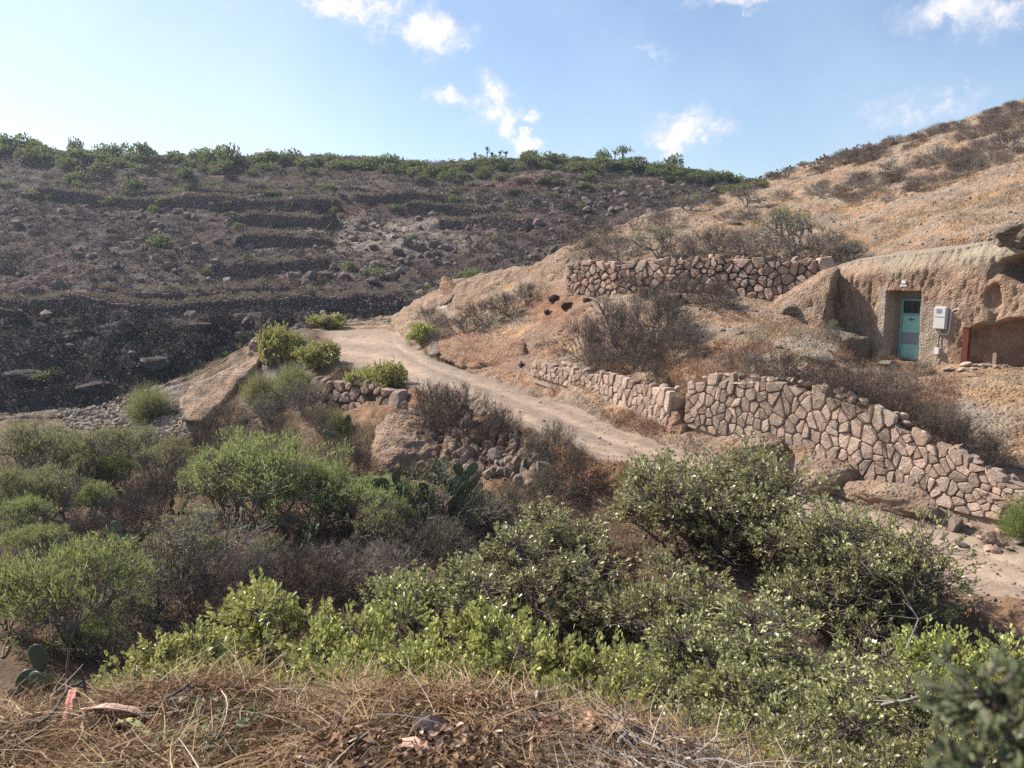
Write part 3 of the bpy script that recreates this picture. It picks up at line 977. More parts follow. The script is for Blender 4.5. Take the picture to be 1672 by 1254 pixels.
def stone_from_cell(wp, poly, gap, bulge, depth, rs, ragged=0.0, cut=.2):
    cx = sum(a[0] for a in poly) / len(poly)
    cy = sum(a[1] for a in poly) / len(poly)
    r = sum(math.hypot(a[0] - cx, a[1] - cy) for a in poly) / len(poly)
    # cut the corners
    q = []
    n = len(poly)
    for i in range(n):
        a, b = poly[i], poly[(i + 1) % n]
        if math.hypot(b[0] - a[0], b[1] - a[1]) < r * .3:
            q.append(((a[0] + b[0]) / 2, (a[1] + b[1]) / 2))
            continue
        for f in (cut + rs.random() * .08, 1 - cut - rs.random() * .08):
            q.append((a[0] + (b[0] - a[0]) * f, a[1] + (b[1] - a[1]) * f))
    gap = gap * rs.choice((.35, .7, 1.0, 1.6))
    sh = max(.55, 1 - gap / max(r, .01))
    off = bulge * (.6 + rs.random() * .8)
    tilt = ((rs.random() - .5) * .8 * bulge / max(r, .01), (rs.random() - .5) * .8 * bulge / max(r, .01))
    V = []
    m = len(q)
    top = ragged * (rs.random() - .4)
    for ring, (k, dd) in enumerate(((sh, -depth), (sh, off * .35), (sh * .82, off * .95))):
        for (a, b) in q:
            jx, jy = (rs.random() - .5) * r * .10, (rs.random() - .5) * r * .10
            x = cx + (a - cx) * k + (jx if ring == 2 else 0)
            y = cy + (b - cy) * k + (jy if ring == 2 else 0)
            if ragged and b > wp.H - .02:
                y += top
            d = dd + ((x - cx) * tilt[0] + (y - cy) * tilt[1] if ring else 0) + (rs.random() - .5) * bulge * .35 * (ring > 0)
            V.append(wp.at(min(max(x, 0.001), wp.L - .001), y, d))
    V.append(wp.at(min(max(cx, 0.001), wp.L - .001), cy, off * 1.05))
    F4 = []
    for ring in (0, 1):
        for i in range(m):
            j = (i + 1) % m
            F4.append((ring * m + i, ring * m + j, (ring + 1) * m + j, (ring + 1) * m + i))
    F3 = [(2 * m + i, 2 * m + (i + 1) % m, 3 * m) for i in range(m)]
    return V, F4, F3


def build_wall(name, pts, size, label, mats, core_mat, gap=.022, bulge=.06, depth=.14, aspect=1.25, seed=1, lean=.12, ragged=.1, joined=False, thick=.5, cat='wall', group=None, core_in=.05, skip=0.0, cut=.2, coping=0):
    wp = WallPath(pts, lean)
    rs = random.Random(seed)
    cells = voronoi_cells(wp.L, wp.H, size, aspect, 1.1, seed)
    # core of the wall behind the stones: a real thickness, slightly recessed joints
    n = max(3, int(wp.L / .5))
    V = []
    for i in range(n + 1):
        u = min(max(wp.L * i / n, .001), wp.L - .001)
        for (v, d) in ((-.35, -core_in), (wp.H * .45, -core_in), (wp.H * .88, -core_in - .01), (wp.H * .78, -thick), (-.35, -thick)):
            V.append(wp.at(u, v, d))
    F = []
    for i in range(n):
        for k in range(4):
            a = i * 5 + k
            F.append((a, a + 1, a + 6, a + 5))
    me = mesh_np(name, V, [np.array(F), np.array([(0, 1, 2, 3, 4), (n * 5 + 4, n * 5 + 3, n * 5 + 2, n * 5 + 1, n * 5)])], [core_mat], None, False)
    root = link(name, me)
    tag(root, label, cat, group)
    acc = MB() if joined else None
    for ci, poly in enumerate(cells):
        if skip and rs.random() < skip:
            continue
        V, F4, F3 = stone_from_cell(wp, poly, gap, bulge, depth, rs, ragged, cut)
        if joined:
            V = np.array(V)
            k0 = acc.n
            acc.V.append(V)
            acc.F.setdefault((4, 0), []).append(np.array(F4) + k0)
            acc.F.setdefault((3, 0), []).append(np.array(F3) + k0)
            acc.n += len(V)
        else:
            c = np.mean(V, axis=0)
            me = mesh_np('stone', np.array(V) - c, [np.array(F4), np.array(F3)], [mats], None, False)
            link('stone', me, root, loc=c)
    if coping:
        for i in range(coping):
            u = rs.uniform(.1, wp.L - .1)
            c = wp.at(u, wp.H + rs.uniform(-.02, .05), -rs.uniform(.05, .35))
            s = rs.uniform(.07, .17)
            link('coping_stone', COPE[i % len(COPE)], root, c, (rs.random(), rs.random(), rs.random() * 6), (s * 1.3, s, s * .7))
    if joined:
        o = link('stones', acc.mesh('stones', [mats]), root)
        o['kind'] = 'stuff'
    return root


M_stone_new = stone_mat('pink_masonry', (.48, .335, .25), (.41, .315, .245), (.31, .22, .155), 5.5, 1.0, .6, (.40, .34, .27))
M_stone_old = stone_mat('old_masonry', (.38, .255, .19), (.27, .21, .17), (.36, .19, .12), 4.0, .7, .6, (.22, .21, .18))
M_stone_rub = stone_mat('rubble_stone', (.28, .195, .145), (.19, .16, .135), (.28, .17, .12), 4.0, .7, .6, (.24, .22, .19))
M_stone_far = stone_mat('dark_basalt', (.185, .13, .105), (.135, .105, .09), (.21, .145, .11), 1.2, .6, .5, (.15, .14, .13))
M_mortar = plain_mat('earth_mortar', (.35, .26, .195), .95, 0, .5, (.13, .09, .065), 3.0)
M_core_dark = plain_mat('dark_core', (.12, .09, .07), .95, 0, .3, (.04, .035, .03))

PALE = {}


def tinted(me, mat, seed=0):
    """earth and rock tints for boulders that share the hill's stone"""
    if isinstance(mat, tuple):
        n = len(me.vertices)
        co = np.zeros(n * 3, dtype=np.float32)
        me.vertices.foreach_get('co', co)
        V = co.reshape(-1, 3).astype(float)
        sc = max(np.ptp(V[:, 0]), np.ptp(V[:, 2]), .01) / 2
        f = fbm(V[:, 0] / sc + seed, V[:, 1] / sc, V[:, 2] / sc * 1.6, .7, 4, seed + 9, .6)
        f2 = fbm(V[:, 0] / sc + seed, V[:, 1] / sc, V[:, 2] / sc * 3, .25, 3, seed + 19, .6)
        a, b, c = (np.array(k, float) for k in mat[1])
        cc = a + (b - a) * sstep(-.3, .3, f)[:, None]
        cc = cc + (c - cc) * (sstep(.1, .4, f2) * .7)[:, None]
        ca = me.color_attributes.new('tint', 'FLOAT_COLOR', 'POINT')
        c4 = np.ones((n, 4), dtype=np.float32)
        c4[:, :3] = cc
        ca.data.foreach_set('color', c4.ravel())
        me.materials.append(mat[0])
    else:
        me.materials.append(mat)


def rock_mesh(name, seed, sub=3, amp=.28, flat=.0, mat=None, stretch=(1, 1, 1), facet=6, cut=.78):
    bm = bmesh.new()
    bmesh.ops.create_icosphere(bm, subdivisions=sub, radius=1.0)
    V = np.array([v.co for v in bm.verts])
    rr = np.random.default_rng(seed)
    for _ in range(facet):
        n = rr.normal(size=3)
        n /= np.linalg.norm(n)
        d = V @ n
        c = cut + rr.random() * .2 - .08
        V = V - np.maximum(d - c, 0)[:, None] * n * .85
    o = rr.random(3) * 50
    disp = fbm(V[:, 0] + o[0], V[:, 1] + o[1], V[:, 2] + o[2], .9, 4, seed, .55)
    V = V * (1 + amp * disp)[:, None] * np.array(stretch)
    if flat:
        V[:, 2] = np.where(V[:, 2] < -flat, -flat, V[:, 2])
    for v, c in zip(bm.verts, V):
        v.co = c
    if sub >= 4:
        V = np.array([v.co for v in bm.verts])
        e1 = fbm(V[:, 0] * 3 + o[0], V[:, 1] * 3, V[:, 2] * 4, .8, 4, seed + 3, .6, True) * .05 + fbm(V[:, 0] * 9, V[:, 1] * 9 + o[1], V[:, 2] * 9, .9, 3, seed + 4, .6) * .022
        for v, c in zip(bm.verts, V * (1 + e1)[:, None]):
            v.co = c
    me = bpy.data.meshes.new(name)
    bm.to_mesh(me)
    bm.free()
    for p in me.polygons:
        p.use_smooth = sub >= 4
    tinted(me, mat, seed)
    return me


COPE = [rock_mesh('coping_stone', 660 + i, 2, .15, 0, M_stone_old if i % 3 == 0 else M_stone_new, (1, .85, .7), 14, .55) for i in range(6)]
# retaining walls by the road
def pts_from(base, top):
    out = []
    for (u, v, Y, v2) in base:
        d = raydir(u, v)
        x, y, z = at(u, v, Y)
        z2 = raydir(u, v2)[2] / raydir(u, v2)[1] * Y
        out.append((x, y, z, z2))
    return out


def seat(pts):
    """let the foot of a wall follow the ground in front of it"""
    out = []
    for (x, y, zb, zt) in pts:
        zg = float(terrain(x * (1 - .25 / y), y - .25)[0])
        out.append((x, y, min(zb, zg - .08), zt))
    return out


w2 = pts_from([(1117, 694, 18.25, 624), (1160, 708, 17.7, 617), (1220, 722, 17.05, 621), (1280, 744, 16.4, 627), (1340, 764, 15.8, 643), (1400, 786, 15.15, 663), (1450, 802, 14.7, 690), (1500, 816, 14.25, 716),
               (1545, 830, 13.85, 742), (1590, 841, 13.45, 764), (1640, 851, 13.0, 788), (1690, 863, 12.6, 810), (1760, 880, 12.0, 836)], None)
build_wall('retaining_wall', w2, .157, 'long pale pink stone retaining wall below the yard of the cave house, widest of the walls', M_stone_new, M_mortar, gap=.009, bulge=.05, seed=5, lean=.10, ragged=.2, core_in=.022, thick=.7, aspect=1.3, cut=.09, coping=58)
w1 = pts_from([(868, 612, 24.45, 592), (900, 622, 23.5, 597), (940, 636, 22.4, 604), (985, 655, 21.1, 613), (1030, 674, 20.0, 624), (1062, 688, 19.2, 634), (1090, 700, 18.5, 642)], None)
build_wall('retaining_wall', w1, .165, 'shorter pink stone retaining wall left of the eroded gap with the drain hole', M_stone_new, M_mortar, gap=.009, bulge=.05, seed=8, lean=.10, ragged=.16, core_in=.022, thick=.6, aspect=1.2, cut=.09, coping=26)
# old dry-stone wall above
w3 = seat(pts_from([(924, 452, 30.0, 431), (965, 452, 29.2, 427), (1010, 454, 28.4, 431), (1060, 456, 27.6, 425), (1110, 460, 26.9, 424), (1160, 464, 26.3, 420), (1215, 468, 25.7, 424), (1270, 470, 25.1, 422), (1330, 468, 24.6, 426), (1362, 452, 24.4, 424)], None))
build_wall('dry_stone_wall', w3, .205, 'old reddish dry-stone wall of rough boulders holding the shrubs on the upper slope', M_stone_old, M_core_dark, gap=.013, bulge=.10, depth=.25, cut=.12, seed=12, lean=.12, ragged=.22, thick=.7, core_in=.14, aspect=1.35, coping=40)
# dry wall left of the road under the yellow-green bush
w4 = seat(pts_from([(505, 664, 25.0, 618), (540, 668, 24.3, 618), (580, 672, 23.6, 622), (620, 676, 22.8, 628), (655, 680, 22.0, 640)], None))
build_wall('dry_stone_wall', w4, .30, 'small broken dry-stone wall under the yellow-green bush at the road bend', M_stone_rub, M_core_dark, gap=.04, bulge=.13, depth=.2, seed=14, lean=.2, ragged=.25, thick=.8, core_in=.12, aspect=1.2, skip=.06)

# terrace walls of the far hill
for q, (tw, yw, h, w, lab) in enumerate(terr_lines):
    pts = []
    for t, y in zip(tw[::2], yw[::2]):
        yy = y - .42
        zb = float(terrain(t * yy, yy)[0])
        zt = float(terrain(t * (y + .5), y + .5)[0])
        pts.append((t * (yy - .12), yy - .12, zb - .3, max(zt + .05, zb + h * .5)))
    build_wall('terrace_wall', pts, .29, lab, M_stone_far, M_core_dark, gap=.05, bulge=.14, depth=.2, seed=30 + q, lean=.08, ragged=.3, joined=True, thick=.7, core_in=.1, aspect=1.4, group='dry-stone terrace walls on the far hill')
# ================================================================ cave house
D0 = np.array(at(1474, 590, 22.0))
TV = np.array([.6, -.8, 0.0])
NV = np.array([-.8, -.6, 0.0])
ZG = float(D0[2])
ZB = -.50 - ZG            # head of the opening above the sill (1.96 m)


def FP(s, h, d=0.0):
    """point on the facade: s along to the right, h above the sill, d outward"""
    return np.array([D0[0], D0[1], ZG]) + TV * s + NV * d + np.array([0, 0, h])


OP0, OP1, OPH = -.62, .40, 1.98
REC = .60
s_lines = np.unique(np.round(np.concatenate([np.arange(-3.0, 6.6, .035), [OP0 - .012, OP0 + .012, OP1 - .012, OP1 + .012]]), 4))
h_lines = np.unique(np.round(np.concatenate([np.arange(-.5, 2.9, .035), [OPH - .012, OPH + .012]]), 4))
top_extra = np.cumsum(np.linspace(.05, .16, 26))      # over the brow, back into the hill
Sg, Hg = np.meshgrid(s_lines, h_lines, indexing='ij')


def facade_top(s):
    return np.interp(s, [-3, -2.2, -1.2, 0, 1.2, 2.2, 3.3, 6.5], [2.55, 2.85, 2.98, 3.08, 3.2, 3.45, 3.6, 3.6])


top = facade_top(Sg)
hh = Hg / 2.9 * top
P3 = FP(0, 0)[None, None] + TV * Sg[..., None] + np.array([0, 0, 1.0]) * hh[..., None]
n_big = fbm(Sg, hh, 0, 1.3, 3, 301)
n_mid = fbm(Sg * 1.0, hh * .75, 0, .34, 4, 311, .6)
n_pit = fbm(Sg * 1.5, hh * .55, 0, .12, 3, 321, .6)
plaster = sstep(.36, .46, Sg) * (1 - sstep(1.1, 1.45, Sg + n_mid * .15)) * (1 - sstep(1.5, 1.9, hh + n_mid * .3))
plaster = np.maximum(plaster, (1 - sstep(.12, .26, np.abs(Sg - OP0 + .06))) * (1 - sstep(2.0, 2.2, hh)))
rough = 1 - .75 * plaster
dep = n_big * .10 + n_mid * .045 * rough - np.maximum(n_pit, 0) * .10 * rough
# upper brow rounding
dep -= sstep(.80, 1.0, Hg / 2.9) ** 1.5 * .45
# lower cave at the right, sloping roof, and smaller hollow above it
roof = np.interp(Sg, [1.5, 1.75, 2.4, 3.0, 3.6, 6.5], [.2, 1.02, 1.22, 1.3, 1.5, 1.7]) + n_mid * .08
cave = sstep(1.62, 1.80, Sg + n_mid * .06) * (1 - sstep(roof - .12, roof + .1, hh))
dep -= cave * (.25 + .75 * sstep(2.1, 3.4, Sg)) * (1.0 + .2 * n_mid)
bay = (1 - sstep(.3, 1.0, np.hypot((Sg - 2.2) / .22, (hh - 1.95) / .75) + n_mid * .9 + n_big * .4))
dep -= bay * .16
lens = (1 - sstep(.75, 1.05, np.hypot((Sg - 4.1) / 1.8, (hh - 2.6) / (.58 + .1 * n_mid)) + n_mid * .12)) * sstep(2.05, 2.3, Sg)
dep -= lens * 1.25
brow = sstep(1.9, 2.6, Sg) * (1 - sstep(.0, .28, np.abs(hh - 3.3))) * .14
dep += brow
# the doorway cut
inn = ((Sg > OP0) & (Sg < OP1) & (hh < OPH + n_mid * .03))
dep = np.where(inn, -REC, dep)
# left side runs into the rock nose
dep += (1 - sstep(-3.0, -2.2, Sg)) * .25
P3 = P3 + NV * dep[..., None]
ns, nh = Sg.shape
# extra rows over the brow
ext = []
for k, q in enumerate(top_extra):
    rise = (q - .05) * .13 - (.9 if k == len(top_extra) - 1 else 0) - .05 * (q > 2)
    base = P3[:, -1]
    nn = fbm(s_lines, np.full(ns, q), 0, .5, 3, 331) * .05 * (1 if k > 2 else .4)
    ext.append(base - NV * q + np.array([0, 0, 1.0]) * (rise + nn)[:, None])
PX = np.concatenate([P3, np.stack(ext, 1)], 1)
nh2_ = PX.shape[1]
ii = np.arange(ns * nh2_).reshape(ns, nh2_)
Fq = np.stack([ii[:-1, :-1].ravel(), ii[1:, :-1].ravel(), ii[1:, 1:].ravel(), ii[:-1, 1:].ravel()], 1)
V = PX.reshape(-1, 3)
nn1 = fbm(V[:, 0], V[:, 1], V[:, 2], .9, 4, 341, .6)
nn2 = fbm(V[:, 0], V[:, 1], V[:, 2], .25, 3, 351, .6)
hv = (V[:, 2] - ZG)
fcol = lerp(C(.37, .25, .17) + 0 * V, C(.31, .195, .13) + 0 * V, sstep(-.3, .3, nn1))
fcol = lerp(fcol, C(.33, .27, .20) + 0 * V, sstep(2.3, 3.1, hv + nn1 * .5))
pl = np.concatenate([plaster, np.zeros((ns, nh2_ - nh))], 1).ravel()
fcol = lerp(fcol, C(.42, .35, .28) + 0 * V, pl * (.7 + .3 * nn2))
stk = np.concatenate([sstep(.1, .45, fbm(Sg * 3.2, hh * .35, 0, .5, 3, 361)) * (1 - .5 * plaster), np.zeros((ns, nh2_ - nh))], 1).ravel()
fcol = lerp(fcol, C(.22, .165, .125) + 0 * V, stk * .5)
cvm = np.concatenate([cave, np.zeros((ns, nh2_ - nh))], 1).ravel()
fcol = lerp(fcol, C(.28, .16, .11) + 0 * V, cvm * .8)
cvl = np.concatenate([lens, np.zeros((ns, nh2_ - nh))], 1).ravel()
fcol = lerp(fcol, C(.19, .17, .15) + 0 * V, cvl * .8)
Mfac = ground_mat('tuff_facade', .65, 9.0, .7, .22, .22)
house = link('cave_house', None)
house.location = D0
tag(house, 'cave house cut into the tuff hillside, with a pink-brown rock front and a green door', 'cave house')
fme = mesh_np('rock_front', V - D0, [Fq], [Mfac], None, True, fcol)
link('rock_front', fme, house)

def boxes(name, blist, mat, parent, bevel=.004, origin=None):
    """one mesh of boxes given on the facade frame (s0,s1,h0,h1,d0,d1)"""
    bm = bmesh.new()
    for (s0, s1, h0, h1, d0, d1) in blist:
        vs = []
        for d in (d0, d1):
            for (s, h) in ((s0, h0), (s1, h0), (s1, h1), (s0, h1)):
                vs.append(bm.verts.new(FP(s, h, d) - (origin if origin is not None else 0)))
        for f in ((0, 1, 2, 3), (7, 6, 5, 4), (0, 4, 5, 1), (1, 5, 6, 2), (2, 6, 7, 3), (3, 7, 4, 0)):
            bm.faces.new([vs[i] for i in f])
    bmesh.ops.recalc_face_normals(bm, faces=bm.faces)
    if bevel:
        bmesh.ops.bevel(bm, geom=bm.edges[:], offset=bevel, segments=2, affect='EDGES')
    me = bpy.data.meshes.new(name)
    bm.to_mesh(me)
    bm.free()
    me.materials.append(mat)
    return link(name, me, parent)


Mteal = plain_mat('teal_paint', (.25, .53, .46), .45, 0, .22, (.25, .33, .28), 5)
Mframe = plain_mat('teal_frame', (.15, .36, .31), .5, 0, .3, (.2, .16, .12), 12)
Mplate = plain_mat('grey_blue_plate', (.25, .26, .31), .55, .2, .3, (.17, .14, .13), 7)
Mdark = plain_mat('dark_glass', (.015, .02, .025), .15, 0, 0)
Mblk = plain_mat('black_iron', (.03, .03, .03), .5, .4, .1)
Mbox = plain_mat('grey_plastic', (.60, .57, .54), .5, 0, .12, (.35, .3, .26), 8)
Mwhite = plain_mat('white_tile', (.68, .65, .6), .6, 0, .15, (.4, .35, .3), 14)
Mrust = plain_mat('rusty_steel', (.14, .045, .025), .85, .1, .4, (.06, .03, .02), 10)
DI = -REC
dl, dr = -.40, .36
door = boxes('door', [(dl + .06, dr - .05, .04, 1.30, DI + .03, DI + .07)], Mteal, house, .004, D0)
boxes('frame', [(dl, dl + .06, .0, 1.78, DI + .005, DI + .10), (dr - .05, dr, .0, 1.78, DI + .005, DI + .10), (dl + .06, dr - .05, 1.72, 1.78, DI + .005, DI + .098), (dl + .06, dr - .05, 1.30, 1.36, DI + .005, DI + .096)], Mframe, door, .003, D0)
boxes('glass', [(dl + .06, dr - .05, 1.36, 1.72, DI + .02, DI + .035)], Mdark, door, 0, D0)
boxes('glazing_bar', [(dl + .52, dl + .55, 1.36, 1.72, DI + .037, DI + .07)], Mframe, door, .002, D0)
for g in (.2, .36):
    boxes('window_bar', [(dl + g, dl + g + .012, 1.36, 1.72, DI + .037, DI + .05)], Mblk, door, 0, D0)
boxes('metal_plate', [(dl + .065, dr - .22, .46, .80, DI + .072, DI + .078)], Mplate, door, .002, D0)
boxes('bolt', [(dl + .22, dl + .42, 1.175, 1.19, DI + .072, DI + .09), (dl + .30, dl + .315, 1.13, 1.24, DI + .091, DI + .105)], Mblk, door, .002, D0)
boxes('keyhole_plate', [(dr - .12, dr - .08, .92, 1.0, DI + .072, DI + .08)], Mblk, door, .001, D0)
boxes('door_kick', [(dl + .06, dr - .05, .0, .04, DI + .02, DI + .06)], Mframe, door, .002, D0)
boxes('back_wall', [(OP0, OP1, -.1, 2.05, DI - .02, DI + .004)], plain_mat('lime_render', (.30, .25, .20), .95, 0, .4, (.2, .15, .11)), house, 0, D0)

# meter box, things fixed on the wall
def wallthing(name, label, cat, s, h, d):
    e = link(name, None)
    e.location = FP(s, h, d)
    tag(e, label, cat)
    return e


def tube_path(name, pts, r, mat, parent, sides=6, origin=None):
    mb = MB()
    pts = [np.array(p, float) - (origin if origin is not None else 0) for p in pts]
    mb.prisms(pts[:-1], pts[1:], r, r, sides)
    return link(name, mb.mesh(name, [mat], True), parent)


wd = .06
e = wallthing('meter_box', 'pale grey electricity meter box on the rock front right of the green door', 'meter box', 1.02, 1.12, wd)
oo = np.array(e.location)
boxes('housing', [(.82, 1.16, .98, 1.60, -.05, .14)], Mbox, e, .02, oo)
boxes('lid', [(.84, 1.14, 1.32, 1.58, .142, .16)], Mbox, e, .008, oo)
boxes('window', [(.90, 1.04, 1.42, 1.54, .161, .166)], Mplate, e, .002, oo)
boxes('lower_cover', [(.84, 1.14, 1.0, 1.30, .142, .165)], Mbox, e, .01, oo)
arc = [FP(.98, .98, .06), FP(.985, .90, .06), FP(1.05, .84, .06), FP(1.16, .84, .06), FP(1.22, .9, .06), FP(1.235, 1.2, .05), FP(1.24, 1.46, .05), FP(1.30, 1.53, .04), FP(1.42, 1.55, .03), FP(1.5, 1.5, .03), FP(1.5, 1.4, .02), FP(1.46, 1.33, 0)]
tube_path('conduit', arc, .018, Mbox, e, 6, oo)
tube_path('cable', [FP(.98, .9, .05), FP(.97, .7, .04), FP(.96, .45, .03)], .012, Mblk, e, 5, oo)
e = wallthing('junction_box', 'small white junction box low on the wall, below the meter box', 'junction box', .93, .35, .02)
boxes('cover', [(.87, 1.0, .28, .46, -.03, .07)], Mwhite, e, .01, np.array(e.location))
tube_path('cable', [FP(.93, .28, .03), FP(.9, .12, .02), FP(.88, -.05, .02)], .01, Mwhite, e, 5, np.array(e.location))
e = wallthing('wall_plaque', 'small chipped white tile above the green door', 'plaque', -.1, 2.2, .03)
boxes('tile', [(-.17, -.04, 2.21, 2.30, -.03, .07), (-.21, -.01, 2.13, 2.19, -.03, .05)], Mwhite, e, .01, np.array(e.location))
e = link('steel_post', None)
e.location = FP(1.85, -.12, .45)
tag(e, 'rusty brown square steel post standing right of the meter box', 'post')
boxes('shaft', [(1.77, 1.93, -.25, 1.08, .38, .52)], Mrust, e, .008, np.array(e.location))
boxes('cap_plate', [(1.755, 1.945, 1.082, 1.10, .37, .53)], Mrust, e, .003, np.array(e.location))
e = link('marker_stake', None)
e.location = FP(2.35, -.1, -.1)
tag(e, 'short pale wooden stake in the mouth of the lower cave', 'stake')
boxes('stake', [(2.30, 2.40, -.2, .42, -.15, -.08)], plain_mat('weathered_wood', (.36, .24, .19), .8, 0, .3), e, .01, np.array(e.location))

# ================================================================ rocks


M_rockbase = ground_mat('weathered_tuff', .95, 7.0, .6, .3, .35)
M_tuff = (M_rockbase, ((.38, .265, .185), (.33, .225, .155), (.30, .25, .19)))
M_tuff_grey = (M_rockbase, ((.28, .225, .175), (.22, .185, .15), (.33, .235, .165)))
M_grubble = stone_mat('grey_rubble', (.27, .225, .18), (.23, .19, .155), (.30, .21, .15), 1.5, .9, .35, (.22, .21, .18))
M_redrock = (M_rockbase, ((.33, .19, .125), (.36, .23, .15), (.28, .17, .12)))
M_bas = stone_mat('grey_boulder', (.20, .17, .15), (.16, .14, .13), (.24, .19, .15), 1.5, .8, .3, (.22, .2, .18))
M_hole = plain_mat('burnt_rock', (.05, .035, .03), .95, 0, .2)  # near-black colour painting the shade inside holes; also two plain dark rocks


def big_rock(u, v, w, h, Y=None, depth=1.0, seed=1, mat=None, label='', cat='rock', rot=0.0, sink=.35, name='rock_outcrop', tilt=0.0, amp=.25, group=None, sub=5, cut=.78):
    """a boulder or outcrop: picture centre of its base (u, v), w and h in metres"""
    if Y is None:
        x, y, z = hit(u, v)
    else:
        x, y, z = at(u, v, Y)
    me = rock_mesh(name, seed, sub, amp, 0, mat, (w / 2, w / 2 * depth, h / 2 / (1 - sink / 2)), 9 if cut > .7 else 22, cut)
    o = link(name, me, None, (x, y, z + h / 2 * (1 - sink)), (0, tilt, rot))
    tag(o, label, cat, group)
    return o


# the rock nose left of the doorway
def wedge(name, pts, label, mat, seed, cat='rock', amp=.10, sub=4, fine=.35):
    """convex rock from outline points, subdivided and roughened"""
    bm = bmesh.new()
    for p in pts:
        bm.verts.new(p)
    bmesh.ops.convex_hull(bm, input=bm.verts[:])
    for v in [v for v in bm.verts if not v.link_faces]:
        bm.verts.remove(v)
    bmesh.ops.triangulate(bm, faces=bm.faces[:])
    for _ in range(sub):
        bmesh.ops.subdivide_edges(bm, edges=bm.edges[:], cuts=1, use_grid_fill=True, smooth=.0)
        bmesh.ops.triangulate(bm, faces=bm.faces[:])
    bmesh.ops.recalc_face_normals(bm, faces=bm.faces)
    for _ in range(2):
        bmesh.ops.smooth_vert(bm, verts=bm.verts[:], factor=.5, use_axis_x=True, use_axis_y=True, use_axis_z=True)
    bm.normal_update()
    V = np.array([v.co for v in bm.verts])
    Nn = np.array([v.normal for v in bm.verts])
    d = fbm(V[:, 0], V[:, 1], V[:, 2] * 1.3, 1.1, 4, seed, .55, False) * amp * 2 + fbm(V[:, 0], V[:, 1], V[:, 2] * 1.5, fine, 5, seed + 5, .62, True) * amp * 1.3
    V = V + Nn * d[:, None]
    c = V.mean(0)
    for v, co in zip(bm.verts, V):
        v.co = co - c
    me = bpy.data.meshes.new(name)
    bm.to_mesh(me)
    bm.free()
    for p in me.polygons:
        p.use_smooth = True
    tinted(me, mat, seed)
    o = link(name, me, None, c)
    tag(o, label, cat)
    return o


wedge('rock_spur', [FP(-2.05, 2.55, .45), FP(-2.35, 2.62, -.3), FP(-3.2, 2.35, -.4), FP(-3.6, 1.8, .6), FP(-2.0, .75, .95), FP(-3.8, .9, 1.3), FP(-2.1, -.4, 1.3), FP(-1.95, -.4, .3), FP(-5.0, .4, 1.2), FP(-5.2, 1.0, 0),
                     FP(-3.4, -.5, 1.6), FP(-5.2, -.6, 1.4), FP(-4.0, -.5, -1.5), FP(-5.6, .5, -1.5), FP(-3.4, 2.0, -1.6)],
      'brown rock spur that shades the wall left of the green door', M_tuff, 401, amp=.09)
wedge('rock_shelf', [FP(-.85, .62, .35), FP(-1.0, .70, 1.0), FP(-1.9, .8, .4), FP(-2.4, .85, 1.5), FP(-3.0, .6, 1.9), FP(-1.3, -.3, 1.5), FP(-.85, -.3, .6), FP(-3.4, -.4, 2.3), FP(-3.3, .5, .5), FP(-1.0, -.3, .1), FP(-3.4, -.4, .2), FP(-2.2, .3, 2.0)],
      'grey layered rock shelf at the foot of the wall left of the door', M_tuff_grey, 402, amp=.07)
wedge('roof_ledge', [FP(2.2, 3.55, 0.13), FP(2.6, 3.85, -0.08), FP(3.6, 3.95, 0.34), FP(4.8, 3.9, 0.40), FP(6.6, 3.8, 0.22), FP(2.1, 3.2, -0.26), FP(6.6, 3.3, -0.44), FP(4.5, 3.4, 0.40), FP(3.2, 3.45, 0.25), FP(6.8, 3.4, 0.16), FP(4, 4.0, -0.74), FP(6.6, 4.0, -0.74)],
      'grey rock ledge overhanging the dark upper hollow at the right edge', M_tuff_grey, 403, amp=.10)

wedge('boulder', [at(616, 730, 18.4), at(620, 700, 19.0), at(636, 680, 19.6), at(660, 676, 19.7), at(690, 692, 19.3), at(704, 714, 18.9), at(720, 747, 18.3), at(706, 768, 17.8), at(650, 784, 17.5), at(618, 777, 17.6), at(640, 700, 21.5), at(700, 700, 21.5), at(650, 740, 17.8)],
      'large tan boulder below the road, left of the fallen stones', M_tuff, 501, 'boulder', amp=.09, fine=.5)
big_rock(1243, 738, 1.5, .42, 16.35, .5, 503, M_tuff, 'dark-ended earth lump against the foot of the pink wall', 'rock', .4, .9, 'rock_outcrop', 0, .3)
big_rock(1357, 790, 1.3, .55, 15.2, .6, 504, M_tuff, 'rounded orange mound of tuff at the foot of the pink wall', 'rock', .4, .7, 'rock_outcrop', 0, .3)
big_rock(1440, 812, 1.9, .34, 14.35, .4, 505, M_tuff, 'low pitted bank of tuff under the right part of the pink wall', 'rock', -.9, 1.0, 'rock_outcrop', 0, .3)
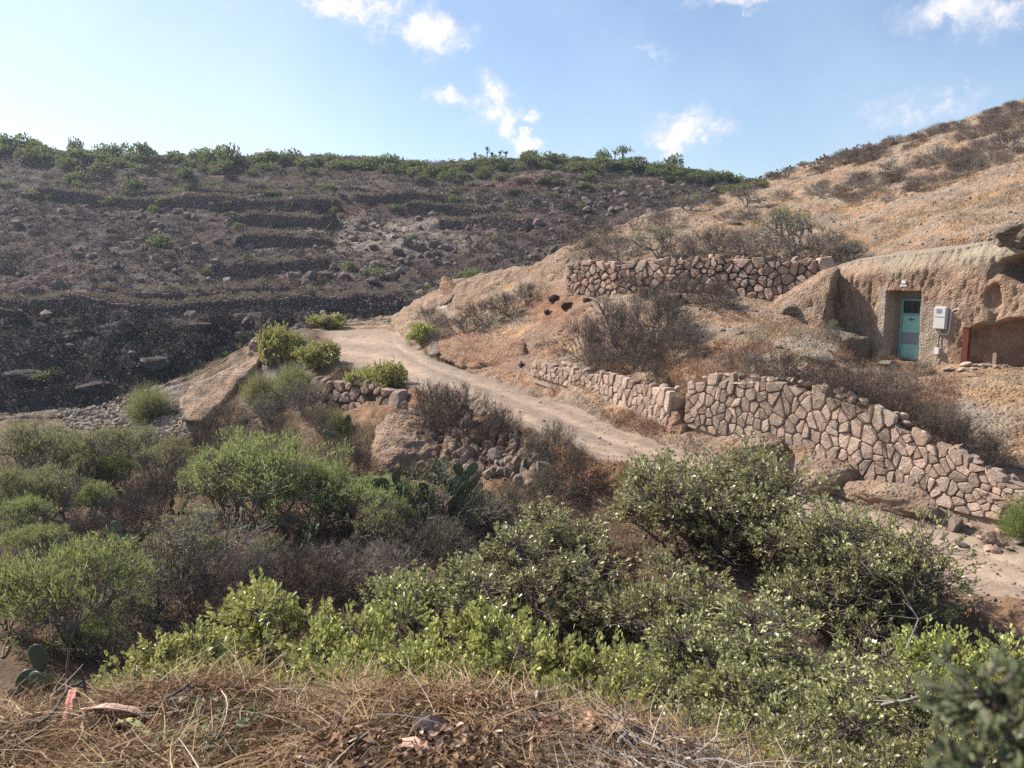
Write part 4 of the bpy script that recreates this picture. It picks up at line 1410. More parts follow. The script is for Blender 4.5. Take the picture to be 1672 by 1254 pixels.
# outcrops of the left shoulder
wedge('rock_outcrop', [at(294, 664, 28.0), at(318, 630, 28.6), at(352, 616, 29.0), at(402, 592, 29.6), at(425, 583, 30), at(330, 690, 26.6), at(300, 688, 27.0), at(345, 664, 27.4), at(385, 632, 28.2), at(415, 600, 29), at(400, 600, 33), at(300, 640, 32.5), at(400, 650, 29)],
      'long slanting tan rock rib on the left shoulder below the tall bush', M_tuff, 410, amp=.10, fine=.5)
wedge('rock_outcrop', [at(268, 638, 29.8), at(300, 625, 30), at(328, 630, 29.6), at(262, 662, 29.2), at(318, 668, 28.6), at(270, 675, 28.8), at(280, 630, 34), at(330, 640, 34)],
      'squat shaded rock right of the round yellow-green shrub', M_tuff_grey, 411, amp=.08)
wedge('rock_outcrop', [at(406, 572, 31), at(414, 552, 31.5), at(428, 553, 31.5), at(436, 580, 31), at(405, 600, 30.5), at(438, 605, 30.5), at(420, 556, 33), at(408, 600, 33), at(438, 600, 33)],
      'upright pillar of tan rock left of the tall bush by the road', M_tuff, 412, amp=.08)
wedge('boulder', [at(457, 590, 30), at(465, 576, 30.5), at(484, 574, 30.5), at(492, 590, 30), at(458, 604, 29.8), at(490, 606, 29.8), at(470, 580, 32), at(488, 600, 32)],
      'pale boulder between the two bushes left of the road top', M_tuff, 413, amp=.07)
wedge('soil_bank', [at(1088, 652, 19.3), at(1100, 646, 19.4), at(1120, 650, 19.0), at(1088, 700, 18.5), at(1104, 708, 18.2), at(1120, 704, 18.3), at(1094, 716, 18.2), at(1125, 716, 17.9), at(1100, 680, 18.2), at(1090, 650, 20.5), at(1120, 650, 20.5), at(1110, 700, 19.5)],
      'red-brown soil washed down the eroded gap between the two pink walls', M_redrock, 414, 'soil', amp=.05, fine=.3)
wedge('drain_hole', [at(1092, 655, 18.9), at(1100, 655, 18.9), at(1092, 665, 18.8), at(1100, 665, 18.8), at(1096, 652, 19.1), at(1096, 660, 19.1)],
      'small dark drain hole at the right end of the shorter pink wall', M_hole, 415, 'hole', amp=.01, sub=2, fine=.2)  # dark plug in place of the shade inside a real opening
# ridge of rock right of the road head
wedge('rock_ridge', [at(632, 534, 40.5), at(646, 516, 41), at(690, 488, 39.5), at(716, 474, 39), at(742, 462, 38), at(640, 545, 38.5), at(690, 538, 36), at(700, 510, 36.5), at(735, 490, 36.5), at(760, 470, 37.5), at(700, 500, 43), at(750, 470, 42), at(640, 535, 44)],
      'pale rock ridge rising right of the head of the dirt road', M_tuff, 420, amp=.14, fine=.6)
wedge('rock_ridge', [at(738, 470, 37.5), at(760, 460, 37), at(800, 452, 36), at(840, 444, 35), at(878, 436, 34.2), at(882, 462, 33.6), at(740, 505, 36), at(800, 490, 35), at(850, 476, 34), at(745, 515, 36), at(880, 470, 36.5), at(760, 470, 40)],
      'cut tan rock face with a sloping top between the ridge and the dry-stone wall', M_tuff, 421, amp=.08, fine=.5)
wedge('rock_ridge', [at(880, 440, 33.5), at(905, 420, 33), at(938, 400, 33.4), at(962, 396, 34), at(885, 470, 32.5), at(920, 455, 31.6), at(930, 425, 31.8), at(950, 420, 33), at(900, 430, 36), at(960, 410, 37), at(890, 470, 36)],
      'orange-tan rock shoulder at the left end of the upper dry-stone wall', M_tuff, 422, amp=.08, fine=.5)
wedge('rock_outcrop', [at(716, 480, 37.8), at(722, 452, 38), at(735, 456, 38), at(748, 468, 37.5), at(745, 478, 37), at(722, 500, 37), at(728, 460, 39)],
      'small red rock knob on the crest of the pale ridge', M_redrock, 423, amp=.06, sub=3)
wedge('boulder', [at(706, 516, 36.3), at(712, 502, 36.5), at(728, 497, 36.5), at(738, 500, 36.3), at(730, 515, 35.8), at(712, 524, 35.8), at(722, 505, 37.5)],
      'white smooth boulder below the pale ridge', stone_mat('white_tuff', (.58, .47, .37), (.52, .43, .35), (.45, .35, .28), 2, .5, .1), 424, amp=.05, sub=3)
wedge('rock_bank', [at(722, 562, 29.5), at(722, 583, 28.8), at(745, 562, 29.2), at(790, 560, 28.5), at(852, 566, 27), at(862, 600, 25.8), at(760, 600, 27.6), at(735, 592, 28.3), at(760, 550, 31), at(850, 556, 29.5), at(720, 580, 31), at(850, 600, 29)],
      'rounded brown bank with a rough grey end where the road bends', M_redrock, 425, amp=.12, fine=.3)
wedge('rock_outcrop', [at(706, 558, 30.5), at(722, 553, 30), at(722, 575, 29.3), at(696, 580, 30), at(712, 582, 29.6), at(700, 570, 32), at(724, 565, 32)],
      'dark slanting rock beside the shrub at the road bend', M_tuff_grey, 426, amp=.05, sub=3)
for i, (u, v, w) in enumerate([(905, 490, .55), (925, 500, .5), (893, 511, .35), (866, 484, .3), (955, 462, .4), (958, 492, .35)]):  # solid dark lumps stand in for the shade inside the hollows
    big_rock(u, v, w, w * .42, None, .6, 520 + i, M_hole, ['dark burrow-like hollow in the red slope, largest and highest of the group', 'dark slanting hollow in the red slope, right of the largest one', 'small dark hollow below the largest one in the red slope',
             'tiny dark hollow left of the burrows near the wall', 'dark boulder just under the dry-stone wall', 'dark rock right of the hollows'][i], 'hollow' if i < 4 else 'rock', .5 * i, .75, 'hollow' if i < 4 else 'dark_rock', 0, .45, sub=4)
for i, (u, v, w, h, lab) in enumerate([(1075, 470, .9, .5, 'flat grey boulder under the dry-stone wall beside the yellow shrub'), (1050, 482, .8, .55, 'reddish boulder leaning below the flat grey one'), (1090, 492, 2.2, .5, 'low pale rock slab below the dry-stone wall'),
                                       (1290, 512, 1.6, .5, 'grey rock with a dark overhang on the slope left of the rock spur'), (1385, 408, 1.3, .4, 'flat grey rock at the right end of the dry-stone wall'), (960, 470, .6, .35, 'brown rock below the left end of the dry-stone wall'),
                                       (851, 597, .35, .35, 'dark stone stuck in the bank above the road'), (1200, 366, 1.6, .35, 'grey rock rib on the upper hillside left of the candelabra shrub'), (1330, 590, 1.3, .45, 'grey rock slab above the dry grass of the yard'),
                                       (1455, 600, .9, .4, 'low rock at the yard side of the shelf')]):
    big_rock(u, v, w, h * .8, None, .6, 540 + i, [M_bas, M_redrock, M_tuff, M_tuff_grey][[0, 1, 2, 3, 0, 1, 0, 3, 3, 3][i]], lab, 'rock', .7 * i, .6, 'rock', .1, .3, sub=4, cut=.5)

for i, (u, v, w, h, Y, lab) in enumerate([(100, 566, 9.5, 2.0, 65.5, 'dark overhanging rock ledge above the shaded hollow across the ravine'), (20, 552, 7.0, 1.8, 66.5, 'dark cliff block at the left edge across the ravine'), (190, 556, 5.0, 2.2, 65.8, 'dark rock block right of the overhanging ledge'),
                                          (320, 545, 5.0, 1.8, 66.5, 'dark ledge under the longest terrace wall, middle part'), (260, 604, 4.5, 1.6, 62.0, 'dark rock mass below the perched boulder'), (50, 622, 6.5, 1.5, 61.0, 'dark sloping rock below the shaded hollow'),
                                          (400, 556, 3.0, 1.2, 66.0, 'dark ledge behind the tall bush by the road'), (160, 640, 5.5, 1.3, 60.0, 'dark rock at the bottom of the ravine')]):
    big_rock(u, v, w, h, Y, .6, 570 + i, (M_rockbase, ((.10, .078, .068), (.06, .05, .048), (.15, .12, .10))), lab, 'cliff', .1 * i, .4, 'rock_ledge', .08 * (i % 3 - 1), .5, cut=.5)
# loose small stones
ROCKS = [rock_mesh('stone', 600 + i, 2, .14, 0, M_stone_rub, (1.1, .8 + .2 * (i % 3), .62 + .12 * (i % 4)), 16, .52) for i in range(9)]
ROCKS_P = [rock_mesh('stone', 630 + i, 2, .14, 0, M_stone_new, (1, .8, .6), 14, .55) for i in range(5)]
ROCKS_F = [rock_mesh('boulder', 640 + i, 3, .25, 0, M_stone_far, (1.1, .9, .8), 18, .52) for i in range(5)]
wall_t = link('tumbled_stone_wall', None)
x, y, z = hit(760, 700)
wall_t.location = (x, y, z)
tag(wall_t, 'collapsed dry-stone wall of loose brown boulders below the road and the dry brown shrubs', 'wall')
rs = random.Random(3)
cnt = 0
for i in range(235):
    f = rs.random()
    g = rs.random()
    u = 655 + f * 245
    vt = 655 + 60 * f + 14 * math.sin(f * 9)
    vb = 745 + 38 * f + (12 if f > .3 else -25 * (.3 - f) * 3)
    if f < .22:
        vb = 712
    v = vt + (vb - vt) * g
    x, y, z = hit(u, v)
    s = rs.uniform(.08, .20) * (1.0 + .35 * g) * (1.6 if rs.random() < .12 else 1)
    o = link('stone', ROCKS[i % 9], wall_t, (x - wall_t.location[0], y - .06 - wall_t.location[1], z + s * .2 - wall_t.location[2]), (rs.random() * 6, rs.random() * 6, rs.random() * 6), s)
    cnt += 1
# second tumble under the first dry wall, left of the boulder
ST = [  # picture point, radius m, rock set, label
    (1630, 868, .17, 1, 'pale stone behind the little heap by the right end of the pink wall'), (1602, 880, .10, 1, 'small upright stone at the left of the heap by the road'),
    (1622, 888, .19, 1, 'largest flat stone in the heap by the road at right'), (1640, 892, .11, 1, 'rounded stone right of the flat one in the road heap'), (1612, 898, .12, 1, 'low stone at the front left of the road heap'),
    (1626, 901, .15, 0, 'dark-sided stone at the front of the road heap'), (1650, 898, .10, 1, 'right-hand small stone of the road heap'), (1664, 886, .12, 0, 'stone at the frame edge beside the road heap'),
    (1561, 861, .26, 0, 'flat dark-bellied rock on the road edge under the pink wall'), (1583, 861, .10, 1, 'pebble-sized stone right of the flat dark-bellied rock'), (1570, 892, .15, 0, 'lone flat stone on the dirt road at right'),
    (1567, 606, .14, 1, 'rounded stone on the ground right of the steel post'), (1578, 598, .20, 1, 'largest pale stone at the mouth of the lower cave'), (1590, 603, .12, 1, 'small pale stone before the cave mouth, middle of three'),
    (1603, 599, .13, 1, 'pale stone before the cave mouth, right of the largest'), (1625, 601, .15, 1, 'pale stone furthest right before the cave mouth'), (1545, 605, .16, 1, 'flat stone at the foot of the steel post'),
    (1150, 580, .2, 0, 'brown stone on the slope under the big dry shrub patch'), (1298, 636, .2, 1, 'squared loose stone lying on top of the pink wall'), (978, 716, .08, 1, 'white scrap of stone on the middle of the road'),
    (216, 580, .62, 2, 'pale boulder perched on the dark cliff across the ravine'), (218, 598, .6, 2, 'dark block under the perched pale boulder across the ravine'), (250, 596, 1.0, 2, 'wide dark boulder right of the perched pale one across the ravine'),
    (390, 520, .7, 2, 'pale boulder at the foot of the far hill left of the tall bush'), (405, 530, .8, 2, 'second pale boulder at the foot of the far hill, lower one'), (610, 462, .9, 2, 'grey boulder in the rocky patch of the far hill above the road head'),
    (640, 455, 1.0, 2, 'pale boulder in the rocky patch of the far hill, right one'), (560, 325, 1.1, 2, 'pale rounded rock high on the far hill below the green band'), (355, 428, .8, 2, 'grey boulder above the square-ended terrace wall'),
]
for i, (u, v, r, k, lab) in enumerate(ST):
    x, y, z = hit(u, v) if not (v in (1,)) else at(u, v, 1)
    me = (ROCKS, ROCKS_P, ROCKS_F)[k][i % 5]
    o = link('boulder' if k == 2 else 'rock', me, None, (x, y, z + r * .25), (rs.random() * .4, rs.random() * .4, rs.random() * 6), (r, r, r * .8))
    tag(o, lab, 'boulder' if k == 2 else 'stone')


def scatter_stuff(name, pts, sizes, mat, seed, kind='stuff', label=None, sub=1, protos=5, cat=None):
    """many little stones as one joined object"""
    mb = MB()
    pr = []
    for i in range(protos):
        m = rock_mesh('t', seed + i, sub, .2, 0, mat, (1.1, .85, .7), 12, .55)
        vv = np.array([v.co for v in m.vertices])
        ff = np.array([p.vertices for p in m.polygons])
        pr.append((vv, ff))
        bpy.data.meshes.remove(m)
    g = np.random.default_rng(seed)
    for i, (p, s) in enumerate(zip(pts, sizes)):
        vv, ff = pr[i % protos]
        a = g.random(3) * 6.28
        Rm = np.array(Matrix.Rotation(a[0], 3, 'Z') @ Matrix.Rotation(a[1] * .3, 3, 'X'))
        mb.add((vv @ Rm.T) * s + np.array(p) + np.array([0, 0, s * .15]), ff)
    o = link(name, mb.mesh(name, [mat]))
    tag(o, label, cat, None, kind)
    return o


g = np.random.default_rng(5)
# rubble spill on the left shoulder
pp, ss = [], []
for i in range(1500):
    f = g.random()
    u = 105 + 225 * f + g.normal() * 8
    c = 676 + 22 * f
    v = c + g.normal() * (9 + 10 * math.sin(f * 3.1))
    x, y, z = hit(u, v)
    pp.append((x, y, z))
    ss.append(g.uniform(.06, .20))
scatter_stuff('rock_rubble', pp, ss, M_grubble, 700, label='spill of broken grey rock on the left shoulder')
# pebbles of the road and slopes
pp, ss = [], []
for i in range(3800):
    u = g.uniform(540, 1700)
    v = g.uniform(540, 990)
    x, y, z = hit(u, v)
    if y > 42 or z < -5.2:
        continue
    pp.append((x, y, z))
    ss.append(g.uniform(.012, .035) * (2.0 if g.random() < .06 else 1))
scatter_stuff('pebbles', pp, ss, M_stone_rub, 720, label='loose pebbles on the dirt road and its banks')
pp, ss = [], []
for i in range(800):
    u = g.uniform(900, 1700)
    v = g.uniform(200, 640)
    x, y, z = hit(u, v)
    if y > 62:
        continue
    pp.append((x, y, z))
    ss.append(g.uniform(.03, .09) * (1.8 if g.random() < .1 else 1))
scatter_stuff('slope_stones', pp, ss, M_grubble, 740, label='loose stones scattered on the sunlit hillside')
pp, ss = [], []
for i in range(3200):
    t = g.uniform(-.75, .35)
    y = g.uniform(59, 118)
    z = float(terrain(t * y, y)[0])
    if fbm(np.array([t * y]), np.array([y]), 0, 9, 3, 5)[0] < -.05 and g.random() < .8:
        continue
    pp.append((t * y, y, z))
    ss.append(.15 + .9 * g.random() ** 4)
scatter_stuff('hill_boulders', pp, ss, M_stone_far, 760, label='broken dark rock strewn over the far hill')
# ================================================================ plants
L_fresh = leaf_mat('fresh_leaf', (.17, .20, .05), (.50, .49, .15), (.66, .57, .19), .36, .7, .34, .3)
L_grey = leaf_mat('grey_green_leaf', (.14, .15, .05), (.43, .42, .17), (.60, .55, .31), .36, .75, .30, .3)
L_euph = leaf_mat('feathery_leaf', (.145, .185, .06), (.25, .30, .11), (.37, .39, .15), .5, .3, .38, .35)
L_olive = leaf_mat('olive_leaf', (.13, .14, .07), (.23, .235, .115), (.32, .28, .14), .5, .3, .35, .4)
L_dryleaf = leaf_mat('dry_leaf', (.13, .085, .055), (.20, .135, .09), (.26, .2, .11), .8, .15, .25, .5)
L_orange = leaf_mat('rusty_leaf', (.20, .11, .04), (.28, .17, .06), (.16, .16, .05), .8, .15, .3, .3)
L_hill = leaf_mat('hill_scrub_green', (.050, .080, .028), (.11, .155, .045), (.17, .20, .06), .6, .2, .3, .55)
L_hilldry = leaf_mat('hill_scrub_dry', (.055, .046, .042), (.105, .085, .072), (.15, .125, .09), .85, .1, .2, .6)
L_hillgrass = leaf_mat('hill_grass_dry', (.16, .13, .085), (.24, .20, .13), (.30, .25, .17), .85, .1, .3, .3)
W_grey = wood_mat('grey_bark', (.16, .135, .115), (.34, .29, .25), 14)
W_brown = wood_mat('brown_twig', (.085, .065, .052), (.21, .165, .135), 10)  # brown and mauve twigs darkened to deepen shade inside bushes and gully
W_mauve = wood_mat('mauve_twig', (.12, .093, .078), (.27, .22, .185), 8, .85, .8)
W_dark = wood_mat('dark_bark', (.060, .048, .040), (.15, .125, .105), 12)
W_pale = wood_mat('pale_bark', (.19, .165, .145), (.33, .29, .25), 12)
L_cact = None


def dome_lobes(g, n, r, h):
    """centres of leafy lobes that build an uneven crown"""
    out = []
    for i in range(n):
        a = g.random() * 2 * math.pi
        q = math.sqrt(g.random()) * .78
        z = h * (.14 + .60 * g.random()) * math.sqrt(max(0.08, 1 - q * q * .8))
        out.append((math.cos(a) * q * r, math.sin(a) * q * r, z, g.uniform(.26, .44) * r))
    return np.array(out)


def leafy_bush(seed, r, h, leaf, nlobes=20, shoots=42, per=12, bare=.25, six=False):
    """dense shrub with broad glossy leaves in rosettes at the shoot ends. returns (stems, leaves)"""
    g = np.random.default_rng(seed)
    lob = dome_lobes(g, nlobes, r, h)
    st, lf = MB(), MB()
    A0 = np.stack([g.normal(size=nlobes) * r * .06, g.normal(size=nlobes) * r * .06, np.zeros(nlobes) - .1], 1)
    mid = (A0 + lob[:, :3]) * .5 + g.normal(size=(nlobes, 3)) * r * .07
    st.prisms(A0, mid, .022 * r, .015 * r, 5)
    st.prisms(mid, lob[:, :3], .015 * r, .009 * r, 5)
    Pt, Dt, Rt, Bt = [], [], [], []
    for (x, y, z, lr) in lob:
        d = g.normal(size=(shoots, 3))
        d[:, 2] = np.abs(d[:, 2]) * .9 - .18
        d /= np.linalg.norm(d, axis=1, keepdims=True)
        rad = lr * (.62 + .5 * g.random(shoots))
        c = np.array([x, y, z])
        P = c + d * rad[:, None] * np.array([1, 1, .85])
        P[:, 2] = np.maximum(P[:, 2], .04 * h)
        B = c + g.normal(size=(shoots, 3)) * lr * .12
        M = (P + B) * .5 + g.normal(size=(shoots, 3)) * lr * .08
        st.prisms(B, M, .0042 * r + .001, .003 * r + .001, 3)
        st.prisms(M, P, .003 * r + .001, .0015 * r + .001, 3)
        Pt.append(P)
        Dt.append(P - M)
    Pt = np.concatenate(Pt)
    Dt = np.concatenate(Dt)
    Dt = Dt / np.linalg.norm(Dt, axis=1, keepdims=True)
    keep = g.random(len(Pt)) > bare * (1.3 - Pt[:, 2] / h)
    # fine bare twigs poking out where leaves are missing
    nb = ~keep
    st.prisms(Pt[nb], Pt[nb] + Dt[nb] * .10 * r + g.normal(size=(nb.sum(), 3)) * .04 * r, .0018 * r + .001, .001, 3)
    P, D = Pt[keep], Dt[keep]
    n = len(P)
    PP = np.repeat(P, per, 0)
    DD = np.repeat(D, per, 0)
    up = np.array([0, 0, 1.0])
    DD = DD + up * .35
    DD /= np.linalg.norm(DD, axis=1, keepdims=True)
    back = g.random(n * per) ** 1.3 * leaf * 2.4
    PP = PP - DD * back[:, None] + g.normal(size=PP.shape) * leaf * .25
    side = np.cross(DD, g.normal(size=DD.shape))
    side /= np.linalg.norm(side, axis=1, keepdims=True)
    open_ = .4 + 1.1 * (back / (leaf * 2.4))
    LD = DD + side * open_[:, None]
    lf.leaves(PP, LD, DD + g.normal(size=DD.shape) * .45, leaf * g.uniform(.7, 1.25, n * per), leaf * g.uniform(.48, .72, n * per), 0, .16, .62, six)
    # fallen and scattered inner leaves
    return st, lf


def candelabra(seed, r, h, depth=5, leaves=12, leaf=.055, tip_keep=1.0, stems=5, thick=.03, flat=True, kids=(2, 3)):
    """much-forked succulent shrub whose branch ends form a dome, leaf tufts only at the ends"""
    g = np.random.default_rng(seed)
    st, lf = MB(), MB()
    segs = []
    P = np.zeros((stems, 3)) + g.normal(size=(stems, 3)) * np.array([.05, .05, 0]) * r
    a = np.arange(stems) / stems * 2 * math.pi + g.random(stems)
    tilt = g.uniform(.25, .95, stems)
    D = np.stack([np.cos(a) * np.sin(tilt), np.sin(a) * np.sin(tilt), np.cos(tilt)], 1)
    Rr = np.full(stems, thick)
    Lg = np.full(stems, 1.0)
    tot = 1.0
    base_len = 1.0 / sum(.86 ** k for k in range(depth + 1))
    for k in range(depth + 1):
        ln = base_len * (.86 ** k) * g.uniform(.75, 1.3, len(P))
        # each branch heads for the dome it would reach
        Q = P + D * ln[:, None]
        bend = g.normal(size=P.shape) * .10 * ln[:, None]
        M = (P + Q) / 2 + bend
        segs.append((P, M, Rr, Rr * .9))
        segs.append((M, Q, Rr * .9, Rr * .78))
        if k == depth:
            P = Q
            break
        nk = g.integers(kids[0], kids[1] + 1, len(P))
        idx = np.repeat(np.arange(len(P)), nk)
        spread = .55 if k < 2 else .62
        nd = D[idx] + g.normal(size=(len(idx), 3)) * spread
        nd += np.array([0, 0, .22])
        nd /= np.linalg.norm(nd, axis=1, keepdims=True)
        P, D, Rr = Q[idx], nd, Rr[idx] * .72
    allp = np.concatenate([s[1] for s in segs])
    sx = r / np.percentile(np.hypot(allp[:, 0], allp[:, 1]), 97)
    sz = h / np.percentile(allp[:, 2], 98)
    S = np.array([sx, sx, sz])
    for (A, B, ra, rb) in segs:
        A, B = A * S, B * S
        A[:, 2] = np.maximum(A[:, 2], -.05)
        B[:, 2] = np.maximum(B[:, 2], .02)
        st.prisms(A, B, ra, rb, 4 if ra.max() > thick * .3 else 3)
    T = P * S
    T[:, 2] = np.maximum(T[:, 2], .05)
    # trees of this kind carry leaves on the sunlit dome
    prob = np.clip((T[:, 2] / h) * 2.2 - .35 - (1 - tip_keep), 0, 1)
    k = g.random(len(T)) < prob
    T, D = T[k], D[k]
    if leaves and len(T):
        n = len(T)
        PP = np.repeat(T, leaves, 0)
        DD = np.repeat(D, leaves, 0)
        DD = DD * .7 + np.array([0, 0, .35]) + g.normal(size=DD.shape) * .55
        PP = PP + g.normal(size=PP.shape) * leaf * .5
        lf.leaves(PP, DD, g.normal(size=DD.shape) + np.array([0, 0, 1.0]), leaf * g.uniform(.7, 1.4, n * leaves), leaf * g.uniform(.16, .26, n * leaves), 0, .1, .55)
    return st, lf


def twig_shrub(seed, r, h, stems=20, depth=4, fine=2600, leaves=500, leaf=.02, thick=.012):
    """dry hemispherical tangle of thin twigs"""
    g = np.random.default_rng(seed)
    st, lf = MB(), MB()
    P = g.normal(size=(stems, 3)) * np.array([.12, .12, 0]) * r
    a = g.random(stems) * 6.28
    ti = g.uniform(.1, 1.35, stems)
    D = np.stack([np.cos(a) * np.sin(ti), np.sin(a) * np.sin(ti), np.cos(ti)], 1)
    Rr = np.full(stems, thick)
    ends = []
    for k in range(depth):
        ln = .36 * (.8 ** k) * g.uniform(.7, 1.3, len(P))
        Q = P + D * ln[:, None] * np.array([r, r, h])
        st.prisms(P, Q, Rr, Rr * .75, 3)
        ends.append(Q)
        nk = g.integers(2, 4, len(P))
        idx = np.repeat(np.arange(len(P)), nk)
        D = D[idx] + g.normal(size=(len(idx), 3)) * .45 + np.array([0, 0, .1])
        D /= np.linalg.norm(D, axis=1, keepdims=True)
        P, Rr = Q[idx], Rr[idx] * .66
    E = np.concatenate(ends[1:])
    E[:, 2] = np.abs(E[:, 2])
    idx = g.integers(0, len(E), fine)
    c = E[idx]
    d = c / np.array([r, r, h]) + g.normal(size=c.shape) * .45
    d /= np.linalg.norm(d, axis=1, keepdims=True)
    ln = g.uniform(.08, .22, fine) * r
    mid = c + d * ln[:, None] * .5
    en = mid + (d + g.normal(size=c.shape) * .4) * ln[:, None] * .5
    C_ = np.stack([c, mid, en], 1)
    st.ribbon(C_, thick * .55, 0)
    if leaves:
        i2 = g.integers(0, fine, leaves)
        P = C_[i2, g.integers(1, 3, leaves)]
        dd = d[i2] + g.normal(size=(leaves, 3)) * .8
        lf.leaves(P, dd, g.normal(size=dd.shape), leaf * g.uniform(.6, 1.4, leaves), leaf * g.uniform(.3, .5, leaves), 0, .15)
    return st, lf


def feathery(seed, r, h, n=1500, leaf=.05):
    """broom-like shrub: a sheaf of fine upright green twigs"""
    g = np.random.default_rng(seed)
    st, lf = MB(), MB()
    a = g.random(n) * 6.28
    q = np.sqrt(g.random(n))
    ti = q * 1.35 + g.normal(size=n) * .12
    D = np.stack([np.cos(a) * np.sin(ti), np.sin(a) * np.sin(ti), np.abs(np.cos(ti)) + .05], 1)
    E = D * np.array([r, r, h]) * g.uniform(.7, 1.05, n)[:, None]
    B = E * g.uniform(.35, .6, n)[:, None] + g.normal(size=(n, 3)) * .05 * r
    M = (E + B) / 2 + g.normal(size=(n, 3)) * .03 * r + np.array([0, 0, .03 * h])
    for C_ in (np.stack([B, M, E], 1),):
        lf.ribbon(C_, .011, 0)
    k = 26
    aa = g.random(k) * 6.28
    tt = g.uniform(.1, 1.1, k)
    DD = np.stack([np.cos(aa) * np.sin(tt), np.sin(aa) * np.sin(tt), np.cos(tt)], 1) * np.array([r, r, h]) * .62
    st.prisms(np.zeros((k, 3)), DD * .5 + g.normal(size=(k, 3)) * .04, .014, .01, 4)
    st.prisms(DD * .5, DD, .01, .005, 3)
    m = n * 3
    i2 = g.integers(0, n, m)
    f = g.random(m)[:, None]
    P = B[i2] * (1 - f) + E[i2] * f
    lf.leaves(P, D[i2] + g.normal(size=(m, 3)) * .5, g.normal(size=(m, 3)), leaf * g.uniform(.6, 1.3, m), leaf * .28, 0, .1)
    return st, lf


def clump(seed, n=420, leaf=.16, flatz=.75, lobes=7):
    """far shrub of unit radius: leaf sprays over a knobbly dome"""
    g = np.random.default_rng(seed)
    lf = MB()
    c = []
    for i in range(lobes):
        a = g.random() * 6.28
        q = math.sqrt(g.random()) * .6
        c.append((math.cos(a) * q, math.sin(a) * q, g.uniform(.1, .55) * flatz, g.uniform(.3, .5)))
    c = np.array(c)
    i = g.integers(0, lobes, n)
    d = g.normal(size=(n, 3))
    d[:, 2] = np.abs(d[:, 2]) * .9 - .15
    d /= np.linalg.norm(d, axis=1, keepdims=True)
    P = c[i, :3] + d * c[i, 3:4] * g.uniform(.75, 1.1, n)[:, None]
    P[:, 2] = np.maximum(P[:, 2], -.05)
    lf.leaves(P, d + g.normal(size=(n, 3)) * .6, d + g.normal(size=(n, 3)) * .5, leaf * g.uniform(.7, 1.5, n), leaf * g.uniform(.5, .9, n), 0, .15)
    k = 6
    aa = g.random(k) * 6.28
    E = np.stack([np.cos(aa) * .5, np.sin(aa) * .5, np.full(k, .45)], 1)
    lf.prisms(np.zeros((k, 3)) - np.array([0, 0, .15]), E, .035, .02, 3, 1)
    return lf


PROT = {}


def proto(kind, gen, seeds, lm, wm):
    out = []
    for s in seeds:
        st, lf = gen(s)
        out.append((st.mesh('stems', [wm]), lf.mesh('foliage', [lm]) if lf.n else None))
    PROT[kind] = out


proto('bush_near', lambda s: leafy_bush(s, .95, 1.6, .056, 30, 36, 10, .25, True), (11, 12, 19), L_fresh, W_brown)
proto('bush_big', lambda s: leafy_bush(s, 1.5, 1.7, .058, 38, 48, 10, .32), (13, 14), L_grey, W_brown)
proto('bush_mid', lambda s: leafy_bush(s, 1.05, 1.6, .056, 30, 36, 10, .45), (15, 16, 20), L_grey, W_brown)
proto('bush_road', lambda s: leafy_bush(s, 1.0, 1.1, .085, 26, 30, 9, .12), (17, 18), L_fresh, W_brown)
proto('euph', lambda s: candelabra(s, 1.2, 1.3, 5, 13, .085, 1.0, 6, .032), (21, 22, 23), L_euph, W_grey)
proto('euph_pale', lambda s: candelabra(s, 1.2, 1.3, 5, 9, .08, .8, 6, .032), (24, 25), L_olive, W_grey)
proto('euph_bare', lambda s: candelabra(s, 1.1, 1.1, 5, 3, .06, .55, 6, .028), (26, 27), L_olive, W_grey)
proto('euph_hill', lambda s: candelabra(s, 1.0, 1.1, 4, 7, .07, .75, 5, .034, kids=(2, 3)), (28, 29), L_olive, W_pale)
proto('hill_bare', lambda s: candelabra(s, 1.0, 1.0, 4, 2, .06, .6, 4, .035, kids=(2, 3)), (30, 31, 32), L_olive, W_pale)
proto('dry', lambda s: twig_shrub(s, 1.0, .85), (33, 34, 35), L_dryleaf, W_mauve)
W_hill = wood_mat('sunbleached_twig', (.19, .155, .13), (.36, .30, .255), 8, .85, .8)  # twig colour lightened to make up for hill shrubs seen backlit
proto('dry_pale', lambda s: twig_shrub(s, 1.0, .8), (44, 45, 46), L_dryleaf, W_hill)
proto('dry_grey', lambda s: twig_shrub(s, 1.0, .9, 20, 4, 2600, 1500, .03), (36, 37), L_olive, W_mauve)
proto('dry_brown', lambda s: twig_shrub(s, 1.0, .8, 20, 4, 2600, 2200, .03), (38, 39), L_dryleaf, W_brown)
proto('rusty', lambda s: twig_shrub(s, 1.0, .7, 16, 4, 1800, 3000, .035), (40,), L_orange, W_brown)
proto('broom', lambda s: feathery(s, 1.0, 1.0), (41, 42), L_olive, W_brown)
proto('broom_green', lambda s: feathery(s, 1.0, 1.0, 1700), (43,), L_euph, W_dark)
SIZE = {'bush_near': (.95, 1.6), 'bush_big': (1.5, 1.7), 'bush_mid': (1.05, 1.6), 'bush_road': (1.0, 1.1), 'euph': (1.2, 1.3), 'euph_pale': (1.2, 1.3), 'euph_bare': (1.1, 1.1), 'euph_hill': (1.0, 1.1),
        'hill_bare': (1.0, 1.0), 'dry': (1.0, .85), 'dry_pale': (1.0, .8), 'dry_grey': (1.0, .9), 'dry_brown': (1.0, .8), 'rusty': (1.0, .7), 'broom': (1.0, 1.0), 'broom_green': (1.0, 1.0)}
prs = random.Random(11)
used = {}


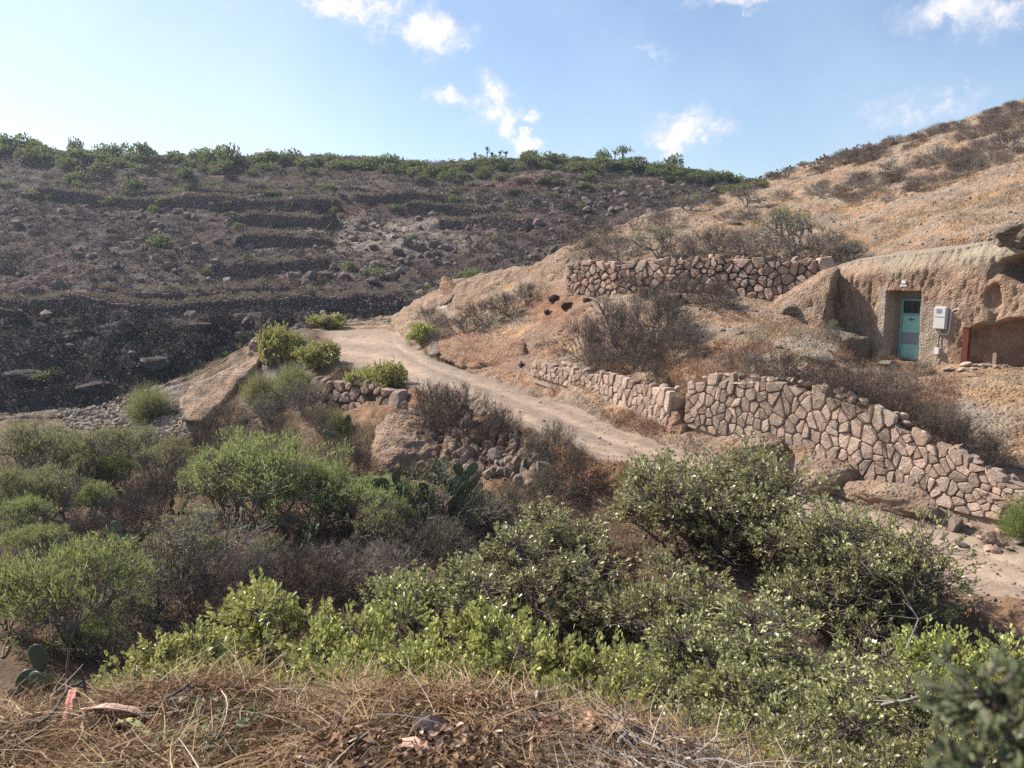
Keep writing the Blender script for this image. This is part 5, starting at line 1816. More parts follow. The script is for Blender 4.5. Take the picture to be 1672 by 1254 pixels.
def plant(kind, x, y, r, h, label, group=None, z=None, name='shrub', cat='shrub', sink=.04):
    k = used[kind] = used.get(kind, -1) + 1
    st, lf = PROT[kind][k % len(PROT[kind])]
    r0, h0 = SIZE[kind]
    if z is None:
        z = float(terrain(x, y)[0])
    e = bpy.data.objects.new(name, None)
    e.empty_display_size = .2
    COL.objects.link(e)
    e.location = (x, y, z - sink)
    e.rotation_euler = (0, 0, prs.random() * 6.28)
    e.scale = (r / r0 * prs.uniform(.95, 1.05), r / r0 * prs.uniform(.95, 1.05), h / h0)
    tag(e, label, cat, group)
    for nm, me in (('stems', st), ('foliage', lf)):
        if me is not None:
            o = bpy.data.objects.new(nm, me)
            COL.objects.link(o)
            o.parent = e
    return e


def plant_px(kind, u, vtop, wpx, base=None, Y=None, label='', group=None, hmin=.25, **kw):
    """u, top and width as seen from the viewpoint, plus either the row of its foot or its distance"""
    if Y is None:
        x, y, z = hit(u, base)
    else:
        d = raydir(u, vtop)
        y = Y
        x = d[0] / d[1] * Y
        z = float(terrain(x, y)[0])
    d = raydir(u, vtop)
    ztop = d[2] / d[1] * y
    h = max(ztop - z, hmin)
    r = wpx * .5 * y / FPX
    return plant(kind, x, y, r, h, label, group, z, **kw)


NEAR = [  # kind, u, vtop, width px, Y, label
    ('bush_big', 1165, 702, 330, 12.2, 'largest dark leafy bush, standing at the edge of the dirt road under the pink wall'),
    ('bush_big', 1400, 818, 330, 9.6, 'broad leafy bush left of the bare road patch at lower right'),
    ('bush_mid', 1090, 885, 250, 9.0, 'leafy bush in front of the largest dark one, wedged between its neighbours'),
    ('bush_mid', 855, 842, 310, 9.8, 'loose grey twiggy bush with small pale leaves in the middle of the gully'),
    ('bush_mid', 935, 808, 200, 12.0, 'thin greyish bush left of the largest dark bush, full of bare twigs'),
    ('bush_mid', 700, 890, 220, 9.2, 'sparse bush with pale leaves behind the bright yellow-green ones'),
    ('bush_near', 430, 932, 290, 6.6, 'bright yellow-green bush with the highest shoots, left of centre'),
    ('bush_near', 620, 955, 300, 6.2, 'bright green bush between the yellow-green one and the centre of the frame'),
    ('bush_near', 800, 975, 280, 6.0, 'green bush at the centre behind the straw heap'),
    ('bush_near', 270, 1015, 240, 5.4, 'yellow-green bush at the left end of the leafy row'),
    ('bush_near', 960, 1010, 260, 5.6, 'light green bush right of centre in the leafy row'),
    ('bush_mid', 1120, 990, 280, 6.6, 'twiggy bush with whitish leaves in front of the wedged one'),
    ('bush_mid', 1320, 985, 360, 7.0, 'dark twiggy bush with scattered pale leaves at lower right'),
    ('bush_mid', 1230, 1060, 320, 5.2, 'bush of whitish leaves above the right end of the straw heap'),
    ('bush_near', 1600, 985, 230, 6.3, 'sunlit light green bush before the bare road at the right edge'),
    ('bush_mid', 1480, 1070, 330, 5.2, 'thick leafy bush full of bare arching twigs near the lower right corner'),
    ('bush_near', 1060, 1120, 240, 4.3, 'pale green bush just behind the bark strips of the heap'),
    ('bush_mid', 1370, 1140, 320, 4.2, 'low bush of pale leaves along the bottom edge at right'),
    ('bush_near', 1210, 1180, 240, 3.9, 'low green bush hugging the right shoulder of the heap'),
    ('bush_near', 340, 1060, 260, 4.5, 'low yellow-green bush behind the left hump of the straw heap'),
    ('bush_near', 540, 1060, 280, 4.6, 'low bush with silvery leaves behind the middle of the straw heap'),
    ('bush_near', 730, 1070, 260, 4.5, 'low green bush behind the dead leaves of the heap'),
    ('bush_near', 890, 1090, 240, 4.3, 'low bush filling the dip of the heap right of centre'),
    ('bush_near', 170, 1095, 150, 4.6, 'small yellow-green bush beside the prickly pear at lower left'),
    ('bush_near', 1640, 1050, 200, 5.0, 'leafy bush at the right edge above the blurred twig'),
    ('bush_mid', 1560, 1150, 240, 4.2, 'whitish-leaved bush next to the blurred foliage at the corner'),
]
for (k, u, vt, w, Y, lab) in NEAR:
    plant_px(k, u, vt - (12 if Y > 8 else 44 if u < 900 else 16), w * (1.22 if Y < 8 else 1.08), None, Y, lab, 'leafy bushes between the heap and the road')

MID = [  # kind, u, vtop, width px, foot row, label
    ('euph', 440, 722, 260, 862, 'widest umbrella-shaped green shrub with black forked stems'),
    ('euph', 370, 745, 150, 850, 'green umbrella shrub joined to the left of the widest one'),
    ('euph', 520, 762, 150, 872, 'green umbrella shrub with pale forked stems, right of the widest one'),
    ('euph', 610, 788, 190, 880, 'dense green shrub between the pale-stemmed umbrella and the dark cactus'),
    ('euph_pale', 55, 695, 170, 800, 'rounded olive shrub with grey stems at the left edge, behind the others'),
    ('euph_pale', 185, 705, 150, 800, 'olive shrub right of the one at the left edge, below the rubble spill'),
    ('euph', 195, 748, 90, 806, 'small fresh green shrub in front of the olive ones'),
    ('euph_pale', 280, 720, 120, 800, 'yellowish thin shrub right of the small fresh green one'),
    ('euph', 160, 792, 80, 850, 'little green tuft shrub left of the prickly pears'),
    ('euph', 60, 864, 130, 935, 'brightest green shrub near the left edge'),
    ('euph', 130, 905, 270, 1068, 'large green-topped shrub with dark tangled stems at lower left'),
    ('euph', 10, 920, 130, 1030, 'green shrub cut by the left edge'),
    ('euph', 160, 1012, 100, 1075, 'small green shrub at the foot of the large dark-stemmed one'),
    ('euph_bare', 340, 838, 230, 945, 'grey leafless shrub of many fine stems in the middle of the gully'),
    ('euph_bare', 720, 762, 190, 868, 'grey-topped bare shrub behind the dark cactus'),
    ('euph_bare', 800, 800, 130, 880, 'bare grey shrub right of the dark cactus'),
    ('euph_bare', 430, 880, 150, 960, 'bare dark shrub below the prickly pear near the widest umbrella'),
    ('euph_bare', 250, 905, 160, 1010, 'bare grey shrub right of the large green-topped one'),
    ('euph_pale', 90, 765, 150, 850, 'dull green shrub in the left part of the gully'),
    ('euph_pale', 20, 770, 120, 860, 'dull shrub at the left edge above the brightest green one'),
    ('dry_brown', 250, 780, 130, 850, 'brown dry shrub left of the umbrella shrubs'),
    ('dry_brown', 330, 710, 90, 770, 'dry brown shrub at the foot of the rubble spill'),
    ('dry', 215, 800, 110, 870, 'dry shrub among the prickly pears'),
    ('dry_brown', 130, 850, 140, 905, 'dry brown shrub behind the brightest green one'),
    ('dry_pale', 560, 890, 180, 960, 'pinkish dry tangle before the dense green shrub'),
    ('dry_pale', 640, 895, 170, 955, 'pinkish dry tangle left of the sparse bush'),
    ('dry_brown', 480, 905, 150, 985, 'dark dry shrub under the pale-stemmed umbrella shrub'),
    ('dry_pale', 390, 905, 140, 985, 'dry twig shrub behind the highest yellow-green shoots'),
    ('dry_brown', 310, 920, 150, 1000, 'dry shrub between the bare grey shrubs and the yellow-green row'),
    ('dry_brown', 540, 930, 130, 985, 'low dry shrub behind the bright green bush'),
    ('dry_grey', 720, 850, 150, 930, 'dark twiggy shrub at the foot of the dark cactus'),
    ('dry_grey', 650, 840, 120, 905, 'dark twiggy shrub left of the dark cactus'),
    ('dry_grey', 850, 790, 110, 860, 'grey twiggy shrub below the fallen stones'),
    ('dry_grey', 900, 770, 110, 830, 'grey twiggy shrub with green flecks left of the rusty shrub'),
    ('dry_grey', 560, 720, 90, 785, 'grey twigs left of the large smooth boulder'),
    ('dry', 590, 730, 70, 790, 'small dry shrub against the left side of the large smooth boulder'),
    ('euph_pale', 130, 740, 110, 812, 'pale green shrub between the left-edge shrub and the small fresh green one'),
    ('euph_pale', 90, 700, 110, 775, 'pale green shrub behind the rounded olive one at left'),
    ('euph_pale', 240, 700, 110, 765, 'pale rounded shrub just below the rubble spill'),
    ('euph', 395, 780, 110, 858, 'small green umbrella shrub tucked under the widest one'),
    ('euph_pale', 640, 820, 120, 905, 'dull green shrub below the dense green one'),
    ('euph', 40, 815, 110, 880, 'green shrub left of the prickly pears near the left edge'),
    ('euph_pale', 330, 880, 130, 950, 'greenish thin shrub in front of the grey leafless one'),
    ('euph_pale', 200, 960, 130, 1040, 'pale green shrub right of the dark tangled stems'),
    ('euph', 560, 800, 90, 868, 'low green shrub right under the pale-stemmed umbrella'),
    ('broom', 245, 620, 90, 690, 'round yellow-green feathery shrub standing on the rubble shoulder'),
    ('broom_green', 1668, 800, 90, 880, 'dark green fine-leaved shrub at the right edge by the end of the pink wall'),
    ('bush_road', 462, 512, 78, 596, 'tall yellow-green bush left of the top of the dirt road'),
    ('bush_road', 536, 506, 62, 537, 'low yellow-green bush on the far edge of the flat road top'),
    ('bush_road', 520, 543, 76, 600, 'dark round bush on the left edge of the road top'),
    ('bush_road', 594, 590, 66, 640, 'small yellow-green bush left of its larger neighbour at the road bend'),
    ('bush_road', 634, 574, 76, 640, 'yellow-green bush at the road bend above the broken dry wall'),
    ('bush_road', 690, 518, 60, 560, 'green-topped shrub with brown twigs right of the road head'),
    ('broom', 480, 588, 90, 640, 'thin olive shrub below the tall bush'),
    ('broom', 425, 600, 70, 660, 'thin olive shrub on the slanting rock rib'),
    ('dry_brown', 560, 600, 60, 640, 'brown shrub below the dark round bush at the road top'),
    ('euph_bare', 430, 640, 90, 690, 'grey bare shrub in the hollow under the rock rib'),
    ('euph_bare', 500, 620, 90, 680, 'bare shrub with thick grey stems above the earth slope'),
    ('dry_grey', 370, 660, 90, 700, 'low grey shrub at the foot of the rock rib'),
    ('dry_brown', 450, 680, 90, 720, 'brown shrub on the earth slope left of the broken wall'),
    ('dry_grey', 530, 670, 80, 720, 'grey-green shrub below the broken dry wall, left part'),
    ('broom', 555, 665, 60, 710, 'yellowish tuft below the broken dry wall'),
    ('dry_brown', 340, 690, 80, 740, 'dry shrub below the end of the rubble spill'),
    ('dry', 400, 700, 100, 740, 'reddish dry shrub on the earth slope behind the widest umbrella shrub'),
    ('dry_brown', 700, 632, 120, 690, 'left half of the dense brown dry thicket above the fallen stones'),
    ('dry_brown', 760, 642, 130, 712, 'dense brown dry shrub in the middle of the thicket above the fallen stones'),
    ('dry_brown', 815, 672, 90, 728, 'brown dry shrub at the right end of the thicket above the fallen stones'),
    ('dry', 720, 660, 100, 708, 'low dry shrub at the front of the thicket'),
    ('dry_grey', 905, 690, 80, 750, 'grey shrub on the bank beside the dirt road'),
    ('dry_grey', 870, 715, 60, 765, 'small twiggy shrub at the right end of the fallen stones'),
    ('rusty', 940, 740, 110, 795, 'rusty orange shrub on the road bank left of the largest bush'),
    ('rusty', 890, 770, 70, 800, 'small rusty shrub beside the larger rusty one'),
    ('dry', 720, 545, 70, 575, 'dry shrub right of the green-topped one at the road bend'),
    ('dry_grey', 700, 500, 60, 530, 'grey twigs at the foot of the pale ridge'),
    ('dry', 790, 490, 80, 530, 'dry shrub below the cut rock face'),
    ('dry', 830, 478, 80, 515, 'dry shrub below the right part of the cut rock face'),
    ('dry', 755, 520, 90, 548, 'low dry shrub above the rounded brown bank'),
    ('dry_grey', 860, 462, 50, 492, 'grey shrub at the right end of the cut rock face'),
    ('dry', 960, 520, 90, 590, 'left shrub of the big dry patch on the slope'),
    ('dry', 1010, 500, 110, 585, 'mauve dry shrub in the middle left of the big patch on the slope'),
    ('dry', 1070, 482, 120, 560, 'highest dry shrub of the big patch on the slope'),
    ('dry', 1105, 525, 90, 590, 'right shrub of the big dry patch on the slope'),
    ('dry_brown', 1040, 545, 100, 600, 'brown shrub at the front of the big dry patch'),
    ('dry', 985, 560, 90, 605, 'low dry shrub at the lower left of the big patch'),
    ('dry_grey', 1095, 500, 90, 560, 'grey shrub at the upper right of the big dry patch'),
    ('hill_bare', 1045, 555, 60, 605, 'pale bare forked shrub in front of the big dry patch'),
    ('euph_hill', 965, 580, 34, 608, 'little yellow-green tuft above the shorter pink wall'),
    ('dry_brown', 1068, 595, 60, 640, 'dark dry shrub left of the eroded gap'),
    ('dry_grey', 1040, 450, 60, 478, 'yellowish shrub against the old dry-stone wall'),
    ('dry_brown', 1110, 458, 100, 495, 'brown shrub below the old dry-stone wall'),
    ('dry_brown', 1165, 462, 80, 505, 'brown shrub below the old dry-stone wall, right of the first'),
    ('hill_bare', 1180, 470, 50, 500, 'thin grey shrub at the end of the brown ones below the wall'),
    ('hill_bare', 985, 480, 70, 520, 'pale leafless shrub above the big dry patch'),
    ('dry', 1220, 575, 90, 615, 'dry shrub at the left of the yard'),
    ('dry_brown', 1275, 580, 100, 625, 'reddish dry shrub on the yard edge'),
    ('dry_brown', 1340, 590, 110, 632, 'reddish dry shrub before the grey rock shelf'),
    ('dry_grey', 1400, 595, 110, 645, 'dry shrub with green flecks in front of the door'),
    ('dry_brown', 1375, 615, 110, 660, 'dry shrub on top of the pink wall, middle of the yard'),
    ('dry_grey', 1450, 600, 90, 655, 'greenish shrub right below the green door'),
    ('dry_grey', 1500, 588, 60, 615, 'small shrub at the foot of the wall below the meter box'),
    ('dry_grey', 1442, 572, 34, 598, 'small grey shrub at the left foot of the green door'),
    ('euph_hill', 1360, 522, 30, 555, 'tiny forked succulent in the shade of the rock spur'),
    ('dry_brown', 1470, 640, 90, 690, 'dry shrub above the wall coping right of the yard'),
    ('dry_grey', 1530, 660, 90, 720, 'grey-brown shrub on the path edge above the pink wall'),
    ('dry_brown', 1575, 690, 100, 750, 'brown shrub on the path edge near the right end of the pink wall'),
    ('dry_grey', 1615, 715, 80, 765, 'last shrub of the row above the right end of the pink wall'),
    ('dry', 1250, 600, 80, 630, 'low dry tuft above the left end of the pink wall'),
    ('dry', 1310, 610, 80, 636, 'low reddish tuft above the middle of the pink wall'),
    ('dry_brown', 1625, 875, 44, 893, 'dry sprig among the little heap of stones at right'),
    ('euph_hill', 1075, 372, 90, 420, 'green-topped candelabra shrub above the left part of the dry-stone wall'),
    ('dry', 1010, 388, 90, 424, 'dry shrub above the left end of the dry-stone wall'),
    ('dry_grey', 965, 384, 70, 420, 'grey-green shrub on the orange rock shoulder'),
    ('dry', 1120, 385, 100, 424, 'mauve shrub above the dry-stone wall beside the candelabra'),
    ('dry_grey', 1165, 372, 90, 420, 'shrub with yellow-green top above the middle of the dry-stone wall'),
    ('dry', 1215, 378, 110, 424, 'mauve shrub above the middle of the dry-stone wall'),
    ('euph_hill', 1295, 342, 130, 418, 'largest pale candelabra shrub above the dry-stone wall'),
    ('dry', 1260, 388, 90, 424, 'mauve shrub under the left arms of the largest candelabra'),
    ('dry', 1330, 385, 90, 424, 'mauve shrub under the right arms of the largest candelabra'),
    ('euph_hill', 1390, 392, 66, 430, 'green-topped forked shrub above the right end of the dry-stone wall'),
    ('dry_grey', 1360, 380, 60, 415, 'grey shrub between the two candelabras'),
    ('hill_bare', 1035, 340, 60, 375, 'bare shrub on the edge of the spur against the dark hill'),
    ('euph_hill', 1125, 318, 60, 345, 'green-topped shrub on the crest of the spur'),
    ('dry_grey', 990, 365, 50, 392, 'grey shrub at the lower end of the spur crest'),
    ('dry', 1085, 345, 60, 372, 'dry shrub on the spur crest between the bare and the green ones'),
    ('hill_bare', 1220, 298, 60, 338, 'pale forked shrub below the dip in the skyline'),
    ('hill_bare', 1448, 258, 60, 298, 'pale forked tree-like shrub high on the right hill'),
    ('hill_bare', 1525, 235, 50, 268, 'bare forked shrub on the upper right hill, between the dry ones'),
    ('hill_bare', 1600, 255, 30, 278, 'small greenish forked shrub near the right edge of the upper hill'),
    ('hill_bare', 1655, 210, 60, 250, 'pale forked shrub at the right edge of the upper hill'),
    ('hill_bare', 1340, 295, 40, 322, 'pale forked shrub beside the orange lichen patch'),
    ('dry', 1185, 345, 40, 362, 'small dark shrub on the bare slope below the spur crest'),
    ('hill_bare', 1285, 272, 30, 292, 'wispy bare shrub on the skyline dip'),
]
for (k, u, vt, w, b, lab) in MID:
    plant_px({'dry': 'dry_pale'}.get(k, k) if vt < 470 and u > 950 else k, u, vt, w, b, None, lab)

# blurred foliage right beside the viewer
st, lf = leafy_bush(77, .10, .14, .009, 16, 34, 10, .05)
st2 = MB()
e = link('shrub', None)
e.location = (.333, .37, -.318)
tag(e, 'dark green foliage very close to the viewer, blurred, in the lower right corner', 'shrub')
tr = MB()
tr.prisms([(0, 0, 0), (.05, -.02, -.6)], [(.05, -.02, -.6), (.06, -.02, -1.5)], [.006, .009], [.009, .012], 5)
link('stems', st.mesh('stems', [W_brown]), e)
link('trunk', tr.mesh('trunk', [W_brown]), e)
link('foliage', lf.mesh('foliage', [leaf_mat('dark_near_leaf', (.10, .12, .06), (.24, .26, .14), (.34, .34, .2), .4, .5, .3, 0)]), e)

# scattered dry shrubs on the upper right hill
hillshr = 0
g = np.random.default_rng(17)
HL = {0: 'dry mauve shrub among the thick scrub near the top of the right hill', 1: 'dry shrub dotted along the bare middle of the right hill', 2: 'dry shrub along the descending skyline of the right hill'}
tries = 0
while hillshr < 190 and tries < 5000:
    tries += 1
    if g.random() < .72:
        u = g.uniform(1330, 1800)
        top = np.interp(u, [1240, 1300, 1400, 1500, 1560, 1672, 1800], [296, 274, 245, 216, 200, 160, 125])
        v = top + 3 + abs(g.normal()) * 70 * (u - 1200) / 400
        zone = 0
    elif g.random() < .5:
        u = g.uniform(1130, 1700)
        v = g.uniform(250, 380)
        zone = 1
    else:
        u = g.uniform(1150, 1500)
        top = np.interp(u, [1150, 1240, 1300, 1400, 1500], [334, 296, 274, 245, 216])
        v = top + g.uniform(1, 14)
        zone = 2
    x, y, z = hit(u, v)
    if y > 66 or v > 400:
        continue
    nzv = fbm(np.array([x]), np.array([y]), 0, 5, 3, 19)[0]
    if zone != 2 and nzv < (.02 if zone == 0 else .1):
        continue
    r = g.uniform(.35, .85) * (1.0 if zone == 0 else .75)
    plant(('dry_pale', 'dry', 'dry_pale', 'dry_grey', 'dry_pale')[hillshr % 5], x, y, r, r * g.uniform(.5, .85), HL[zone], 'dry shrubs scattered on the right hill', z)
    hillshr += 1

# ---- far hill: shrubs one can count
CL_G = [clump(800 + i).mesh('hill_shrub', [L_hill, W_dark]) for i in range(5)]
CL_D = [clump(820 + i, 380, .15, .6).mesh('hill_shrub', [L_hilldry, W_dark]) for i in range(4)]
FH = []


def far_shrub(u, v, wpx, hpx, green, label, group, dy=0.0):
    x, y, z = hit(u, v, 50)
    y2 = y + dy
    x, z = x / y * y2, float(terrain(x / y * y2, y2)[0])
    r = wpx * .5 * y2 / FPX
    me = (CL_G if green else CL_D)[len(FH) % (5 if green else 4)]
    o = link('hill_shrub', me, None, (x, y2, z - .1 - .18 * hpx * y2 / FPX), (0, 0, prs.random() * 6.28), (r, r, max(hpx * y2 / FPX / .8, .4)))
    tag(o, label, 'shrub', group)
    FH.append(o)


ridge_u = [0, 100, 200, 330, 600, 700, 830, 1000, 1100, 1180, 1245]
ridge_v = [226, 244, 252, 250, 256, 262, 256, 258, 272, 284, 298]
for (u, v, w, h, lab) in [(20, 236, 60, 26, 'dark rounded shrub at the left end of the far ridge'), (60, 240, 40, 20, 'dark shrub right of the one at the left end of the far ridge'), (46, 262, 44, 30, 'round bright shrub just below the left end of the far ridge'),
                          (123, 244, 34, 24, 'isolated round shrub on the far ridge, left part'), (165, 250, 44, 20, 'dark shrub in the dense ridge group left of the notch'), (195, 252, 40, 26, 'tall dark shrub in the ridge group left of the notch'),
                          (232, 252, 50, 30, 'largest dark shrub of the ridge group left of the notch'), (330, 256, 44, 22, 'dark shrub where the long green ridge band begins'),
                          (375, 262, 60, 32, 'bright green shrub, highest of the long ridge band'), (430, 262, 60, 20, 'wide green shrub of the long ridge band'), (165, 278, 50, 22, 'yellow-green round shrub on the upper far slope'),
                          (300, 285, 36, 20, 'bright green round shrub below the start of the ridge band'), (120, 290, 50, 18, 'yellowish leafy shrub on the upper far slope at left'), (215, 305, 40, 22, 'dark green round shrub above the top terrace'),
                          (345, 300, 30, 12, 'small green shrub under the ridge band'), (262, 398, 48, 26, 'pale green round shrub alone in the dark scree of the far hill'), (575, 440, 34, 26, 'dark green round shrub right of the square-ended terrace wall'),
                          (615, 446, 50, 16, 'dark low shrub beside the round one in the rocky patch'), (465, 366, 30, 8, 'bright yellow-green tuft on the terrace by the pale spur'), (450, 340, 30, 8, 'yellowish tuft on the long upper terrace'),
                          (455, 318, 22, 14, 'small round green shrub above the long upper terrace'), (545, 326, 20, 10, 'tiny green shrub beside the pale rock'), (270, 515, 16, 10, 'small round shrub on the longest low terrace'),
                          (90, 610, 40, 18, 'grey-green shrub at the foot of the dark cliff'), (770, 450, 60, 20, 'grey-green shrub in the hollow behind the pale ridge'), (85, 615, 60, 20, 'dark shrub in the shade under the cliff'),
                          (865, 248, 44, 20, 'large round green shrub on the ridge right of the columnar plants'), (915, 258, 30, 12, 'green shrub on the ridge beyond the largest round one'), (985, 250, 30, 20, 'dark shrub near the lone tree of the ridge'),
                          (1098, 258, 34, 24, 'tallest dark shrub at the right end of the ridge'), (1040, 262, 30, 14, 'dark shrub between the lone tree and the right end of the ridge')]:
    far_shrub(u, v + 3, w, h, True, lab, None)
g = np.random.default_rng(23)
for i in range(92):
    u = -30 + i * 13.9 + g.normal() * 6
    v = np.interp(u, ridge_u, ridge_v) + 8 + abs(g.normal()) * 9
    far_shrub(u, v, g.uniform(30, 58), g.uniform(12, 20), True, 'green shrub in the unbroken band along the far ridge', 'green shrubs along the far ridge')
for i in range(150):
    u = g.uniform(-20, 1200)
    top = np.interp(u, ridge_u, ridge_v)
    v = top + 12 + g.random() ** 1.5 * 80
    if u > 1000:
        v = top + 8 + g.random() * 20
    far_shrub(u, v, g.uniform(16, 42), g.uniform(8, 18), g.random() < .6, 'rounded scrub bush on the upper slope of the far hill', 'scrub bushes on the upper far slope')
for i in range(90):
    u = g.uniform(-20, 900)
    v = g.uniform(340, 660)
    if v > 520 and u > 420:
        continue
    far_shrub(u, v, g.uniform(14, 40), g.uniform(6, 16), g.random() < .25, 'rounded scrub bush on the lower slope of the far hill', 'scrub bushes on the lower far slope')


def far_cover(name, n, seed, mat, lo, hi, tufts, leaf, label, cond=None, flatz=.6, yr=(56, 136)):
    """ground-hugging scrub: many little sprays in one object"""
    g = np.random.default_rng(seed)
    t = g.uniform(-.78, .46, n * 3)
    y = g.uniform(yr[0], yr[1], n * 3)
    x = t * y
    m = fbm(x, y, 0, 7, 4, seed + 1, .6)
    ok = (m > g.uniform(-.5, .35, n * 3))
    if cond is not None:
        ok &= cond(x, y)
    x, y = x[ok][:n], y[ok][:n]
    z = terrain(x, y)
    P, D, W_ = [], [], []
    mb = MB()
    n = len(x)
    s = g.uniform(lo, hi, n)
    d = g.normal(size=(n, tufts, 3))
    d[..., 2] = np.abs(d[..., 2]) * .8
    d /= np.linalg.norm(d, axis=2, keepdims=True)
    P = np.stack([x, y, z], 1)[:, None] + d * s[:, None, None] * np.array([1, 1, flatz]) * g.uniform(.5, 1.0, (n, tufts, 1))
    P = P.reshape(-1, 3)
    dd = d.reshape(-1, 3)
    lv = leaf * g.uniform(.6, 1.5, len(P))
    mb.leaves(P, dd + g.normal(size=dd.shape) * .6, dd + g.normal(size=dd.shape) * .5, lv, lv * .6, 0, .15)
    o = link(name, mb.mesh(name, [mat]))
    tag(o, label, None, None, 'stuff')
    return o


far_cover('hill_scrub', 5600, 900, L_hilldry, .25, .8, 26, .22, 'low dry scrub covering the far hill')
far_cover('hill_scrub_green', 1300, 910, L_hill, .25, .7, 24, .2, 'low green scrub towards the far ridge', lambda x, y: y > 108)
far_cover('hill_grass', 2200, 920, L_hillgrass, .2, .5, 16, .2, 'dry grass along the far terraces', lambda x, y: fbm(x, y, 0, 12, 3, 5) > .12, .8)

far_cover('cliff_scrub', 650, 930, leaf_mat('dark_scrub', (.028, .026, .024), (.055, .050, .040), (.08, .08, .05), .7, .15, .25, .3), .5, 1.5, 34, .3, 'dense dark scrub on the cliff and in the ravine below', lambda x, y: (x / y < -.12), .8, (50, 71))  # scrub colour darkened along with the cliff's painted shade

pp = []
g = np.random.default_rng(941)
for (tw, yw, h, w, lab) in terr_lines:
    for k in range(int(60 * (tw[-1] - tw[0]) / .1)):
        t = g.uniform(tw[0], tw[-1])
        y = np.interp(t, tw, yw) + .3 + abs(g.normal()) * 1.1
        pp.append((t * y, y, float(terrain(t * y, y)[0])))
pp = np.array(pp)
kk = 22
d = g.normal(size=(len(pp), kk, 3)) * np.array([.9, .5, .35]) + np.array([0, 0, .5])
P = (pp[:, None] + d * .3).reshape(-1, 3)
mb = MB()
mb.leaves(P, d.reshape(-1, 3), g.normal(size=P.shape), g.uniform(.15, .4, len(P)), .07, 0, .1)
o = link('terrace_grass', mb.mesh('terrace_grass', [leaf_mat('pale_terrace_grass', (.20, .16, .105), (.32, .265, .175), (.38, .33, .22), .85, .1, .3, .3)]))
tag(o, 'pale dry grass growing along the tops of the terrace walls', None, None, 'stuff')

# columnar plants and the small tree on the far ridge
def far_column(u, v0, v1, arms, seed, label):
    x, y, z = hit(u, v0, 50)
    top = raydir(u, v1)[2] / raydir(u, v1)[1] * y
    h = top - z
    g = np.random.default_rng(seed)
    root = link('tree', None)
    root.location = (x, y, z)
    tag(root, label, 'tree', 'plants standing up on the far ridge')
    st, lf = MB(), MB()
    h = h * (.42, .6, .4, .68, .35, .4)[seed % 6]
    st.prisms([(0, 0, -.3)], [(.05, 0, h * .75)], .10, .08, 5)
    for i in range(arms):
        a = g.random() * 6.28
        b = np.array([0, 0, h * g.uniform(.3, .7)])
        c = b + np.array([math.cos(a) * .5, math.sin(a) * .3, .35])
        e = c + np.array([math.cos(a) * .15, 0, h * g.uniform(.15, .3)])
        st.prisms([b, c], [c, e], .08, .07, 5)
    k = 110
    P = np.array([.05, 0, h * .78]) + g.normal(size=(k, 3)) * .1
    d = g.normal(size=(k, 3)) + np.array([0, 0, .5])
    lf.leaves(P, d, g.normal(size=(k, 3)), .26, .09)
    link('trunk', st.mesh('trunk', [W_dark]), root)
    link('crown', lf.mesh('crown', [L_hill]), root)


for i, (u, v0, v1, arms, lab) in enumerate([(775, 252, 231, 0, 'lone spindly plant standing left of the columnar group on the ridge'), (795, 252, 228, 2, 'many-armed columnar plant at the left of the ridge group'),
                                          (803, 252, 230, 1, 'slim column between the two taller ridge plants'), (816, 252, 228, 1, 'tall columnar plant at the right of the ridge group'), (826, 253, 233, 1, 'short columnar plant at the right end of the ridge group'),
                                          (1004, 252, 238, 0, 'thin stalk left of the small ridge tree')]):
    far_column(u, v0 + 4, v1, arms, 950 + i, lab)
x, y, z = hit(1017, 256, 50)
root = link('tree', None)
root.location = (x, y, z)
tag(root, 'small dragon-tree-like tree standing alone on the far ridge', 'tree')
st, lf = MB(), MB()
st.prisms([(0, 0, -.2)], [(0, 0, 1.3)], .18, .14, 5)
g = np.random.default_rng(3)
k = 220
P = np.array([0, 0, 1.5]) + g.normal(size=(k, 3)) * np.array([.6, .5, .25])
lf.leaves(P, g.normal(size=(k, 3)) + np.array([0, 0, .4]), g.normal(size=(k, 3)), .55, .16)
link('trunk', st.mesh('trunk', [W_dark]), root)
link('crown', lf.mesh('crown', [L_hill, ]), root)
# ---------------------------------------------------------------- labels for the many hill shrubs: told apart by the nearest landmark
MARKS_FAR = [(450, 341, 'the long upper terrace wall'), (457, 370, 'the terrace wall below the bright yellow tuft'), (437, 442, 'the square-ended terrace wall'), (262, 398, 'the lone pale green shrub in the scree'),
             (300, 487, 'the short dark terrace wall'), (120, 512, 'the longest low terrace wall'), (216, 580, 'the pale boulder perched on the cliff'), (575, 440, 'the round dark green shrub'),
             (610, 380, 'the pale spur of the far hill'), (730, 348, 'the upper wall right of the pale spur'), (790, 372, 'the lower wall right of the pale spur'), (465, 545, 'the tall bush by the road top'), (800, 240, 'the columnar plants on the ridge'),
             (1017, 248, 'the small lone ridge tree'), (1098, 250, 'the tallest right-hand ridge shrub'), (375, 250, 'the highest shrub of the green band'), (232, 245, 'the largest dark ridge shrub'), (46, 250, 'the bright shrub near the left frame edge'),
             (165, 268, 'the yellow-green round shrub'), (560, 322, 'the pale rounded rock'), (910, 300, 'the dark gully head'), (640, 250, 'the middle of the far ridge'), (900, 248, 'the round ridge shrub'),
             (60, 340, 'the left end of the top terrace'), (1245, 292, 'the dip where the two hills meet'), (60, 430, 'the dark scree at the left edge'), (700, 450, 'the pale ridge crest'), (330, 300, 'the small green shrub under the band')]
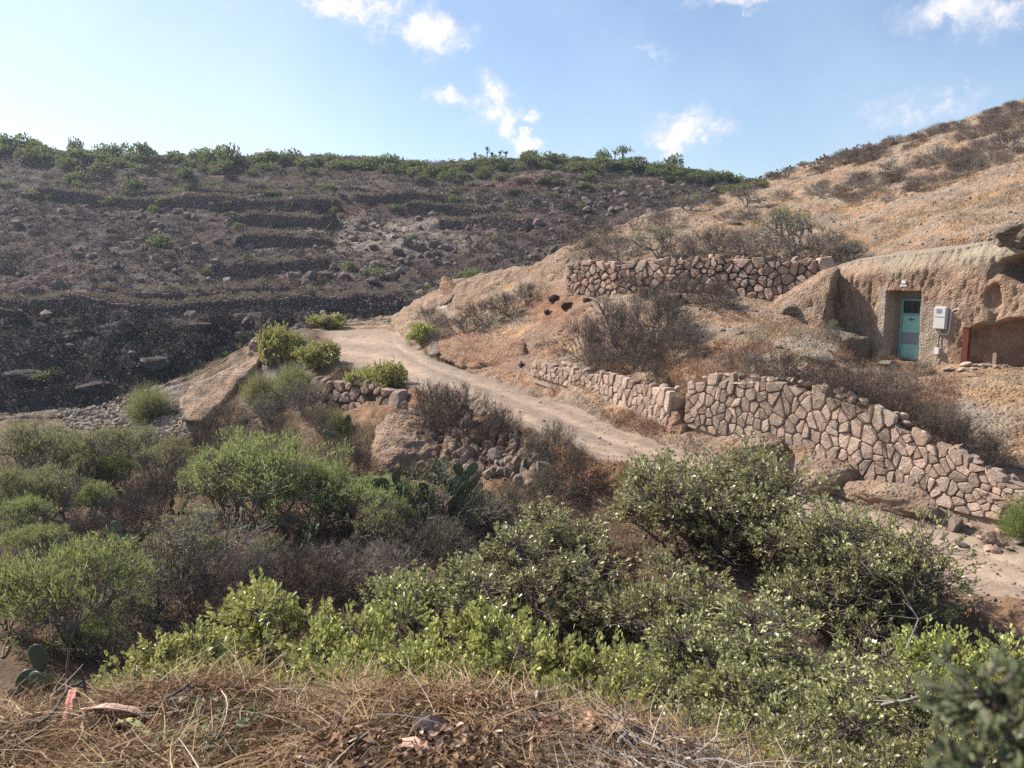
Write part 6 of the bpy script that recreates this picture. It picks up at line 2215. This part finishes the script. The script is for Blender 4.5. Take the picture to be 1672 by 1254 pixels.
MARKS_RIGHT = [(1448, 280, 'the tree-like forked shrub'), (1525, 250, 'the bare forked shrub high on the right hill'), (1600, 265, 'the small greenish forked shrub'), (1655, 230, 'the forked shrub at the right edge'), (1400, 335, 'the orange lichen patch'),
               (1220, 320, 'the forked shrub below the skyline dip'), (1340, 305, 'the forked shrub beside orange lichen'), (1245, 292, 'the dip where the two hills meet'), (1300, 350, 'the largest candelabra shrub'), (1560, 200, 'the upper skyline by the pale cloud'),
               (1672, 170, 'the right end of the skyline'), (1200, 366, 'the grey rock rib'), (1640, 330, 'the bare slope above the roof ledge'), (1125, 330, 'the green-topped crest shrub'), (1380, 255, 'the middle of the right skyline')]
ORD = ['nearest', 'second', 'third', 'fourth', 'fifth', 'sixth', 'seventh', 'eighth', 'ninth', 'tenth', 'eleventh', 'twelfth', 'thirteenth', 'fourteenth', 'fifteenth', 'sixteenth', 'seventeenth', 'eighteenth', 'nineteenth', 'twentieth'] + ['twenty-' + q for q in ('first', 'second', 'third', 'fourth', 'fifth', 'sixth', 'seventh', 'eighth', 'ninth')] + ['thirtieth'] + ['thirty-' + q for q in ('first', 'second', 'third', 'fourth', 'fifth', 'sixth', 'seventh', 'eighth', 'ninth')]


def label_by_landmark(objs, marks, head):
    sets = {}
    for o in objs:
        x, y, z = o.location
        k = Vector((x, y * math.cos(PITCH) - z * math.sin(PITCH), y * math.sin(PITCH) + z * math.cos(PITCH)))
        u, v = 836 + FPX * k.x / k.y, 627 - FPX * k.z / k.y
        m = min(marks, key=lambda q: (q[0] - u) ** 2 + ((q[1] - v) * 2.0) ** 2)
        du, dv = u - m[0], v - m[1]
        if abs(du) > abs(dv) * 1.2:
            side = 'right of' if du > 0 else 'left of'
        else:
            side = 'below' if dv > 0 else 'above'
        sets.setdefault((m[2], side), []).append((math.hypot(du, dv), o))
    for (m, side), lst in sets.items():
        lst.sort(key=lambda q: q[0])
        for i, (d, o) in enumerate(lst):
            if len(lst) == 1:
                o['label'] = '%s just %s %s' % (head, side, m)
            elif i < len(ORD):
                o['label'] = '%s %s, %s from it' % (head, side + ' ' + m, ORD[i])


label_by_landmark([o for o in COL.objects if o.get('group', '') == 'green shrubs along the far ridge'], MARKS_FAR, 'green ridge shrub')
label_by_landmark([o for o in COL.objects if o.get('group', '') == 'scrub bushes on the upper far slope'], MARKS_FAR, 'scrub bush')
label_by_landmark([o for o in COL.objects if o.get('group', '') == 'scrub bushes on the lower far slope'], MARKS_FAR, 'low scrub bush')
label_by_landmark([o for o in COL.objects if o.get('group', '').startswith('dry shrubs scattered on the right hill')], MARKS_RIGHT, 'dry shrub')
# ================================================================ prickly pears
M_pad, nt_, b_ = new_mat('cactus_pad')
g_ = N(nt_, 'ShaderNodeNewGeometry')
oi_ = N(nt_, 'ShaderNodeObjectInfo')
vo_ = N(nt_, 'ShaderNodeTexVoronoi', feature='F1', i_Scale=26.0)
L(nt_, g_.outputs['Position'], vo_.inputs['Vector'])
dot = MATH(nt_, 'LESS_THAN', vo_.outputs['Distance'], .13)
base_ = MIX(nt_, oi_.outputs['Random'], (.055, .072, .04), (.13, .145, .08))
L(nt_, MIX(nt_, MATH(nt_, 'MULTIPLY', dot, .6), base_, (.35, .32, .24)), b_.inputs['Base Color'])
b_.inputs['Roughness'].default_value = .42
b_.inputs['Specular IOR Level'].default_value = .5


def pad_mesh(seed):
    g = np.random.default_rng(seed)
    bm = bmesh.new()
    bmesh.ops.create_icosphere(bm, subdivisions=3, radius=.5)
    for v in bm.verts:
        x, y, z = v.co
        w = .72 + .30 * (z + .5)
        v.co = (x * w * .78, y * .13 * (1 - .3 * (z + .5)), z + .5)
        v.co.y += .05 * math.sin(v.co.z * 2.5 + g.random() * .02)
    me = bpy.data.meshes.new('pad')
    bm.to_mesh(me)
    bm.free()
    for p in me.polygons:
        p.use_smooth = True
    me.materials.append(M_pad)
    return me


PADS = [pad_mesh(i) for i in range(3)]


def prickly_pear(x, y, h, n, seed, label, z=None, spread=1.0):
    g = random.Random(seed)
    if z is None:
        z = float(terrain(x, y)[0])
    e = link('prickly_pear', None)
    e.location = (x, y, z - .05)
    tag(e, label, 'cactus')
    s0 = h / 3.1
    fr = []
    for i in range(max(2, n // 6)):
        fr.append((Matrix.Translation((g.uniform(-.3, .3) * h * spread, g.uniform(-.3, .3) * h * spread, 0)) @ Matrix.Rotation(g.random() * 6.28, 4, 'Z') @ Matrix.Rotation(g.uniform(-.5, .5), 4, 'Y'), s0 * 1.15))
    done = 0
    q = list(fr)
    while done < n and q:
        M, s = q.pop(0)
        o = link('pad', PADS[done % 3], e)
        o.matrix_local = M @ Matrix.Diagonal((s, s, s, 1))
        done += 1
        for k in range(g.choice((1, 2, 2, 3))):
            a = g.uniform(-.95, .95)
            M2 = M @ Matrix.Translation((math.sin(a) * s * .38, 0, s * (.55 + .42 * math.cos(a)))) @ Matrix.Rotation(a * .9, 4, 'Y') @ Matrix.Rotation(g.uniform(-.7, .7), 4, 'Z') @ Matrix.Rotation(g.uniform(-.45, .45), 4, 'X')
            q.append((M2, s * g.uniform(.78, .98)))
    return e


CP = [  # u, foot row, height m, pads, label
    (700, 872, 1.35, 34, 'big dark prickly pear standing before the grey-topped bare shrub'),
    (745, 862, 1.15, 22, 'dark prickly pear right of the biggest one'),
    (505, 900, .8, 13, 'prickly pear with rim-lit pads below the pale-stemmed umbrella shrub'),
    (478, 890, .55, 7, 'small prickly pear at the left of the rim-lit one'),
    (205, 850, .75, 14, 'prickly pear above the pale stump at left'),
    (235, 905, .75, 14, 'prickly pear beside the pale stump at left'),
    (290, 840, .6, 9, 'low prickly pear under the left umbrella shrub'),
    (195, 900, .6, 8, 'prickly pear left of the pale stump'),
    (560, 860, .7, 9, 'prickly pear under the pale-stemmed umbrella shrub, right side'),
    (20, 840, .6, 8, 'prickly pear at the left edge of the gully'),
    (565, 735, .95, 12, 'tall pale prickly pear left of the large smooth boulder'),
    (400, 700, .6, 8, 'small prickly pear on the slope under the rock rib'),
    (590, 962, .6, 7, 'prickly pear poking out behind the bright green bush'),
    (235, 1015, .6, 6, 'prickly pear in shade beside the yellow-green bush'),
    (660, 925, .5, 6, 'small prickly pear in the pinkish tangle'),
]
for i, (u, v, h, n, lab) in enumerate(CP):
    x, y, z = hit(u, v)
    prickly_pear(x, y, h, n, 40 + i, lab, z)
# the one right by the heap at lower left
for (u, v, Y, h, n, sd_, lab) in [(60, 1185, 3.7, .62, 9, 61, 'prickly pear with large flat pads at the lower left, beside the straw heap'), (105, 1165, 4.0, .5, 6, 63, 'prickly pear right behind the large-padded one at lower left')]:
    x, y, z = at(u, v, Y)
    prickly_pear(x, y, h, n, sd_, lab, z - .1)

# ================================================================ straw heap in front
M_straw = leaf_mat('straw', (.30, .20, .10), (.50, .36, .20), (.66, .54, .36), .7, .25, .2, .0, (.58, .48, .40), 2.6)
M_straw2 = leaf_mat('brown_straw', (.15, .095, .06), (.28, .185, .11), (.40, .30, .2), .8, .15, .15, .0)
M_dead = leaf_mat('dead_broadleaf', (.07, .042, .03), (.30, .165, .10), (.55, .42, .31), .75, .2, .15, .0)
M_bark = wood_mat('bark_strip', (.30, .17, .09), (.46, .31, .19), 6, .7)
g = np.random.default_rng(99)


def heap_z(x, y):
    return terrain(x, y)


def straw(name, n, box, lmin, lmax, width, lift, mat, label, seed, up=.25, segs=5, curl=.5, cond=None, heading=None, clumps=0):
    g = np.random.default_rng(seed)
    x = g.uniform(box[0], box[1], n)
    y = g.uniform(box[2], box[3], n)
    if clumps:
        cx, cy = g.uniform(box[0], box[1], clumps), g.uniform(box[2], box[3], clumps)
        k = g.integers(0, clumps, n)
        x = cx[k] + g.normal(size=n) * .10
        y = cy[k] + g.normal(size=n) * .08
        y = np.clip(y, box[2], box[3])
        hd = g.random(clumps)[k] * 6.28
    if cond is not None:
        k_ = cond(x, y)
        x, y = x[k_], y[k_]
        if clumps:
            hd = hd[k_]
        n = len(x)
    z = heap_z(x, y)
    a = g.random(n) * 6.28 if heading is None else heading + g.normal(size=n) * .5
    if clumps:
        a = hd + g.normal(size=n) * .35
    ln = g.uniform(lmin, lmax, n)
    el = np.abs(g.normal(size=n)) * up
    D = np.stack([np.cos(a) * np.cos(el), np.sin(a) * np.cos(el), np.sin(el)], 1)
    S = np.cross(D, np.array([0, 0, 1.0]))
    P0 = np.stack([x, y, z + np.abs(g.normal(size=n)) * lift + .004], 1)
    f = np.linspace(0, 1, segs)[None, :, None]
    c1 = g.normal(size=n) * curl
    c2 = -np.abs(g.normal(size=n)) * .35
    Cc = P0[:, None] + D[:, None] * f * ln[:, None, None] + S[:, None] * (f * f) * (c1 * ln)[:, None, None] + np.array([0, 0, 1.0]) * (f * f) * (c2 * ln * (.3 + el))[:, None, None]
    flat = Cc.reshape(-1, 3)
    zz = terrain(flat[:, 0], np.maximum(flat[:, 1], .4)) if n < 9000 else None
    if zz is not None:
        flat[:, 2] = np.maximum(flat[:, 2], zz + .003)
        Cc = flat.reshape(Cc.shape)
    mb = MB()
    mb.ribbon(Cc, width * g.uniform(.6, 1.5, n), 0)
    o = link(name, mb.mesh(name, [mat]))
    tag(o, label, None, None, 'stuff')
    return o


onheap = lambda x, y: (x < 1.45 + .25 * np.sin(y * 3)) & (fbm(x, y, 0, .32, 3, 501) > -.16)
straw('straw', 9500, (-3.0, 1.5, 1.9, 3.35), .08, .30, .0042, .02, M_straw, 'golden straw lying over the heap', 1, .10, 5, .6, onheap)
straw('straw_tufts', 7000, (-2.6, 1.3, 2.1, 3.3), .12, .36, .004, .025, M_straw, 'combed tufts of straw on the heap', 2, .14, 5, .35, onheap, clumps=85)
straw('dead_grass', 8000, (-2.8, 1.9, 1.9, 3.4), .04, .16, .0055, .03, M_straw2, 'brown broken grass in the heap', 3, .25, 4, .8, lambda x, y: x < 1.9)
straw('straw_crest', 2600, (-2.3, .5, 2.85, 3.2), .06, .18, .0035, .012, M_straw, 'straw bristling along the crest of the heap', 4, .35, 5, .6)
straw('pale_stalks', 170, (-2.6, 1.2, 2.0, 3.1), .18, .5, .004, .04, leaf_mat('pale_stalk', (.50, .42, .31), (.62, .54, .42), (.7, .62, .5), .6, .3, .1, 0), 'long pale stalks crossing the heap', 5, .14, 6, .25)
straw('twig_tangle', 1500, (.15, 1.05, 2.05, 2.7), .08, .32, .0036, .035, wood_mat('grey_straw', (.30, .25, .21), (.52, .45, .39), 10), 'tangle of grey twigs at the right end of the heap', 6, .3, 6, .7)


def leaf_litter(n, box, size, mat, label, seed, lift=.02, name='dead_leaves'):
    g = np.random.default_rng(seed)
    x = g.uniform(box[0], box[1], n)
    y = g.uniform(box[2], box[3], n)
    z = terrain(x, y) + g.random(n) * lift + .01
    mb = MB()
    D = g.normal(size=(n, 3)) * np.array([1, 1, .45])
    mb.leaves(np.stack([x, y, z], 1), D, g.normal(size=(n, 3)) * .6 + np.array([0, 0, 1]), size * g.uniform(.5, 1.4, n), size * g.uniform(.4, .8, n), 0, .35, .5, True)
    o = link(name, mb.mesh(name, [mat]))
    tag(o, label, None, None, 'stuff')


leaf_litter(1500, (-.75, -.1, 2.05, 2.6), .036, M_dead, 'curled brown dead leaves in the middle of the heap', 11, .07)
leaf_litter(900, (-.2, .65, 2.3, 3.1), .032, M_dead, 'dead leaves mixed with straw right of centre', 12, .06)
leaf_litter(1500, (-2.4, 1.2, 2.0, 3.2), .026, M_dead, 'scattered dead leaves over the heap', 13, .04)
leaf_litter(420, (-.25, .30, 2.05, 2.35), .035, L_fresh, 'green sprigs at the bottom edge of the heap', 14, .05, 'green_sprigs')
leaf_litter(260, (-1.35, -1.0, 2.55, 2.95), .035, leaf_mat('withered_green', (.10, .12, .06), (.2, .22, .12), (.3, .3, .2), .5, .3, .2, 0), 'withered green leaves in the dark hollow of the heap', 15, .05, 'withered_leaves')


def strip(name, pts, w, thick, mat, label, cat, up=(0, 0, 1), cup=.3, twist=0.0, nseg=14, taper=True):
    """long curved dry leaf or bark strip with real thickness and a cupped section"""
    pts = [Vector(p) for p in pts]
    C0 = pts[0]
    V = []
    for i in range(nseg + 1):
        f = i / nseg * (len(pts) - 1)
        k = min(int(f), len(pts) - 2)
        p = pts[k].lerp(pts[k + 1], f - k)
        t = (pts[k + 1] - pts[k]).normalized()
        s = t.cross(Vector(up)).normalized()
        n = s.cross(t)
        s = Matrix.Rotation(twist * i / nseg, 3, t) @ s
        n = Matrix.Rotation(twist * i / nseg, 3, t) @ n
        ww = w * .5 * ((math.sin(math.pi * (.12 + .80 * i / nseg)) ** .6) if taper else 1) * (1 + .12 * math.sin(i * 2.1))
        for (a, b) in ((-1, cup), (-.5, cup * .25), (0, 0), (.5, cup * .25), (1, cup)):
            V.append(p + s * a * ww + n * (b * ww) - C0)
        for (a, b) in ((1, cup), (.5, cup * .25), (0, 0), (-.5, cup * .25), (-1, cup)):
            V.append(p + s * a * ww * .96 + n * (b * ww - thick) - C0)
    F = []
    for i in range(nseg):
        for j in range(10):
            a = i * 10 + j
            b = i * 10 + (j + 1) % 10
            F.append((a, b, b + 10, a + 10))
    me = mesh_np(name, [tuple(v) for v in V], [np.array(F), np.array([list(range(10))[::-1], [nseg * 10 + q for q in range(10)]])], [mat], None, True)
    o = link(name, me, None, C0)
    tag(o, label, cat)
    return o


def hp(u, v, Y, up=.0):
    x, y, z = at(u, v, Y)
    zz = float(terrain(x, y)[0])
    return (x, y, max(z, zz + .01) + up)


def hpz(u, v, up=.02):
    x, y, z = hit(u, v, 1.9)
    return (x, y, z + up)


M_pinkleaf = wood_mat('dry_pink_blade', (.44, .22, .17), (.62, .46, .36), 5, .6, .3)
M_coral = wood_mat('coral_red', (.42, .10, .07), (.58, .28, .24), 9, .6, .2)
strip('dead_leaf', [hpz(128, 1178, .05), hpz(170, 1176, .06), hpz(215, 1178, .05), hpz(252, 1182, .02)], .038, .006, M_pinkleaf, 'long pale pink dry leaf blade lying across the left of the heap', 'leaf')
strip('dead_leaf', [hpz(103, 1195, .02), hpz(115, 1180, .05), hpz(122, 1162, .10), hpz(124, 1150, .15)], .035, .006, M_coral, 'upright red-pink scrap at the left tip of the pale pink blade', 'leaf')
strip('dead_leaf', [hpz(190, 1192, .03), hpz(215, 1196, .05), hpz(240, 1206, .03), hpz(255, 1214, .01)], .03, .005, wood_mat('yellow_green_blade', (.30, .30, .12), (.48, .44, .22), 8), 'curled yellow-green blade under the pale pink one', 'leaf')
strip('bark_strip', [hpz(945, 1206, .02), hpz(975, 1192, .05), hpz(1010, 1188, .07), hpz(1060, 1196, .03)], .10, .008, M_bark, 'broad tan bark strip arching over the twig tangle', 'bark')
strip('bark_strip', [hpz(905, 1200, .01), hpz(935, 1196, .03), hpz(965, 1194, .02)], .05, .006, M_bark, 'narrow tan bark strip left of the broad one', 'bark')
strip('bark_strip', [hpz(990, 1205, .03), hpz(1015, 1208, .05), hpz(1040, 1214, .01)], .06, .006, M_bark, 'short bark strip under the broad one', 'bark')
strip('rust_plank', [hpz(1110, 1226, .04), hpz(1170, 1236, .05), hpz(1230, 1246, .05), hpz(1290, 1254, .04)], .10, .02, wood_mat('rust_plank', (.22, .09, .035), (.34, .16, .07), 7, .7), 'rust-brown plank at the bottom edge, right end of the heap', 'plank', cup=.02, taper=False)
strip('dark_husk', [hpz(672, 1198, .05), hpz(695, 1204, .06), hpz(718, 1214, .04), hpz(735, 1226, .01)], .085, .01, wood_mat('dark_husk', (.025, .018, .02), (.06, .04, .04), 9, .5), 'black curved husk with a square notch on the heap', 'husk', twist=.3)
strip('dead_leaf', [hpz(885, 1205, .02), hpz(895, 1200, .035), hpz(905, 1206, .02)], .07, .01, wood_mat('orange_pod', (.36, .12, .05), (.5, .24, .12), 9), 'orange curled leaf at the edge of the dark twigs', 'leaf')
strip('dead_leaf', [hpz(640, 1244, .02), hpz(660, 1240, .05), hpz(690, 1240, .04), hpz(705, 1250, .01)], .055, .006, wood_mat('pale_scrap', (.50, .27, .19), (.66, .50, .40), 7), 'crumpled pink and white dead leaf at the bottom centre', 'leaf', cup=.8)


def branch(name, pts, r0, r1, mat, label, forks=0, seed=0, cat='branch'):
    pts = [np.array(p) for p in pts]
    c = pts[0]
    g = np.random.default_rng(seed)
    mb = MB()
    P = []
    for a, b in zip(pts[:-1], pts[1:]):
        for k in range(4):
            P.append(a + (b - a) * k / 4 + g.normal(size=3) * r0 * .4)
    P.append(pts[-1])
    P = np.array(P) - c
    rr = np.linspace(r0, r1, len(P))
    mb.prisms(P[:-1], P[1:], rr[:-1], rr[1:], 6)
    for k in range(forks):
        i = g.integers(2, len(P) - 1)
        d = g.normal(size=3) * np.array([1, 1, .5])
        d /= np.linalg.norm(d)
        e = P[i] + d * g.uniform(.06, .2)
        mb.prisms([P[i]], [e], rr[i] * .6, rr[i] * .3, 4)
    o = link(name, mb.mesh(name, [mat], True), None, c)
    tag(o, label, cat)


branch('branch', [hpz(50, 1202, .02), hpz(85, 1190, .06), hpz(118, 1166, .12), hpz(142, 1160, .14), hpz(145, 1172, .06)], .008, .006, W_dark, 'dark hooked stick over the left end of the heap', 2, 1)
branch('branch', [hpz(235, 1178, .03), hpz(270, 1165, .06), hpz(310, 1150, .08), hpz(330, 1146, .07)], .009, .004, W_dark, 'dark forked branch sticking up the left hump of the heap', 5, 2)
branch('branch', [hpz(990, 1250, .03), hpz(1010, 1232, .05), hpz(1022, 1222, .07)], .012, .008, W_grey, 'thick broken stick standing out of the twig tangle', 1, 3)
branch('branch', [hpz(850, 1206, .04), hpz(900, 1206, .05), hpz(960, 1212, .03)], .005, .003, W_dark, 'thin dark stick lying left of the bark strips', 2, 4)
branch('branch', [at(110, 1142, 3.6), at(111, 1100, 3.6), at(112, 1060, 3.62)], .008, .006, W_brown, 'upright bare stick at lower left before the dark stems', 0, 5)
branch('branch', [hpz(2, 1076, .02), hpz(18, 1040, .1), hpz(34, 1020, .2)], .012, .008, W_brown, 'stick leaning on the bare earth at the left edge', 0, 6)
for i, (a, b, c_, lab) in enumerate([((570, 1138, 3.1), (640, 1120, 3.15), (700, 1080, 3.2), 'long straw-coloured stalk pointing up to the right over the crest'), ((508, 1150, 3.0), (508, 1110, 3.0), (506, 1095, 3.0), 'upright pale stalk with a cross bit on the crest'),
                                   ((585, 1140, 3.1), (583, 1125, 3.1), (582, 1118, 3.1), 'short pale stalk right of the upright one')]):
    branch('stalk', [at(*a), at(*b), at(*c_)], .004, .0025, M_straw, lab, 0, 20 + i, 'stalk')
branch('branch', [at(1440, 1150, 4.0), at(1500, 1140, 3.9), at(1600, 1155, 3.8)], .009, .005, W_pale, 'bare grey branch arching out of the bushes near the lower right corner', 6, 9)
branch('branch', [at(1480, 1060, 5.2), at(1500, 1010, 5.4), at(1470, 960, 5.5)], .007, .003, W_pale, 'pale bare twig rising out of the bushes at right', 8, 10)
branch('stump', [hit(198, 892), tuple(np.array(hit(198, 892)) + np.array([.28, .05, .12])), tuple(np.array(hit(198, 892)) + np.array([.42, .1, .16]))], .07, .05, M_stone_new, 'pale broken stump lying among the prickly pears', 2, 12, 'stump')
for i, (u, v0, v1) in enumerate([(885, 742, 800), (925, 705, 790)]):
    p0 = hit(u + 30, v1)
    branch('stalk', [p0, (p0[0] - .25, p0[1], p0[2] + .6), (p0[0] - .55, p0[1] + .1, p0[2] + 1.3)], .012, .005, W_pale, ('pale flower stalk leaning left in front of the fallen stones', 'taller pale stalk beside the rusty shrub')[i], 6, 30 + i, 'stalk')

# ================================================================ small ground cover
def tufts(name, n, urange, vrange, mat, label, seed, hgt=(.08, .28), blades=9, cond=None, spread=.05, w=.006):
    g = np.random.default_rng(seed)
    pts = []
    k = 0
    while len(pts) < n and k < n * 6:
        k += 1
        u, v = g.uniform(*urange), g.uniform(*vrange)
        p = hit(u, v)
        if cond is None or cond(u, v, p):
            pts.append(p)
    P = np.array(pts)
    n = len(P)
    PP = np.repeat(P, blades, 0) + g.normal(size=(n * blades, 3)) * np.array([spread, spread, 0])
    D = g.normal(size=(n * blades, 3)) * np.array([.55, .55, .2]) + np.array([0, 0, 1.0])
    D /= np.linalg.norm(D, axis=1, keepdims=True)
    ln = np.repeat(g.uniform(hgt[0], hgt[1], n), blades) * g.uniform(.6, 1.2, n * blades)
    M = PP + D * ln[:, None] * .55
    E = M + (D + g.normal(size=D.shape) * .35) * ln[:, None] * .5
    mb = MB()
    mb.ribbon(np.stack([PP, M, E], 1), w * g.uniform(.7, 1.4, n * blades), 0)
    o = link(name, mb.mesh(name, [mat]))
    tag(o, label, None, None, 'stuff')


def nz_at(p, s, seed):
    return fbm(np.array([p[0]]), np.array([p[1]]), 0, s, 3, seed)[0]


notroad = lambda u, v, p: not (troad < p[0] / p[1] and on_road(p))


def on_road(p):
    t = p[0] / p[1]
    return np.interp(t, TT, PL[7][0]) < p[1] < np.interp(t, TT, PL[8][0])


M_drygrass = leaf_mat('dry_grass', (.24, .175, .11), (.36, .28, .18), (.44, .36, .25), .8, .2, .25, 0)
M_redgrass = leaf_mat('reddish_grass', (.22, .12, .075), (.33, .20, .125), (.40, .29, .18), .8, .2, .25, 0)
tufts('dry_grass', 1700, (900, 1560), (560, 740), M_redgrass, 'reddish dry grass in the yard and above the pink walls', 201, (.08, .25), 10, lambda u, v, p: notroad(u, v, p) and p[2] > -3.9 and nz_at(p, 1.6, 301) > .02, .08, .012)
tufts('dry_grass', 2200, (880, 1700), (180, 560), M_drygrass, 'thin dry grass on the sunlit hillside', 202, (.06, .2), 9, lambda u, v, p: p[1] < 64 and nz_at(p, 2.5, 302) > .12, .10, .014)
tufts('undergrowth', 3600, (-60, 1000), (700, 1090), W_brown, 'dry undergrowth of the gully floor', 203, (.08, .26), 9, lambda u, v, p: p[2] < -4.0 and notroad(u, v, p), .12, .009)
tufts('undergrowth', 1800, (900, 1750), (800, 1250), W_brown, 'dry undergrowth beneath the leafy bushes', 204, (.08, .25), 9, lambda u, v, p: notroad(u, v, p) and np.interp(p[0] / p[1], TT, PL[7][0]) > p[1] + .9, .12, .007)
tufts('dry_grass', 1500, (200, 760), (560, 740), M_drygrass, 'dry grass on the left shoulder and earth slopes', 205, (.1, .3), 9, lambda u, v, p: notroad(u, v, p) and p[1] > 15 and p[1] < 45 and nz_at(p, 2, 303) > .0, .08, .013)
tufts('dry_grass', 900, (640, 1300), (560, 900), M_redgrass, 'dry tufts along the edges of the dirt road', 206, (.04, .14), 8, lambda u, v, p: (not on_road(p)) and min(abs(np.interp(p[0] / p[1], TT, PL[7][0]) - p[1]), abs(np.interp(p[0] / p[1], TT, PL[8][0]) - p[1])) < .8, .08, .01)

# ================================================================ air
import os
HAZE = True
if HAZE:
    hz = bpy.data.meshes.new('haze')
    bm = bmesh.new()
    bmesh.ops.create_cube(bm, size=1.0)
    zlo, zhi = float(GZ.min()) - 1.0, float(GZ.max()) + 4.0
    for v in bm.verts:
        v.co = (v.co.x * 1100, 160 + v.co.y * 380, zlo if v.co.z < 0 else zhi)
    bm.to_mesh(hz)
    bm.free()
    m = bpy.data.materials.new('air')
    m.use_nodes = True
    nt = m.node_tree
    nt.nodes.clear()
    pv = N(nt, 'ShaderNodeVolumePrincipled')
    pv.inputs['Color'].default_value = (.72, .80, 1.0, 1)
    pv.inputs['Density'].default_value = .00036
    pv.inputs['Anisotropy'].default_value = .35
    ou = N(nt, 'ShaderNodeOutputMaterial')
    L(nt, pv.outputs[0], ou.inputs['Volume'])
    hz.materials.append(m)
    o = link('haze', hz)
    o['kind'] = 'stuff'
